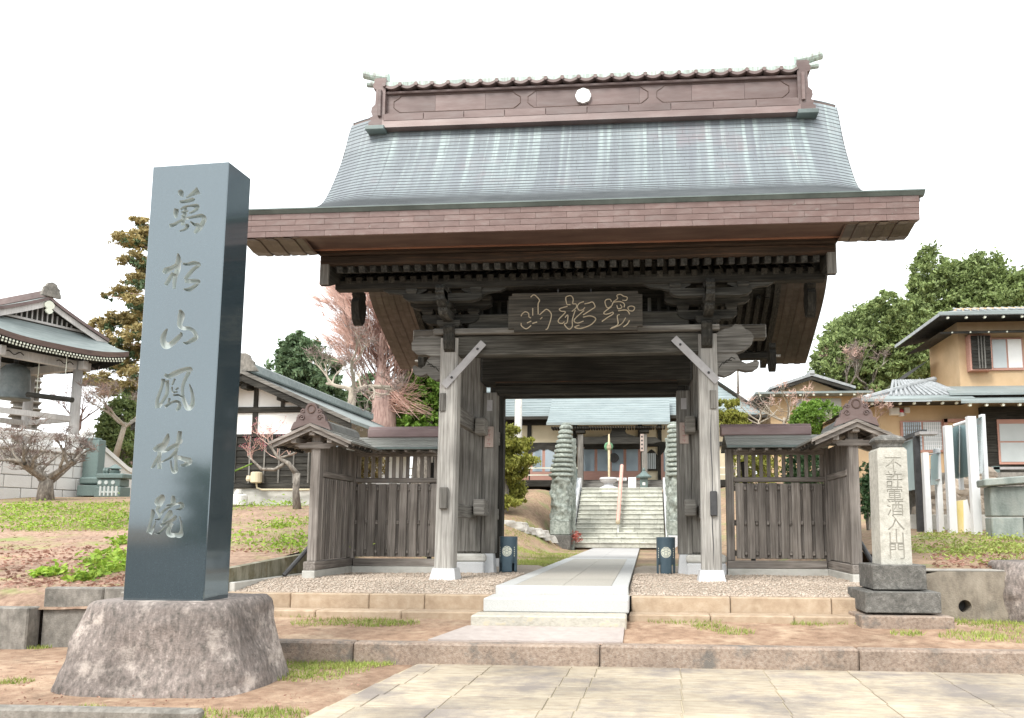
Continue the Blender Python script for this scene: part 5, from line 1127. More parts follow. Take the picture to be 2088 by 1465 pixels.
# many-tiered stone pagoda standing behind the tower
pg0 = P(48, 880, Y=31); pg = T('stone_pagoda', 'many-tiered stone pagoda seen through the bell tower', 'pagoda', (pg0.x, 31, 3.5))
MB().box(pg0.x-.45, pg0.x+.45, 30.6, 31.4, 3, P(48, 770, Y=31).z).build('shaft', concrete_old, pg)
for i in range(10):
    z = P(50, 880-14*i, Y=31).z; MB().lathe([(1.05-.03*i, z), (1.12-.03*i, z+.07), (.6, z+.2)], (pg0.x, 31, 0), 4).build('tier_roof', concrete_old, pg)
# teal stone memorial with offering table
MY = 17.0
mm = T('stone_memorial', 'teal stone memorial slab with carved pedestal and offering table', 'memorial', (P(205, 1010, Y=MY).x, MY, 1.75)); part = mk(mm)
q = lambda u, v, y=MY: P(u, v, Y=y)
def bx(name, ul, ur, vt, vb, y0, dep, mt=stone_teal, ch=.02): a, b = q(ul, vt, y0), q(ur, vb, y0); return part(name, mt, lambda m: m.box(a.x, b.x, y0, y0+dep, b.z, a.z, ch))
bx('slab', 172, 197, 897, 975, MY+.5, .4); bx('slab_cap', 174, 196, 893, 897, MY+.5, .35)
bx('lotus_base', 160, 200, 973, 988, MY+.3, .8, ch=.06); bx('plinth', 157, 205, 990, 1012, MY+.2, 1)
bx('table_leg_block', 192, 244, 993, 1014, MY, .6); bx('table_top', 196, 250, 966, 976, MY-.05, .7, ch=.03); bx('table_frieze', 198, 244, 977, 992, MY+.02, .55)
for u in (203, 216, 230): c_ = q(u, 984); part('frieze_medallion', granite_cut, lambda m: m.tube([(c_.x, MY+.0, c_.z), (c_.x, MY+.03, c_.z)], .075, 14))
c_ = q(225, 966); part('incense_burner', stone_teal, lambda m: m.lathe([(.16, c_.z), (.2, c_.z+.1), (.12, c_.z+.16), (.24, c_.z+.2), (.1, c_.z+.32), (.02, c_.z+.36)], (c_.x, MY+.25, 0), 12))
for u in (206, 212): c_ = q(u, 966); part('vase', stone_teal, lambda m: m.lathe([(.05, c_.z), (.08, c_.z+.12), (.04, c_.z+.24)], (c_.x, MY+.2, 0), 10))
for i in range(5): c_ = q(218+8*i, 1012); part('fence_post', granite_cut, lambda m: m.box(c_.x-.03, c_.x+.03, MY-.4, MY-.34, c_.z, c_.z+.35))
a, b = q(216, 1006), q(254, 1008); part('fence_rail', granite_cut, lambda m: m.box(a.x, b.x, MY-.39, MY-.35, a.z, a.z+.06))
# ------------------------------------------------------------------ stone stairs to the main hall
sr = T('stone_stairs', 'broad grey stone staircase climbing to the main hall', 'stairs', (0, 19.5, 0)); part = mk(sr)
NS = 13; y0s, y1s, z0s, z1s = 17.6, 21.5, .02, 2.33
rr = random.Random(2)
for i in range(NS):
    z0, z1 = z0s+(z1s-z0s)*i/NS, z0s+(z1s-z0s)*(i+1)/NS; ya = y0s+(y1s-y0s)*i/NS
    cs = [-1.64]; x = -1.64
    while x < 1.2: x += rr.uniform(.5, .95); cs.append(min(x, 1.64))
    if cs[-1] < 1.64: cs.append(1.64)
    for a, b in zip(cs, cs[1:]):
        part('step_block', stair_m, lambda m: (m.box(a+.004, b-.004, ya+.035, ya+.62, z0-.02, z1-.055), m.box(a+.004, b-.004, ya, ya+.60, z1-.05, z1, .01)))
for s in (-1, 1):
    part('side_kerb', granite_foot, lambda m: m.prism([(17.35, -.1), (17.35, .35), (21.5, 2.75), (22.0, 2.75), (22.0, 2.2), (17.9, -.1)], 'X', s*1.68, s*1.92))
hr = T('stair_handrail', 'salmon pink handrail down the middle of the stone staircase', 'handrail', (.25, 19.5, 1.2)); part = mk(hr)
ha, hb = P(1260, 1065, Y=18.3), P(1268, 950, Y=21.6)
part('rail', salmon_m, lambda m: m.tube([ha, hb], .075, 10))
part('rail_knob', gold_m, lambda m: m.lathe([(.02, -.09), (.08, -.05), (.09, 0), (.07, .06), (.02, .09)], tuple(ha), 10))
for t_ in (.04, .5, .96):
    p = ha.lerp(hb, t_); part('rail_post', steel_w, lambda m: m.tube([(p.x, p.y, p.z), (p.x, p.y, p.z-.85)], .028, 8))
part('rail_foot', steel_w, lambda m: m.box(hb.x-.2, hb.x+.2, hb.y-.1, hb.y+.1, hb.z-.62, hb.z-.5, .02))
# carved dragon columns
def dragon(s, label):
    cx, cy = s*2.02, 17.0
    if s > 0: cx = 2.14
    t = T('dragon_column', label, 'column', (cx, cy, 0), 'carved stone columns flanking the stairs'); part = mk(t)
    part('plinth', stone_dark if s < 0 else granite_foot, lambda m: m.box(cx-.40, cx+.36, cy-.4, cy+.4, -.1, .45, .02))
    part('name_block', stone_green, lambda m: m.box(cx-.36, cx+.32, cy-.35, cy+.35, .452, .98, .03))
    def shaft(m, cx, cy, z0, z1, r0, sd):
        n, nh = 40, 90; vs = []
        for j in range(nh+1):
            z = z0+(z1-z0)*j/nh
            for k in range(n):
                a = 2*math.pi*k/n; v = mnoise.noise(Vector((math.cos(a)*2.2+sd, math.sin(a)*2.2, z*3.2+a*.6)))+.6*mnoise.noise(Vector((math.cos(a)*5+sd, math.sin(a)*5, z*7)))
                coil = .5+.5*math.sin(2*a*1+z*5.5+sd); r = r0*(1+.30*v+.16*coil)
                vs.append((cx+r*math.cos(a), cy+r*math.sin(a), z))
        m.add(vs, [(j*n+k, j*n+(k+1) % n, (j+1)*n+(k+1) % n, (j+1)*n+k) for j in range(nh) for k in range(n)]+[list(range(nh*n, nh*n+n))])
    part('carved_shaft', stone_green, lambda m: shaft(m, cx, cy, .98, 2.55, .33, s*3.), smooth=True)
    zz = 2.5; 
    for i in range(11):
        r = .46-.022*i; hh = .17
        part('tier', stone_green, lambda m: m.lathe([(r*.72, zz), (r*.97, zz+.02), (r, zz+.05), (r*.98, zz+.105), (r*.80, zz+.13), (r*.70, zz+hh)], (cx+.016*i*(-s), cy, 0), 20), smooth=False)
        zz += hh
    part('finial', stone_green, lambda m: m.lathe([(.14, zz-.01), (.17, zz+.02), (.15, zz+.06), (.03, zz+.08)], (cx+.016*11*(-s), cy, 0), 14))
    # second coiled shaft towards the stairs, and stepped balustrade blocks
    part('rear_shaft', stone_green, lambda m: shaft(m, cx-s*.26, cy+.8, .3, 3.95, .17, 7+s), smooth=True)
    part('rear_post', stone_green, lambda m: m.box(cx-s*.30-.13, cx-s*.30+.13, cy+.25, cy+.6, -.1, 1.35, .02))
    for i in range(6):
        part('balustrade_block', stone_teal, lambda m: m.box(cx-s*.06-.12, cx-s*.06+.12, cy+1.0+.62*i, cy+1.55+.62*i, .1+.36*i, 1.35+.36*i, .03))
    return t
dragon(-1, 'green stone column carved with a dragon and stacked tiers, beside the red plants')
dragon(1, 'green stone column carved with a dragon and stacked tiers, behind a gate jamb')

# ------------------------------------------------------------------ main hall
HYm = 28.0; zf = 2.95
mh = T('main_hall', 'temple main hall with cream walls and wide blue-green roof', 'hall', (0, HYm, 2.4)); part = mk(mh)
q = lambda u, v, y=HYm: P(u, v, Y=y)
zeave = q(1030, 845, 26.5).z
part('wall', plaster_c, lambda m: m.box(-10.5, 6.1, HYm+.1, HYm+6, zf, zeave-.08))
part('floor_edge', wood_dark_x, lambda m: m.box(-11, 6.5, HYm-1.6, HYm+.05, zf-.32, zf, .02))
part('underfloor', wood_dark_x, lambda m: m.box(-10.6, 6.2, HYm-.2, HYm+.1, 2.2, zf-.3))
for i in range(11): part('floor_stump', wood_dark_z, lambda m: m.box(-10.6+1.45*i, -10.4+1.45*i, HYm-1.5, HYm-1.3, 2.2, zf-.3))
cols = [q(u, 900).x for u in (1023, 1079, 1172, 1305, 1345)]+[-9.6, -7.7, 4.4, 6.0]
for x in cols: part('wall_post', wood_dark_z, lambda m: m.box(x-.1, x+.1, HYm-.02, HYm+.12, zf, zeave+.2))
ztr = q(1100, 908).z
part('tie_rail', wood_dark_x, lambda m: m.box(-10.5, 6.1, HYm-.04, HYm+.11, ztr-.1, ztr+.12))
part('frieze_rail', wood_dark_x, lambda m: m.box(-10.5, 6.1, HYm-.05, HYm+.11, zeave-.35, zeave-.1))
def window(ul, ur, vt, vb, n, arch=True):
    a, b = q(ul, vt), q(ur, vb); xs_ = [a.x+(b.x-a.x)*i/n for i in range(n+1)]
    wv = part('window', red_wood, lambda m: m.box(a.x-.06, b.x+.06, HYm-.06, HYm+.09, b.z-.55, a.z+.05))
    for x0, x1 in zip(xs_, xs_[1:]): part('pane', glass_m, lambda m: m.box(x0+.07, x1-.07, HYm-.075, HYm-.061, b.z, a.z), wv)
    if arch:
        w_ = b.x-a.x
        part('arch_top', wood_dark_x, lambda m: m.prism([(a.x-.1, a.z-.35), (a.x+.05, a.z-.18), (a.x+w_*.2, a.z-.10), (a.x+w_*.35, a.z-.02), (a.x+w_*.5, a.z-.06), (a.x+w_*.65, a.z-.02), (a.x+w_*.8, a.z-.10), (b.x-.05, a.z-.18), (b.x+.1, a.z-.35), (b.x+.1, a.z+.12), (a.x+w_*.75, a.z+.16), (a.x+w_*.5, a.z+.3), (a.x+w_*.25, a.z+.16), (a.x-.1, a.z+.12)], 'Y', HYm-.11, HYm-.08), wv)
window(1084, 1134, 916, 962, 2); window(1030, 1076, 916, 962, 2); window(1350, 1392, 916, 962, 2); window(1186, 1304, 914, 961, 4, False)
a, b = q(1316, 925), q(1341, 960)
gw = part('lattice_window', wood_dark_z, lambda m: m.prism([(a.x, b.z), (b.x, b.z), (b.x, a.z-.1), (b.x-.15, a.z+.1), ((a.x+b.x)/2, a.z+.2), (a.x+.15, a.z+.1), (a.x, a.z-.1)], 'Y', HYm-.05, HYm+.09))
for i in range(5): x = a.x+.08+(b.x-a.x-.16)*(i+.5)/5; part('lattice_gap', glass_pale, lambda m: m.box(x-.03, x+.03, HYm-.056, HYm-.051, b.z+.08, a.z), gw)
part('verandah_rail', cream_print, lambda m: (m.box(-10.5, -2.1, HYm-1.5, HYm-1.44, zf+.55, zf+.61), m.box(-10.5, -2.1, HYm-1.5, HYm-1.44, zf+.22, zf+.27), m.box(2.0, 6.3, HYm-1.5, HYm-1.44, zf+.55, zf+.61), m.box(2.0, 6.3, HYm-1.5, HYm-1.44, zf+.22, zf+.27)))
for i in range(4): part('timber_step', wood_grey_x, lambda m: m.box(-2.0, 1.9, HYm-1.7-.3*i, HYm-1.38-.3*i, zf-.2-.16*i, zf-.04-.16*i, .01))
# porch
PYm = 25.2
zpo = q(1240, 862, PYm).z
for u in (1184, 1314):
    x = q(u, 900, PYm+.4).x; part('porch_post', wood_grey_z, lambda m: m.box(x-.13, x+.13, PYm+.3, PYm+.56, 2.4, zpo-.5, .02))
    for k_ in (0, 1): part('porch_bracket', wood_dark_x, lambda m: m.box(x-.22-.16*k_, x+.22+.16*k_, PYm+.2, PYm+.65, zpo-.45+.17*k_, zpo-.3+.17*k_, .02))
x1, x2 = q(1184, 900, PYm+.4).x, q(1314, 900, PYm+.4).x
part('porch_beam', wood_dark_x, lambda m: m.prism([(x1-.2, zpo-.95), (x2+.4, zpo-.95), (x2+.8, zpo-.85), (x2+.5, zpo-.65), (x1-.2, zpo-.62)], 'Y', PYm+.34, PYm+.52))
part('porch_strut', wood_dark_x, lambda m: m.prism([(-.9-.2, zpo-.62), (.75-.2, zpo-.62), (.3-.2, zpo-.48), (.2-.2, zpo-.2), (-.35-.2, zpo-.2), (-.45-.2, zpo-.48)], 'Y', PYm+.36, PYm+.5))
part('door_header', wood_dark_x, lambda m: m.box(x1, x2, HYm-.12, HYm-.062, q(1240, 917).z, q(1240, 893).z))
xpl_, xpr_ = q(1114, 863, PYm).x, q(1366, 861, PYm).x
zpt_, xtl, xtr = q(1240, 803, HYm).z, q(1128, 806, HYm).x, q(1364, 806, HYm).x
zridge = zpt_+3.4
for k_ in range(14):
    t0, t1 = k_/14, (k_+1)/14
    f = lambda t: (PYm+(HYm-PYm)*t, zpo+(zpt_-zpo)*t**1.25)
    (ya, za), (yb, zb) = f(t0), f(t1); e = lambda t, a_, b_: a_+(b_-a_)*t**.6
    part('porch_roof_course', roof_blue, lambda m: m.add([(e(t0, xpl_, xtl), ya, za+.02), (e(t0, xpr_, xtr), ya, za+.02), (e(t1, xpr_, xtr), yb, zb), (e(t1, xpl_, xtl), yb, zb), (e(t0, xpl_, xtl), ya, za-.03), (e(t0, xpr_, xtr), ya, za-.03)], [(0, 1, 2, 3), (0, 4, 5, 1)]))
part('porch_eave', roof_green, lambda m: m.box(xpl_, xpr_, PYm-.03, PYm+.05, zpo-.10, zpo+.02))
for i in range(44): x = xpl_+.25+(xpr_-xpl_-.5)*i/43; part('porch_rafter', wood_dark_y, lambda m: m.box(x-.035, x+.035, PYm+.05, PYm+.9, zpo-.25, zpo-.162))
# main roof: courses
YE = 27.25
for k_ in range(22):
    t0, t1 = k_/22, (k_+1)/22
    f = lambda t: (YE+5.2*t, zeave+4.2*t**1.2)
    (ya, za), (yb, zb) = f(t0), f(t1)
    for (xa, xb) in ((-12, 6.85),):
        part('roof_course', roof_blue, lambda m: m.add([(xa+4*t0, ya, za+.03), (xb-4.1*t0, ya, za+.03), (xb-4.1*t1, yb, zb), (xa+4*t1, yb, zb), (xa+4*t0, ya, za-.02), (xb-4.1*t0, ya, za-.02)], [(0, 1, 2, 3), (0, 4, 5, 1)]))
part('eave_fascia', wood_dark_x, lambda m: m.box(-12, 6.85, YE, YE+.1, zeave-.16, zeave-.01))
part('soffit', wood_dark_x, lambda m: m.box(-12, 6.8, YE+.1, HYm+.2, zeave-.12, zeave-.06))
part('right_roof', roof_blue, lambda m: m.add([(6.85, YE, zeave), (2.75, YE+5.2, zeave+4.2), (2.75, YE+7, zeave+4.2), (6.85, YE+12, zeave)], [(0, 1, 2, 3)]))
part('rear_roof', roof_blue, lambda m: m.add([(-12, YE+12, zeave), (6.85, YE+12, zeave), (2.75, YE+7, zeave+4.2), (-8, YE+7, zeave+4.2)], [(0, 1, 2, 3)]))
part('ridge', roof_blue, lambda m: m.box(-8, 2.75, YE+5, YE+7.1, zeave+4.05, zeave+4.8, .05))
# gong, rope, wooden board, vessels in front of the hall
gu = P(1241, 911, Y=PYm+.1)
t = T('hanging_gong', 'green round temple gong hanging in the hall porch', 'gong', tuple(gu)); part = mk(t)
part('gong_body', mat('green_bronze', [(.10, .26, .14), (.16, .36, .20)], (8, 8, 8), rough=.6, bump=.1), lambda m: (m.lathe([(.03, -.09), (.14, -.1), (.2, -.06), (.21, 0), (.2, .06), (.14, .1), (.03, .09)], (0, 0, 0), 20), m.__setattr__('v', [(gu.x+a, gu.y-c, gu.z+b) for a, b, c in m.v])))
t = T('bell_rope', 'thick pale gold rope hanging below the green gong', 'rope', (gu.x+.03, PYm-.15, 2.6)); part = mk(t)
part('rope', mat('rope', [(.55, .46, .28), (.68, .6, .42)], (20, 20, 8), rough=.9, bump=.3), lambda m: m.tube([(gu.x+.03, PYm-.15, gu.z+.55), (gu.x+.03, PYm-.15, gu.z), (gu.x+.03, PYm-.15, 2.95)], [.035, .06, .05], 8))
part('tassel', gold_m, lambda m: m.lathe([(.02, .12), (.10, .05), (.11, -.1), (.05, -.22)], (gu.x+.03, PYm-.15, gu.z), 10))
t = T('board_gong', 'dark round wooden board hanging before the hall doors', 'board', tuple(P(1252, 934, Y=HYm-.6))); part = mk(t); c_ = t.location
part('board', iron_m, lambda m: m.prism([(c_.x+.23*math.cos(a)*(1+.1*math.cos(3*a)), c_.z+.24*math.sin(a)) for a in [2*math.pi*i/24 for i in range(24)]], 'Y', c_.y-.03, c_.y+.03))
part('board_cord', iron_m, lambda m: m.tube([(c_.x, c_.y, c_.z+.24), (c_.x, c_.y, c_.z+1.0)], .012, 5))
ib = P(1241, 993, Y=23.2); t = T('incense_urn', 'pale stone incense urn on a stand at the head of the stairs', 'urn', (ib.x, 23.2, 2.33)); part = mk(t)
part('urn', granite_foot, lambda m: m.lathe([(.45, 2.33), (.42, 2.42), (.22, 2.5), (.18, 2.6), (.34, 2.68), (.40, 2.8), (.36, 2.86), (.30, 2.84)], (ib.x, 23.2, 0), 18), smooth=False)
sb = P(1289, 984, Y=23.0); t = T('notice_board', 'small white notice sheet on a stand before the hall', 'notice', (sb.x, 23, 2.33)); part = mk(t)
part('sheet', white_paint, lambda m: m.obox((sb.x, 23, sb.z), (.33, .02, .44), Matrix.Rotation(R_(-8), 3, 'X'))); part('stand', steel_w, lambda m: m.tube([(sb.x, 23.05, 2.3), (sb.x, 23.03, sb.z)], .02, 6))
for k_ in range(3): part('text_line', concrete_old, lambda m: m.box(sb.x-.1+.08*k_, sb.x-.085+.08*k_, 22.975, 22.98, sb.z-.15+.03*k_, sb.z+.15))
lg = P(1313, 996, Y=23.2); t = T('post_box_lantern', 'teal stone lantern post with pointed cap before the hall', 'lantern post', (lg.x, 23.2, 2.3)); part = mk(t); zt1 = P(1313, 975, Y=23.2).z
part('post', stone_teal, lambda m: m.box(lg.x-.17, lg.x+.17, 23.03, 23.37, 2.28, zt1, .02)); part('cap', stone_teal, lambda m: m.lathe([(.33, zt1), (.34, zt1+.06), (.16, zt1+.2), (.06, zt1+.3), (.07, zt1+.36), (.01, zt1+.45)], (lg.x, 23.2, 0), 8)); part('plate', white_paint, lambda m: m.box(lg.x-.06, lg.x+.06, 23.02, 23.03, zt1-.32, zt1-.2))
tb_ = P(1325, 905, Y=PYm+.29); MB().box(tb_.x-.08-.36, tb_.x+.08-.36, PYm+.26, PYm+.295, tb_.z-.35, tb_.z+.45).build('name_tablet', paper_m, mh)
for k_ in range(4): MB().box(tb_.x-.40, tb_.x-.32, PYm+.25, PYm+.258, tb_.z+.28-.18*k_, tb_.z+.36-.18*k_).build('tablet_stroke', iron_m, mh)
# pale concrete utility pole before the hall's roof
up = P(1057, 850, Y=24.5); t = T('utility_pole', 'pale concrete pole standing before the hall roof', 'pole', (up.x, 24.5, 2.3)); MB().tube([(up.x, 24.5, 2.2), (up.x, 24.5, 7.3)], [.19, .16], 14).build('pole', concrete_base, t, smooth=True)
# ------------------------------------------------------------------ ochre houses on the right
def hip_roof(part, x0, x1, y0, y1, ze, zr, inset, mt, name='roof', th=.10):
    cx0, cx1, cy = x0+inset, x1-inset, (y0+y1)/2
    part(name, mt, lambda m: m.add([(x0, y0, ze), (x1, y0, ze), (x1, y1, ze), (x0, y1, ze), (cx0, cy, zr), (cx1, cy, zr), (x0, y0, ze-th), (x1, y0, ze-th), (x1, y1, ze-th), (x0, y1, ze-th)],
        [(0, 1, 5, 4), (1, 2, 5), (2, 3, 4, 5), (3, 0, 4), (0, 6, 7, 1), (1, 7, 8, 2), (2, 8, 9, 3), (3, 9, 6, 0), (6, 9, 8, 7)]))
def tilerows(part, x0, x1, y0, y1, z0, z1, n, mt, xi0=0, xi1=0, r=.05):
    for i in range(n+1):
        t = i/n; xa = x0+(x1-x0)*t; 
        xb = (x0+xi0)+((x1-xi1)-(x0+xi0))*t
        part('tile_rib', mt, lambda m: m.tube([(xa, y0, z0+.02), (xb, y1, z1+.02)], r, 6))
# annex with low gable
AY = 28.0; q = lambda u, v, y=AY: P(u, v, Y=y)
an = T('ochre_annex', 'small ochre annex with wide low gabled roof behind the clipped shrub', 'house', (q(1650, 850).x, AY, 3)); part = mk(an)
xl, xr_, zt0, zap = q(1570, 820).x, q(1740, 820).x, q(1650, 805).z, q(1650, 771).z
part('wall', plaster_o, lambda m: m.box(xl, xr_, AY, AY+5, 2, zt0)); xm = (q(1535, 800).x+q(1768, 800).x)/2; hw = (q(1768, 800).x-q(1535, 800).x)/2
part('gable_wall', plaster_o, lambda m: m.prism([(xm-hw*.62, zt0+.05), (xm+hw*.62, zt0+.05), (xm, zap-.1)], 'Y', AY-.05, AY+.3))
hip_roof(part, xm-hw, xm+hw, AY-1, AY+6, zt0, zt0+.35, 2.2, roof_green, 'skirt_roof')
for sd in (-1, 1):
    part('gable_roof', tile_m, lambda m: m.prism([(xm, zap+.12), (xm+sd*hw*.74, zt0+.28), (xm+sd*hw*.74, zt0+.16), (xm, zap-.02)], 'Y', AY-.7, AY+5))
    part('bargeboard', wood_dark_x, lambda m: m.prism([(xm, zap-.03), (xm+sd*hw*.7, zt0+.16), (xm+sd*hw*.7, zt0+.02), (xm, zap-.2)], 'Y', AY-.66, AY-.6))
part('ridge_tile', tile_m, lambda m: m.box(xm-.12, xm+.12, AY-.75, AY+5, zap+.05, zap+.25, .03))
a, b = q(1623, 814), q(1716, 850); part('window', glass_pale, lambda m: m.box(a.x, b.x, AY-.04, AY+.02, b.z, a.z))
for i in range(9): x = xm-hw*.92+hw*1.84*i/8; part('rafter_end', cream_print, lambda m: m.box(x-.05, x+.05, AY-.95, AY-.9, zt0-.2, zt0-.12))
# single-storey front wing
BY = 16.0; q = lambda u, v, y=BY: P(u, v, Y=y)
hs_ = T('ochre_house', 'ochre plastered house with tiled and metal roofs and lattice window', 'house', (10.5, BY, 2)); part = mk(hs_)
xw, zb0, zw1 = q(1797, 900).x, 1.9, q(1840, 822).z
part('wall', plaster_o, lambda m: m.box(xw, 18, BY, BY+7, zb0-.6, zw1+.05))
part('side_wall', plaster_o, lambda m: m.add([(xw-.0, BY+.0, zb0-.6), (xw-.8, BY+5, zb0-.6), (xw-.8, BY+5, zw1), (xw, BY, zw1)], [(0, 1, 2, 3)]))
e0 = P(1760, 816, Y=BY-1.2); ze = e0.z
xe1 = P(1988, 806, Y=BY-1.2).x
zr1 = P(1905, 770, Y=BY+1.5).z
part('front_roof', tile_m, lambda m: m.add([(e0.x, BY-1.2, ze), (xe1, BY-1.2, ze), (xe1-.3, BY+2.2, zr1), (P(1905, 770, Y=BY+2.2).x, BY+2.2, zr1), (e0.x, BY+6, ze)], [(0, 1, 2, 3), (0, 3, 4)]))
tilerows(part, e0.x+1.0, xe1-.05, BY-.75, BY+2.15, ze+.14*(zr1-ze)+.01, zr1, 13, tile_m, 1.0, .3, .05)
part('eave_flashing', roof_green, lambda m: m.add([(e0.x-.05, BY-1.26, ze+.02), (xe1, BY-1.26, ze+.02), (xe1, BY-.75, ze+.17*(zr1-ze)), (e0.x+.6, BY-.75, ze+.17*(zr1-ze)), (e0.x-.05, BY-1.26, ze-.06), (xe1, BY-1.26, ze-.06)], [(0, 1, 2, 3), (0, 4, 5, 1)]))
part('soffit', wood_dark_x, lambda m: m.add([(e0.x, BY-1.2, ze-.07), (xe1, BY-1.2, ze-.07), (xe1, BY+.02, ze-.02), (e0.x+.7, BY+.02, ze-.02), (e0.x, BY+6, ze-.07)], [(0, 1, 2, 3), (0, 3, 4)]))
part('hip_ridge', tile_m, lambda m: m.tube([(e0.x+.05, BY-1.1, ze+.06), (P(1905, 770, Y=BY+2.2).x, BY+2.2, zr1+.06)], .10, 8))
for i in range(8): x = e0.x+.3+(xe1-e0.x-.4)*i/7; part('rafter_end', cream_print, lambda m: m.tube([(x, BY-1.15, ze-.11), (x, BY-1.05, ze-.11)], .045, 8))
# lower right roof and dark board bay
z2 = P(2000, 820, Y=BY-1.3).z; x2 = P(1952, 820, Y=BY-1.3).x
part('lower_roof', roof_green, lambda m: m.add([(x2, BY-1.6, z2), (19, BY-1.6, z2), (19, BY+1, z2+.75), (x2+1, BY+1, z2+.75), (x2, BY-1.6, z2-.08), (19, BY-1.6, z2-.08)], [(0, 1, 2, 3), (0, 4, 5, 1)]))
part('upper_apron', roof_green, lambda m: (lambda a: m.add([(a.x, BY-1.0, a.z), (19, BY-1.0, a.z), (19, BY+1.2, a.z+.6), (a.x+.6, BY+1.2, a.z+.6), (a.x, BY-1.0, a.z-.07), (19, BY-1.0, a.z-.07)], [(0, 1, 2, 3), (0, 4, 5, 1)]))(P(1936, 802, Y=BY-1.0)))
for i in range(9): part('rafter_end', cream_print, lambda m: m.tube([(x2+.3+.5*i, BY-1.55, z2-.13), (x2+.3+.5*i, BY-1.45, z2-.13)], .045, 8))
xb0 = P(2006, 900, Y=BY-.3).x
part('board_wall', wood_dark_x, lambda m: m.box(xb0, 19, BY-.3, BY+.02, zb0-.4, z2))
for i in range(12): part('siding_board', wood_dark_x, lambda m: m.box(xb0, xb0+.75, BY-.34-.01*(i % 2), BY-.3, zb0+.3+.2*i, zb0+.49+.2*i))
a, b = P(2036, 862, Y=BY-.35), P(2140, 942, Y=BY-.35)
wd_ = part('large_window', red_wood, lambda m: m.box(a.x-.06, b.x, BY-.38, BY-.31, b.z-.08, a.z+.1))
zm = (a.z+b.z)/2; part('pane', glass_pale, lambda m: m.box(a.x, b.x, BY-.395, BY-.381, zm+.03, a.z-.05), wd_); part('pane', glass_pale, lambda m: m.box(a.x, b.x, BY-.395, BY-.381, b.z, zm-.02), wd_)
# lattice window with red frame, door frame
a, b = q(1838, 862), q(1922, 918)
lw = part('lattice_window', red_wood, lambda m: m.box(a.x-.05, b.x+.05, BY-.06, BY+.02, b.z-.07, a.z+.05))
for k_ in range(2):
    xa, xb = a.x+(b.x-a.x)*k_/2+.03, a.x+(b.x-a.x)*(k_+1)/2-.03
    part('pane', glass_m if k_ == 0 else glass_pale, lambda m: m.box(xa, xb, BY-.075, BY-.061, b.z, a.z), lw)
    for i in range(1, 9): x = xa+(xb-xa)*i/9; part('lattice_bar', steel_w if k_ else wood_grey_z, lambda m: m.box(x-.010, x+.010, BY-.09, BY-.077, b.z, a.z), lw)
    for i in range(1, 7): z = b.z+(a.z-b.z)*i/7; part('lattice_bar', steel_w if k_ else wood_grey_x, lambda m: m.box(xa, xb, BY-.088, BY-.079, z-.010, z+.010), lw)
a, b = q(1920, 856), q(1985, 990); part('door_frame', red_wood, lambda m: (m.box(a.x, a.x+.12, BY-.2, BY-.06, b.z, a.z), m.box(a.x, b.x, BY-.2, BY-.06, a.z-.12, a.z)))
part('door', plaster_o, lambda m: m.box(a.x+.12, b.x, BY-.1, BY-.03, b.z, a.z-.12))
a, b = q(1812, 833), q(1831, 848); part('wall_box', plaster_w, lambda m: m.box(a.x, b.x, BY-.2, BY, b.z, a.z, .02))
c_ = q(1836, 843); part('alarm_lamp', mat('alarm_red', [(.5, .03, .05), (.6, .05, .07)], rough=.3, bump=0), lambda m: m.lathe([(.07, c_.z), (.075, c_.z+.06), (.04, c_.z+.13)], (c_.x, BY-.12, 0), 12)); part('alarm_base', white_paint, lambda m: m.box(c_.x-.07, c_.x+.07, BY-.18, BY, c_.z-.12, c_.z, .01))
a, b = q(1842, 832), q(1854, 843); part('meter', plaster_w, lambda m: m.box(a.x, b.x, BY-.1, BY, b.z, a.z, .01)); a, b = q(1843, 844), q(1848, 848); part('sticker', paper_m, lambda m: m.box(a.x, b.x, BY-.02, BY, b.z, a.z))
# upper storey
UYy = 18.0; q = lambda u, v, y=UYy: P(u, v, Y=y)
us = T('two_storey_house', 'upper storey of an ochre house with deep eaves and slatted bay window', 'house', (14, UYy, 4)); part = mk(us)
xc0 = q(1957, 760).x; zu0, zu1 = q(1990, 800).z-.4, q(1990, 642).z
part('wall', plaster_o, lambda m: m.box(xc0, 22, UYy, UYy+2.9, zu0, zu1+.25))
ea = P(1915, 638, Y=UYy-1.3); eb = P(1853, 706, Y=UYy-1.3)
part('roof', tile_m, lambda m: m.add([(ea.x, UYy-1.3, ea.z), (23, UYy-1.3, ea.z), (23, UYy+1.1, ea.z+.75), (P(1960, 606, Y=UYy+1.1).x, UYy+1.1, ea.z+.75), (ea.x, UYy+3.7, ea.z), (ea.x, UYy-1.3, ea.z-.12), (23, UYy-1.3, ea.z-.12), (ea.x, UYy+3.7, ea.z-.12)], [(0, 1, 2, 3), (0, 3, 4), (0, 5, 6, 1), (0, 4, 7, 5)]))
tilerows(part, ea.x+.9, 19, UYy-.9, UYy+1.05, ea.z+.15, ea.z+.75, 26, tile_m, .5, 0, .045)
part('eave_flashing', roof_green, lambda m: m.add([(ea.x-.04, UYy-1.35, ea.z+.02), (20, UYy-1.35, ea.z+.02), (20, UYy-.9, ea.z+.15), (ea.x+.5, UYy-.9, ea.z+.15), (ea.x-.04, UYy-1.35, ea.z-.1), (20, UYy-1.35, ea.z-.1)], [(0, 1, 2, 3), (0, 4, 5, 1)]))
zlow = ea.z-.14
part('soffit', wood_dark_x, lambda m: m.add([(ea.x, UYy-1.3, zlow), (22, UYy-1.3, zlow), (22, UYy+.1, zlow+.12), (xc0, UYy+.1, zlow+.12), (xc0, UYy+3.0, zlow+.12), (ea.x, UYy+3.7, zlow)], [(0, 1, 2, 3), (0, 3, 4, 5)]))
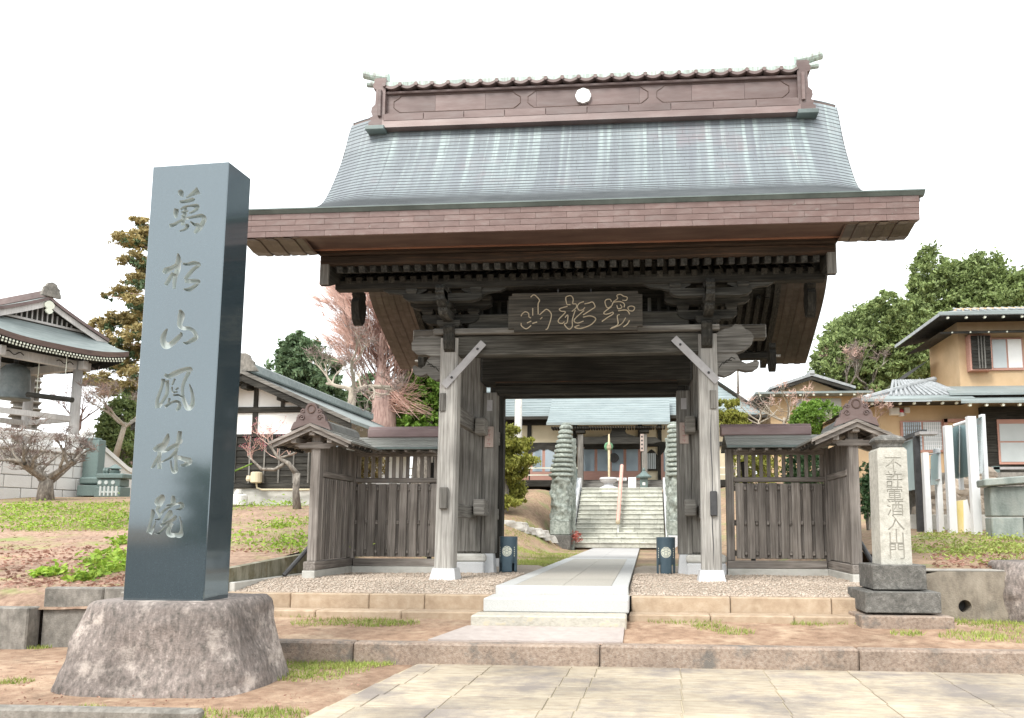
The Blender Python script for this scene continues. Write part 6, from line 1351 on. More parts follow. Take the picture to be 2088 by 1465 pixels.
for i in range(12): part('rafter_end', cream_print, lambda m: m.tube([(ea.x+.3+.62*i, UYy-1.28, zlow-.03), (ea.x+.3+.62*i, UYy-1.2, zlow-.03)], .045, 8))
# second eave strip over the windows
z3 = P(2000, 676, Y=UYy-.8).z; part('window_eave', wood_dark_x, lambda m: m.add([(xc0-.9, UYy-.8, z3), (22, UYy-.8, z3), (22, UYy+.02, z3+.22), (xc0, UYy+.02, z3+.22), (xc0-.9, UYy-.8, z3-.07), (22, UYy-.8, z3-.07), (xc0-.9, UYy+3.2, z3), (xc0, UYy+2.9, z3+.22)], [(0, 1, 2, 3), (0, 4, 5, 1), (0, 3, 7, 6)]))
for i in range(10): part('eave_peg', cream_print, lambda m: m.tube([(xc0-.5+.62*i, UYy-.83, z3-.03), (xc0-.5+.62*i, UYy-.75, z3-.03)], .03, 6))
a, b = q(1968, 690), q(2016, 756)
by = part('slatted_bay', red_wood, lambda m: m.box(a.x, b.x, UYy-.35, UYy+.02, b.z-.06, a.z+.05, .01))
for i in range(9): z = b.z+(a.z-b.z)*(i+.5)/9; part('slat', wood_dark_x, lambda m: m.box(a.x+.05, b.x-.05, UYy-.40, UYy-.352, z-.07, z+.05), by)
for i in range(3): x = (a.x+b.x)/2+.1*(i-1); part('slat_bar', wood_grey_z, lambda m: m.box(x-.02, x+.02, UYy-.44, UYy-.405, b.z, a.z), by)
a, b = q(2020, 694), q(2083, 751)
wn_ = part('window', red_wood, lambda m: m.box(a.x-.06, b.x+.06, UYy-.08, UYy+.02, b.z-.08, a.z+.06))
xm_ = (a.x+b.x)/2; part('pane', glass_pale, lambda m: m.box(a.x, xm_-.03, UYy-.095, UYy-.081, b.z, a.z), wn_); part('pane', plaster_w, lambda m: m.box(xm_+.03, b.x, UYy-.10, UYy-.081, b.z, a.z), wn_)
a, b = q(1938, 700, UYy+1), q(1952, 750, UYy+1); part('side_window', glass_m, lambda m: m.box(a.x-.05, b.x, UYy+.5, UYy+.6, b.z, a.z))
part('side_roof', wood_dark_x, lambda m: (lambda a, b: m.add([(a.x, UYy+2, a.z), (b.x, UYy+2, b.z), (b.x, UYy+5, b.z), (a.x, UYy+5, a.z)], [(0, 1, 2, 3)]))(P(1848, 770, Y=UYy+2), P(1897, 732, Y=UYy+2)))
# ------------------------------------------------------------------ stone footing wall with big rocks, screens and retaining wall
FWY = 7.4
fw_ = T('rubble_wall', 'rough wall of large buff stones below the ochre house', 'wall', (8.5, FWY, .7)); rr = random.Random(6)
for i in range(22):
    u, v = rr.uniform(1870, 2035), rr.uniform(965, 1050); c_ = P(u, v, Y=FWY+.2)
    m = MB(); m.lathe([(.05, -.95), (.6, -.7), (.95, -.2), (1, .2), (.7, .7), (.1, .95)], (0, 0, 0), 9)
    sx, sy, sz = rr.uniform(.35, .6), .3, rr.uniform(.22, .38); an_ = rr.uniform(-.4, .4)
    m.v = [(c_.x+(x*math.cos(an_)-z*math.sin(an_))*sx*(1+.15*mnoise.noise(Vector((x*2+i, y*2, z*2)))), c_.y+y*sy, c_.z+(x*math.sin(an_)+z*math.cos(an_))*sz*(1+.2*mnoise.noise(Vector((x*3, y*3+i, z*3))))) for x, y, z in m.v]
    m.build('wall_stone', mat('buff_rubble', [(.20, .17, .14), (.36, .30, .24), (.48, .41, .33)], (6, 6, 6), rough=.95, bump=.6, big=.25, rnd=.25) if 'buff_rubble' not in MATS else MATS['buff_rubble'], fw_, smooth=False)
a, b = P(1780, 965, Y=FWY+.5), P(2040, 1085, Y=FWY+.5); MB().box(a.x, b.x+1, FWY+.4, FWY+.9, b.z-.4, a.z).build('wall_core', concrete_old, fw_)
a, b = P(1780, 1050, Y=FWY-.1), P(2040, 1085, Y=FWY-.1); MB().box(a.x, b.x+1, FWY-.3, FWY, b.z-.4, a.z, .01).build('wall_footing', concrete_base, fw_)
sc_ = T('glass_screen', 'white steel posts carrying tall frosted glass screen panels', 'screen', (P(1960, 1085, Y=6).x, 6.2, .6)); part = mk(sc_)
def spost(ub, vb, ut, vt, y, w_, dep=.14, mt=steel_w):
    b_, t_ = P(ub, vb, Y=y), P(ut, vt, Y=y); x = (b_.x+t_.x)/2; part('post', mt, lambda m: m.box(x-w_/2, x+w_/2, y, y+dep, b_.z-.25, t_.z, .006)); return x, b_.z, t_.z
A = spost(1895, 1085, 1889, 923, 5.6, .115); B_ = spost(1919, 1085, 1914, 915, 6.0, .11); C_ = spost(1943, 1087, 1937, 868, 5.4, .15); D_ = spost(1993, 1087, 1984, 849, 5.0, .16); E_ = spost(2012, 966, 2004, 845, 6.5, .09)
F_ = spost(1962, 976, 1956, 866, 6.9, .07)
def sglass(u0, u1, v0, v1, y0, y1): a, b, c, d = P(u0, v0[0], Y=y0), P(u1, v1[0], Y=y1), P(u1, v1[1], Y=y1), P(u0, v0[1], Y=y0); part('glass_panel', glass_panel, lambda m: (m.add([a, b, c, d, a+Vector((0, .02, 0)), b+Vector((0, .02, 0)), c+Vector((0, .02, 0)), d+Vector((0, .02, 0))], [(3, 2, 1, 0), (4, 5, 6, 7), (0, 1, 5, 4), (2, 3, 7, 6), (1, 2, 6, 5), (3, 0, 4, 7)])))
sglass(1943, 1956, (872, 977), (867, 977), 5.6, 6.85); sglass(1957, 1985, (867, 976), (857, 970), 6.86, 5.2); sglass(1992, 2005, (854, 968), (848, 965), 5.2, 6.45); sglass(1898, 1916, (930, 990), (920, 988), 5.68, 6.05)
for v in (927, 981):
    a, b = P(1893, v, Y=5.7), P(1918, v-3, Y=6.05); part('glass_clamp', strap_m, lambda m: m.tube([a, b], .018, 6))
a, b = P(1945, 868, Y=5.5), P(1985, 855, Y=5.1); part('top_rail', steel_w, lambda m: m.tube([a, b], .03, 6))
gt = T('grey_screen', 'grey framed screen with sloping lid behind the inscribed pillar', 'screen', (P(1878, 1080, Y=5.9).x, 5.9, .65)); part = mk(gt)
b_, t_ = P(1882, 1080, Y=5.9), P(1870, 890, Y=5.9); part('post', iron_m, lambda m: m.box(b_.x-.09, b_.x+.03, 5.9, 6.02, b_.z-.2, t_.z, .01))
a, b, c, d = P(1838, 905, Y=7), P(1869, 893, Y=6.0), P(1873, 998, Y=6.0), P(1838, 1003, Y=7); part('panel', glass_panel, lambda m: m.add([a, b, c, d], [(3, 2, 1, 0)]))
a, b = P(1828, 901, Y=7), P(1885, 880, Y=5.8); part('lid', iron_m, lambda m: m.beam(a, b, .12, .08)); c = P(1893, 882, Y=5.7); part('lid_plate', strap_m, lambda m: m.obox((c.x-.02, 5.75, c.z-.02), (.38, .3, .06)))
yb_ = P(1965, 1083, Y=5.7); yt = P(1958, 1020, Y=5.7)
t = T('yellow_bin', 'tilted pale yellow plastic cover between the screen posts', 'cover', (yb_.x, 5.8, yb_.z)); part = mk(t)
part('cover_side', yellow_m, lambda m: m.prism([(yb_.x-.17, yb_.z-.1), (yb_.x+.17, yb_.z-.1), (yb_.x+.06, yt.z), (yb_.x-.17, yt.z-.03)], 'Y', 5.65, 5.95)); part('cover_lip', white_paint, lambda m: m.prism([(yb_.x-.02, yb_.z-.09), (yb_.x+.18, yb_.z-.09), (yb_.x+.08, yt.z+.01), (yb_.x-.0, yt.z-.02)], 'Y', 5.63, 5.66))
rw = T('retaining_wall', 'grey-green block retaining wall with thick sloping coping', 'wall', (8.8, 4.5, .6)); part = mk(rw)
a, b = P(2010, 993, Y=4.5), P(2018, 1090, Y=4.5); xw_ = a.x
for r in range(2):
    z0, z1 = b.z-.25+(a.z-b.z+.25)*r/2, b.z-.25+(a.z-b.z+.25)*(r+1)/2
    for i in range(6): x0 = xw_+(.9*i if r else .9*i-.35*(i > 0)); x1 = xw_+.9*(i+1)-(0 if r else .35); part('wall_block', mat('grey_block', [(.16, .19, .175), (.25, .28, .26), (.32, .34, .31)], (5, 5, 2), rough=.95, bump=.4, bsc=30, big=.25) if 'grey_block' not in MATS else MATS['grey_block'], lambda m: m.beam((x0+.01, 4.5-.16*(x0-xw_), (z0+z1)/2), (x1-.01, 4.5-.16*(x1-xw_), (z0+z1)/2), .5, z1-z0-.015, .02))
part('coping', MATS['grey_block'], lambda m: m.beam((xw_-.12, 4.45, a.z+.06), (xw_+5, 4.45-.8, a.z+.42), .6, .14, .02))
a = P(2030, 955, Y=9); t = T('steel_railing', 'low blue-grey steel railing in front of the board wall', 'railing', (a.x, 9, 1.6)); part = mk(t)
for dz in (0, -.22): part('rail', strap_m, lambda m: m.box(a.x-.2, a.x+4, 9, 9.05, a.z+dz-.03, a.z+dz+.03))
part('rail_post', stone_teal, lambda m: m.box(a.x-.05, a.x+.1, 9, 9.12, a.z-.5, a.z+.05))
# ------------------------------------------------------------------ vegetation
def leaf_quads(C, S, rg, flat=0.):
    n = len(C); d = rg.normal(size=(n, 3)); d[:, 2] *= (1-flat); d /= np.linalg.norm(d, axis=1, keepdims=True)
    r = rg.normal(size=(n, 3)); u = np.cross(d, r); u /= np.linalg.norm(u, axis=1, keepdims=True)
    S = S[:, None]; k = np.cross(d, u)
    V = np.stack([C-d*S, C+u*S*.42+k*S*.12, C+d*S, C-u*S*.42+k*S*.12], 1)
    F = np.arange(4*n).reshape(n, 4)
    return V.reshape(-1, 3), F
def crown(par, blobs, n, size, mt, seed, name='crown', clump=.16, per=26, shell=.55, flat=0.):
    """leaf clumps spread through ellipsoid blobs"""
    rg = np.random.default_rng(seed); vol = np.array([b[1][0]*b[1][1]*b[1][2] for b in blobs])**.67; vol /= vol.sum()
    nc = max(1, n//per); out = []
    which = rg.choice(len(blobs), nc, p=vol)
    for bi, (c, r) in enumerate(blobs):
        k = int((which == bi).sum())
        if not k: continue
        d = rg.normal(size=(k, 3)); d /= np.linalg.norm(d, axis=1, keepdims=True)
        rad = shell+(1-shell)*rg.random((k, 1))**.6
        cc = np.array(c)+d*rad*np.array(r)*(1+.06*rg.normal(size=(k, 1)))
        cl = clump*max(r)
        o = rg.normal(size=(k, per, 3))*cl*.55*rg.uniform(.5, 1.3, (k, 1, 1))
        o[:, :, 2] *= .75
        out.append((cc[:, None, :]+o).reshape(-1, 3))
    C = np.concatenate(out); S = size*rg.uniform(.6, 1.35, len(C))
    V, F = leaf_quads(C, S, rg, flat)
    return np_mesh(name, V, F, mt, parent=par)
def trunk(par, pts, rad, mt, name='trunk', n=10):
    m = MB(); sp = crspl([(*p, r) for p, r in zip(pts, rad)], 4); m.tube([p[:3] for p in sp], [p[3] for p in sp], n); return m.build(name, mt, par, smooth=True)
def grow(m, p, d, ln, r, depth, rg, spread=.6, up=.15, kids=(2, 3), shrink=.72, wig=.25, n=5, tips=None):
    pts = [p]; rads = [r]; q = Vector(p); d = Vector(d).normalized(); ns = 4
    for i in range(ns):
        d = (d+Vector((rg.uniform(-wig, wig), rg.uniform(-wig, wig), rg.uniform(-wig, wig)+up*.3))).normalized()
        q = q+d*ln/ns; pts.append(q); rads.append(max(r*(1-.45*(i+1)/ns), .003))
    m.tube(pts, rads, n if r > .02 else 3, cap=False)
    if tips is not None and depth <= 1: tips.append(q.copy())
    if depth <= 0: return
    for k in range(rg.randint(*kids)):
        t = rg.uniform(.35, 1); i = min(int(t*ns), ns-1); b = pts[i].lerp(pts[i+1], t*ns-i)
        nd = (d+Vector((rg.uniform(-1, 1), rg.uniform(-1, 1), rg.uniform(-.5, 1)*.8+up))*spread).normalized()
        grow(m, b, nd, ln*shrink*rg.uniform(.75, 1.15), max(rads[i]*.6, .003), depth-1, rg, spread, up, kids, shrink, wig, n, tips)
# big evergreens on the right
def big(u0, u1, vt, vb, Y, label, seed, n, mt=leaf_ever, name='evergreen_tree', zb=3, lob=9, size=.20):
    a, b = P(u0, vb, Y=Y), P(u1, vt, Y=Y); cx = (a.x+b.x)/2; hw = (b.x-a.x)/2; z0, z1 = a.z, b.z
    t = T(name, label, 'tree', (cx, Y, zb)); rg = random.Random(seed)
    bl_ = [((cx, Y, z0+(z1-z0)*.48), (hw*.78, hw*.7, (z1-z0)*.48))]
    for i in range(lob):
        an = 2*math.pi*i/lob+rg.uniform(-.3, .3); hh = rg.uniform(.15, .8); k = .62*math.sqrt(max(.1, 1-(hh-.35)**2*1.6))
        s_ = rg.uniform(.30, .46)
        bl_.append(((cx+hw*k*math.cos(an), Y+hw*k*math.sin(an)*.8, z0+(z1-z0)*hh), (hw*s_, hw*s_, (z1-z0)*s_*.75)))
    trunk(t, [(cx, Y, zb), (cx+.1, Y, z0+.2*(z1-z0)), (cx, Y, z0+.7*(z1-z0))], [.5, .4, .12], bark_grey)
    m = MB(); rr_ = random.Random(seed)
    for i in range(6): an = i*1.05; m.tube([(cx, Y, z0+.2*(z1-z0)), (cx+hw*.5*math.cos(an), Y+hw*.5*math.sin(an), z0+.55*(z1-z0))], [.18, .05], 6)
    m.build('limbs', bark_grey, t)
    crown(t, bl_, n, size, mt, seed, clump=.12, per=30, shell=.74)
    return t
big(1648, 1905, 615, 815, 38, 'rounded evergreen tree with bright lit leaf clumps beside the gate roof', 1, 60000, size=.15)
big(1830, 2060, 528, 800, 44, 'tallest domed evergreen tree behind the two-storey house', 2, 60000, size=.16)
big(1985, 2220, 545, 800, 42, 'evergreen tree rising over the upper tiled roof', 3, 34000, size=.16)
# left background trees
big(535, 712, 690, 850, 34, 'dark round evergreen rising behind the white house roof', 4, 16000, leaf_dark, 'evergreen_tree', 2.5, 7, .18)
big(795, 930, 735, 905, 25, 'bright green tree behind the wing fence next to the gate post', 5, 26000, leaf_topi, 'evergreen_tree', 2.2, 7, .11)
big(690, 800, 770, 905, 30, 'dull green tree behind the reddish trunk', 15, 9000, leaf_dark, 'evergreen_tree', 2.2, 6, .14)
big(195, 300, 800, 960, 27, 'dense green shrub tree behind the teal memorial', 6, 12000, leaf_ever, 'evergreen_tree', 2, 6, .13)
# cedar with drooping orange-brown sprays
cb = P(262, 900, Y=30); t = T('cedar_tree', 'tall cedar with orange-brown layered sprays behind the monument', 'tree', (cb.x, 30, 2.2)); zt_c = P(285, 425, Y=30).z
trunk(t, [(cb.x+.3, 30, 2), (cb.x+.5, 30, 6), (cb.x+.75, 30, zt_c-1)], [.35, .26, .05], bark_pink)
bl_ = []; rg = random.Random(9)
lay = [(285, 450, 22), (270, 490, 42), (282, 530, 40), (246, 480, 18), (278, 570, 35), (215, 602, 18), (250, 596, 34), (285, 618, 40), (215, 662, 30), (258, 650, 46), (288, 680, 40), (235, 690, 40), (270, 715, 40), (200, 770, 34), (240, 740, 46), (280, 760, 40), (225, 792, 40), (262, 790, 40), (285, 810, 30), (172, 778, 16), (300, 480, 40), (310, 560, 40), (310, 640, 40), (310, 720, 40)]
for u, v, w_ in lay:
    c_ = P(u, v, Y=30+rg.uniform(-1, 1)); k = w_/FPX*41; bl_.append(((c_.x, c_.y, c_.z), (k, k*.8, k*.42)))
crown(t, bl_, 16000, .13, leaf_cedar, 12, clump=.22, per=22, shell=.2, flat=.3)
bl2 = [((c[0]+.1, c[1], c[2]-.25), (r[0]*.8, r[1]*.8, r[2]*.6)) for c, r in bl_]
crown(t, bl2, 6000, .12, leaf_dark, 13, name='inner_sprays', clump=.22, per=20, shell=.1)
m = MB(); 
for c, r in bl_: m.tube([(cb.x+.55, 30, c[2]-.5), (c[0], c[1], c[2])], [.05, .015], 4, cap=False)
m.build('limbs', bark_pink, t)
# broad bare tree with reddish trunk and upswept pink twigs
gb = P(782, 905, Y=24); t = T('bare_ginkgo', 'bare tree with thick reddish trunk and upswept pink twigs', 'tree', (gb.x, 24, 2)); zg_ = lambda v: P(782, v, Y=24).z
trunk(t, [(gb.x, 24, 1.8), (gb.x-.02, 24, zg_(850)), (gb.x-.08, 24, zg_(790)), (gb.x-.2, 24, zg_(745)), (gb.x-.3, 24, zg_(680))], [.62, .55, .46, .2, .05], bark_pink, n=18)
m = MB(); rg = random.Random(5); tips = []
for i in range(54):
    z = zg_(850-150*i/53); an = rg.uniform(0, 6.28); el = rg.uniform(.5, 1.1)
    d = Vector((math.cos(an)*1.0, math.sin(an)*.9, el)); grow(m, Vector((gb.x-.15, 24, z)), d, rg.uniform(1.5, 2.9), .045, 2, rg, .5, .3, (3, 4), .72, .18, 4, tips)
m.build('limbs', bark_pink, t)
m = MB()
for p in tips:
    for k in range(13):
        d = Vector(((p.x-gb.x)*.35+rg.uniform(-.5, .5), rg.uniform(-.6, .6), rg.uniform(.3, 1.0))).normalized(); l_ = rg.uniform(.5, 1.3)
        m.tube([p, p+d*l_*.5+Vector((rg.uniform(-.06, .06), 0, rg.uniform(0, .06))), p+d*l_], [.010, .008, .004], 3, cap=False)
# drooping lower fans towards the gate
for i in range(130):
    o = Vector((gb.x+rg.uniform(-.1, .3), 24+rg.uniform(-.4, 0), zg_(rg.uniform(770, 840)))); e = Vector((P(rg.uniform(820, 885), 800, Y=23.8).x, 23.8+rg.uniform(-.5, .5), zg_(rg.uniform(790, 860))))
    m.tube([o, o.lerp(e, .5)+Vector((0, 0, .25-.3)), e+Vector((0, 0, rg.uniform(0, .2)))], [.018, .012, .005], 3, cap=False)
stuff(m.build('twigs', twig_pink, t))
# bare pale trees between house and ginkgo, and behind the memorial
def bare(u, v, Y, label, seed, ht, r0, mt, mtw, kids=(2, 3), depth=4, spread=.75, up=.1, lean=(0, 0), n0=4, name='bare_tree', hf=.45, group=None):
    b = P(u, v, Y=Y); t = T(name, label, 'tree', tuple(b), group); rg = random.Random(seed); m = MB(); tips = []
    top = b+Vector((lean[0], lean[1], ht*hf)); m.tube([b-Vector((0, 0, .15)), b.lerp(top, .5)+Vector((rg.uniform(-.05, .05), 0, 0)), top], [r0*1.25, r0, r0*.85], 10)
    m.build('trunk', mt, t, smooth=True); m = MB()
    for i in range(n0):
        an = 2*math.pi*i/n0+rg.uniform(-.4, .4); grow(m, top-Vector((0, 0, ht*.08*rg.random())), Vector((math.cos(an), math.sin(an)*.7, .55)), ht*.42, r0*.55, depth, rg, spread, up, kids, .68, .3, 6, tips)
    m.build('branches', mt, t); m = MB()
    for p in tips:
        for k in range(3):
            d = Vector((rg.uniform(-1, 1), rg.uniform(-1, 1), rg.uniform(-.2, 1))).normalized(); m.tube([p, p+d*ht*.04, p+d*ht*.075+Vector((0, 0, ht*.01))], [.008*ht/2.5, .006*ht/2.5, .002], 3, cap=False)
    stuff(m.build('twigs', mtw, t)); return t, tips
bare(716, 890, 19, 'pale gnarled bare tree behind the white house', 31, 4.2, .17, bark_pale, twig_grey, depth=4, spread=.8)
bare(235, 930, 25, 'pale bare tree leaning over the memorial', 33, 3.6, .12, bark_pale, twig_grey, depth=4, spread=.9, lean=(.4, 0))
bare(160, 905, 26, 'thin reddish bare tree beside the bell tower post', 35, 2.8, .08, bark_pink, twig_pink, depth=4)
bare(1600, 880, 24, 'pinkish bare shrub before the ochre annex', 36, 3.0, .08, bark_pale, twig_pink, depth=3, n0=5, hf=.2)
bare(1548, 880, 24, 'thin bare shrub beside the yellow-green pine', 37, 2.4, .06, bark_pale, twig_grey, depth=3, n0=5, hf=.2)
bare(1708, 880, 20, 'small grey bare shrub in front of the clipped shrub', 38, 1.3, .04, bark_pale, twig_grey, depth=2, n0=5, hf=.15)
bare(1775, 870, 14.5, 'reddish bare twigs at the corner of the ochre house', 39, 1.4, .03, bark_pink, twig_pink, depth=3, n0=6, hf=.1)
bare(1770, 800, 36, 'greyish bare trees under the tall evergreens', 40, 3.6, .12, bark_grey, twig_grey, depth=4, n0=7, hf=.1, spread=.6, up=.4)
bare(1725, 800, 36, 'purplish bare trees under the rounded evergreen', 41, 3.2, .12, bark_grey, twig_pink, depth=4, n0=7, hf=.1, spread=.6, up=.4)
bare(1505, 800, 42, 'distant thin bare tree beside the gate eave', 42, 2.8, .07, bark_grey, twig_grey, depth=3, hf=.7)
# plum trees
bare(93, 1016, 13.6, 'low spreading grey plum tree before the granite podium', 51, 2.7, .22, bark_grey, twig_grey, kids=(2, 4), depth=4, spread=.85, up=-.02, n0=6, name='plum_tree', hf=.25)
pb = P(604, 1038, Y=8.3); t = T('plum_tree', 'crooked plum tree with red-tipped twigs before the white house', 'tree', tuple(pb)); m = MB(); rg = random.Random(8)
pq_ = lambda u, v, y=8.3: P(u, v, Y=y)
m.tube([pq_(606, 1040), pq_(603, 1000), pq_(606, 965)], [.11, .085, .08], 10); 
m.tube([pq_(606, 968), pq_(588, 945), pq_(568, 935), pq_(550, 908), pq_(545, 893)], [.075, .06, .045, .03, .015], 8); m.tube([pq_(580, 946), pq_(560, 958), pq_(533, 957), pq_(518, 942), pq_(505, 930)], [.05, .045, .04, .03, .015], 8)
m.tube([pq_(570, 935), pq_(592, 928), pq_(612, 918)], [.035, .025, .01], 6); m.build('trunk', bark_grey, t, smooth=True)
m = MB(); tips = []
for (u, v) in ((545, 895), (505, 930), (612, 918), (520, 945), (552, 910), (565, 935), (590, 930)):
    for k in range(3): grow(m, pq_(u, v), Vector((rg.uniform(-1, 1), rg.uniform(-.4, .4), rg.uniform(.2, 1))), .35, .012, 2, rg, .7, .2, (2, 3), .7, .3, 4, tips)
m.build('branches', twig_pink, t)
rg2 = np.random.default_rng(3); C = np.array([tuple(p) for p in tips]).repeat(2, 0)+rg2.normal(size=(2*len(tips), 3))*.03; V, F = leaf_quads(C, np.full(len(C), .022), rg2)
o = stuff(np_mesh('blossoms', V, F, mat('plum_bud', [(.45, .10, .14), (.6, .2, .24)], rough=.6, bump=0), parent=t))
m = MB(); m.tube([pq_(452, 972, 8.1), pq_(514, 946, 8.1)], .02, 6); tag(m.build('garden_pole', leaf_topi, loc=tuple(pq_(480, 960, 8.1))), 'thin green garden pole leaning by the plum tree', 'pole')
# pine with cloud-shaped pads
def pine(cx, Y, z0, pads, label, seed, n, sc_=1.):
    t = T('garden_pine', label, 'tree', (cx, Y, z0)); zt_ = max(p[2] for p in pads)
    trunk(t, [(cx, Y, z0-.2), (cx+.15, Y, z0+(zt_-z0)*.35), (cx-.1, Y, z0+(zt_-z0)*.7), (cx+.05, Y, zt_-.1)], [.16, .13, .09, .04], bark_grey)
    m = MB()
    for x, y, z, k in pads: m.tube([(cx, Y, z-.25), ((cx+x)/2, (Y+y)/2, z-.12), (x, y, z)], [.05, .035, .015], 5, cap=False)
    m.build('limbs', bark_grey, t)
    crown(t, [((x, y, z), (k, k*.85, k*.36)) for x, y, z, k in pads], n, .07*sc_, leaf_pine, seed, clump=.24, per=30, shell=.25, flat=-.6); return t
pads = []
rg = random.Random(4)
for u, v, k in ((1030, 880, .55), (1022, 905, .75), (1045, 912, .6), (1062, 940, .55), (1028, 945, .75), (1050, 965, .55), (1025, 985, .7), (1048, 1000, .55), (1055, 1018, .35), (1035, 1025, .5), (1070, 900, .35), (1012, 930, .6)):
    c_ = P(u, v, Y=16+rg.uniform(-.5, .5)); pads.append((c_.x, c_.y, c_.z, k))
pine(P(1022, 1000, Y=16).x, 16, .9, pads, 'yellow-green cloud-pruned pine inside the gate', 3, 15000)
pads = []
for u, v, k in ((1485, 822, .5), (1478, 845, .55), (1500, 850, .5), (1512, 866, .45), (1488, 868, .55)): c_ = P(u, v, Y=22); pads.append((c_.x, 22, c_.z, k))
pine(P(1485, 880, Y=22).x, 22, 2.3, pads, 'yellow pine showing between the gate and the ochre annex', 6, 5000)
# clipped round shrub
c_ = P(1667, 850, Y=22); t = T('clipped_shrub', 'bright green clipped dome shrub above the wing fence roof', 'shrub', (c_.x, 22, 2.6))
trunk(t, [(c_.x, 22, 2.4), (c_.x, 22, c_.z)], [.15, .1], bark_grey); k = 50/FPX*33
crown(t, [((c_.x, 22, c_.z-.15), (k, k, k*.80)), ((c_.x-.3, 22, c_.z-.3), (k*.8, k*.8, k*.6))], 14000, .07, leaf_topi, 17, clump=.10, per=24, shell=.85)
# camellia and shrubs behind the right wing, seen through the slats and beside the pillar
def shrub(u0, u1, vt, vb, Y, label, seed, n, size, mt, name='shrub', lob=4, cat='shrub', group=None):
    a, b = P(u0, vb, Y=Y), P(u1, vt, Y=Y); cx = (a.x+b.x)/2; hw = (b.x-a.x)/2; hz2 = (b.z-a.z)/2
    t = T(name, label, cat, (cx, Y, a.z), group); rg = random.Random(seed)
    m = MB()
    for i in range(4): m.tube([(cx+rg.uniform(-.05, .05), Y, a.z-.1), (cx+rg.uniform(-.5, .5)*hw, Y+rg.uniform(-.2, .2), a.z+hz2)], [.03, .01], 5)
    m.build('stems', bark_grey, t)
    bl_ = [((cx+rg.uniform(-.5, .5)*hw, Y+rg.uniform(-.3, .3)*hw, a.z+hz2*rg.uniform(.6, 1.4)), (hw*.6, hw*.6, hz2*.65)) for i in range(lob)]+[((cx, Y, a.z+hz2), (hw*.8, hw*.7, hz2*.85))]
    crown(t, bl_, n, size, mt, seed, clump=.2, per=16, shell=.4); return t
camm = leafm('camellia_leaf', (.05, .12, .05), (.10, .20, .08), (.26, .34, .20))
shrub(1748, 1790, 935, 1070, 3.6, 'glossy camellia bush between the wing fence and the inscribed pillar', 61, 1600, .045, camm)
shrub(1590, 1700, 905, 1010, 6.0, 'camellia bush showing through the wing fence slats', 62, 3000, .05, camm)
shrub(1480, 1600, 880, 1020, 9.0, 'yellow-green bush behind the right-hand wing fence slats', 63, 2500, .06, leaf_pine)
shrub(700, 800, 900, 1000, 13, 'brownish bush behind the left wing fence slats', 64, 2500, .07, leaf_cedar)
# low weeds and leafy clumps
rgw = np.random.default_rng(77)
def weeds(label, pts, size, mt, name, n, per=26, spread=.10, cat='weeds', hz3=.55):
    C = []
    for (x, y, z, k) in pts: C.append(np.array([x, y, z])+np.stack([rgw.normal(size=n)*spread*k, rgw.normal(size=n)*spread*k*.8, np.abs(rgw.normal(size=n))*spread*hz3*k], 1))
    C = np.concatenate(C); V, F = leaf_quads(C, size*rgw.uniform(.6, 1.4, len(C)), rgw, .4); return stuff(np_mesh(name, V, F, mt), label, cat)
def onbank(u, v):    # follow the ray down to the terrain
    d = FW+RT*((u-PPX)/FPX)-UP*((v-PPY)/FPX); t_ = 5.
    while t_ < 60:
        p = CAM+d*t_
        z = zt(p.x, p.y) if (p.y > 1.6 or (p.x < -4.4 and p.y > -2.35) or (p.x > 4.3 and p.y > -1.25)) else -9
        if p.z <= z: return p.x, p.y, z
        t_ += .03
    return None
L1 = [(200, 1150, 1.3), (225, 1135, 1.5), (240, 1160, 1.5), (215, 1170, 1.4), (185, 1178, 1.2), (110, 1172, 1.1), (90, 1175, .9), (245, 1110, 1.2), (250, 1145, 1.2), (165, 1185, 1.0)]
pts = [(*onbank(u, v), k) for u, v, k in L1 if onbank(u, v)]
weeds('bright leafy weeds growing in the bank beside the monument', pts, .055, leaf_bright, 'leafy_weeds', 90)
L2 = [(rg.uniform(0, 255), rg.uniform(1030, 1085)) for i in range(80)]+[(rg.uniform(470, 630), rg.uniform(1095, 1130)) for i in range(16)]+[(rg.uniform(470, 560), rg.uniform(1025, 1045)) for i in range(10)]+[(rg.uniform(570, 600), rg.uniform(1020, 1035)) for i in range(8)]+[(8, 1008), (20, 1010), (12, 1012)]+[(rg.uniform(540, 640), rg.uniform(1060, 1080)) for i in range(10)]
pts = [(*onbank(u, v), rg.uniform(1.2, 2.6)) for u, v in L2 if onbank(u, v)]
weeds('bright green ground weeds across the left bank', pts, .036, leaf_bright, 'ground_weeds', 52, spread=.15, hz3=.28)
L3 = [(rg.uniform(1866, 2080), rg.uniform(1088, 1130)) for i in range(80)]+[(rg.uniform(1930, 2080), rg.uniform(1110, 1150)) for i in range(20)]
pts = [(*onbank(u, v), rg.uniform(.8, 2.)) for u, v in L3 if onbank(u, v)]
weeds('short green weeds over the right bank below the screens', pts, .03, grass_m, 'bank_weeds', 34, spread=.14, hz3=.18)
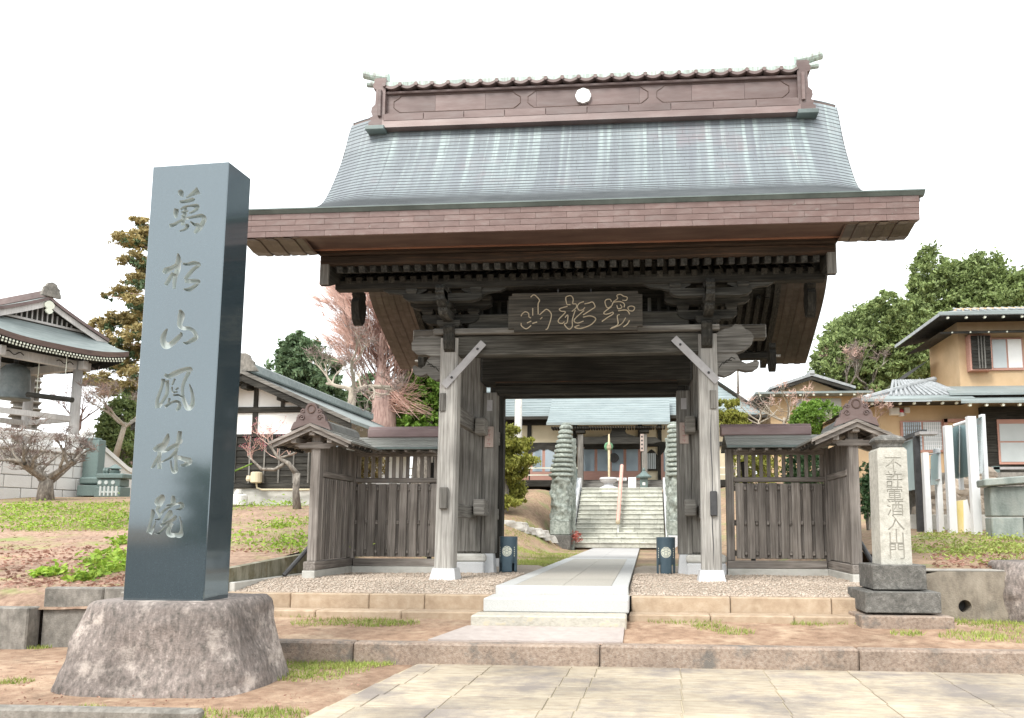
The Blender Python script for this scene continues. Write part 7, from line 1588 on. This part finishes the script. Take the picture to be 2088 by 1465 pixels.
def blades(label, spots, n, ht, mt, name, zf_, cat='grass'):
    V = []; 
    for (x, y, r) in spots:
        for i in range(int(n*r)):
            a = rgw.uniform(0, 6.28); q = r*.22*math.sqrt(rgw.random())*2; px_, py_ = x+q*math.cos(a), y+q*math.sin(a)*.7; z = zf_(px_, py_)
            h_ = ht*rgw.uniform(.5, 1.3); b = rgw.uniform(0, 6.28); w_ = .004+.003*rgw.random(); lx, ly = rgw.normal()*h_*.45, rgw.normal()*h_*.45
            V += [(px_-w_*math.cos(b), py_-w_*math.sin(b), z-.005), (px_+w_*math.cos(b), py_+w_*math.sin(b), z-.005), (px_+lx, py_+ly, z+h_)]
    V = np.array(V); return stuff(np_mesh(name, V, np.arange(len(V)).reshape(-1, 3), mt), label, cat)
def onz(u, v, z): p = P(u, v, Z=z); return p.x, p.y
S1 = [(*onz(u, v, -.63), k) for u, v, k in ((610, 1345, 1.2), (640, 1350, 1.3), (670, 1350, 1.2), (650, 1365, 1.1), (700, 1352, 1.1), (730, 1350, .8), (600, 1375, .8), (630, 1380, .7), (760, 1350, .6), (545, 1452, .5), (420, 1455, .5), (180, 1445, .35), (30, 1388, .4), (80, 1320, .3), (590, 1335, 1.0), (560, 1455, .6))]
blades('patchy grass growing around the boulder', S1, 330, .035, grass_m, 'foreground_grass', lambda x, y: -.64)
S2 = [(*onz(u, v, -.40), k) for u, v, k in ((575, 1250, 1), (600, 1250, 1), (620, 1262, .9), (650, 1275, .8), (680, 1252, .7), (740, 1275, .9), (770, 1276, .7), (820, 1277, .5), (790, 1260, .4), (900, 1262, .4), (850, 1260, .3), (1395, 1275, 1.), (1420, 1270, 1.1), (1470, 1262, .9), (1555, 1265, 1.0), (1600, 1268, .6), (1690, 1268, 1.2), (1710, 1275, .9), (1650, 1280, .5), (1450, 1285, .5), (1500, 1290, .5), (1850, 1295, .4), (1960, 1275, 1.3), (2000, 1268, 1.4), (2030, 1275, 1.4), (2070, 1285, 1.3), (1985, 1300, .8), (2060, 1300, 1.)) ]
blades('grass tufts along the strip beside the curb', S2, 330, .045, grass_m, 'strip_grass', strip_z)
S3 = []
for i in range(170):
    u, v = rg.uniform(1045, 1170), rg.uniform(1100, 1160); b = P(u, v, Z=0)
    if b.x < -1.0 and 4.2 < b.y < 16.5: S3.append((b.x, b.y, rg.uniform(.8, 1.6)))
blades('thin yellowing grass beside the path behind the gate', S3, 110, .05, grass_m, 'yard_grass', zt)
S4 = []
for i in range(190):
    u, v = (rg.uniform(0, 260), rg.uniform(1025, 1085)) if i < 160 else (rg.uniform(465, 640), rg.uniform(1040, 1130)); p = onbank(u, v)
    if p: S4.append((p[0], p[1], rg.uniform(.8, 1.8)))
blades('thin grass over the leaf-strewn left bank', S4, 60, .06, grass_m, 'bank_grass', zt)
# dry leaves
C = []
for i in range(2600):
    u, v = (rg.uniform(0, 260), 1070+130*rg.random()) if i < 1500 else ((rg.uniform(465, 640), rg.uniform(1040, 1130)) if i < 2000 else (rg.uniform(1900, 2088), rg.uniform(1110, 1160)))
    p = onbank(u, v)
    if p: C.append((p[0], p[1], p[2]+.012))
C = np.array(C); V, F = leaf_quads(C, rgw.uniform(.02, .05, len(C)), rgw, .8); stuff(np_mesh('fallen_leaves', V, F, dry_leaf), 'dry reddish fallen leaves scattered over the banks', 'leaves')
C = np.array([(*onz(rg.uniform(0, 900), rg.uniform(1310, 1460), -.63), -.632) for i in range(700)]); C = C[(C[:, 1] < -3.2) & (C[:, 0] < -1.5)]; V, F = leaf_quads(C, rgw.uniform(.006, .018, len(C)), rgw, .8); stuff(np_mesh('fallen_leaves', V, F, dry_leaf), 'small dry leaf crumbs on the soil around the boulder', 'leaves')
# red plant beside the stairs
rp = P(1176, 1105, Y=17.2); t = T('red_plant', 'small red-leaved plant at the foot of the stairs', 'plant', tuple(rp)); MB().tube([rp, rp+Vector((0, 0, .2))], .01, 5).build('stem', twig_pink, t)
crown(t, [((rp.x, rp.y, rp.z+.15), (.22, .18, .22))], 260, .04, mat('red_leaf', [(.4, .07, .05), (.5, .14, .10)], rough=.6, bump=0), 3, clump=.5, per=12, shell=.2)
rk2 = random.Random(12)
for i in range(7):
    u, v = 1035+14*i, 1068+5.2*i+rk2.uniform(-2, 2); p = onbank(u, v)
    if p: 
        o = boulder('edging_stone', concrete, p[0]-.35, p[0]+.35, p[1]-.25, p[1]+.25, p[2]-.15, p[2]+.10+.05*(i % 3), .13, .10, i*3.1, (p[0], p[1], p[2]), .11, 2.4)
        tag(o, 'rough pale edging stone in the row climbing the slope behind the gate', 'stone', 'edging stones on the slope')
# wooded ridge behind the viewer, seen only as a reflection in the polished granite
C = []; 
for i in range(9000): x = rg.uniform(-45, 45); h_ = 6.2+2.2*nz(x, 0, .12)+1.2*nz(x, 3, .4); C.append((x, -58+rg.uniform(-2, 2), -.7+h_*rg.random()))
V, F = leaf_quads(np.array(C), rgw.uniform(.5, .9, len(C)), rgw); stuff(np_mesh('distant_wood', V, F, leaf_dark), 'far-off low wood on the side the gate faces', 'wood')
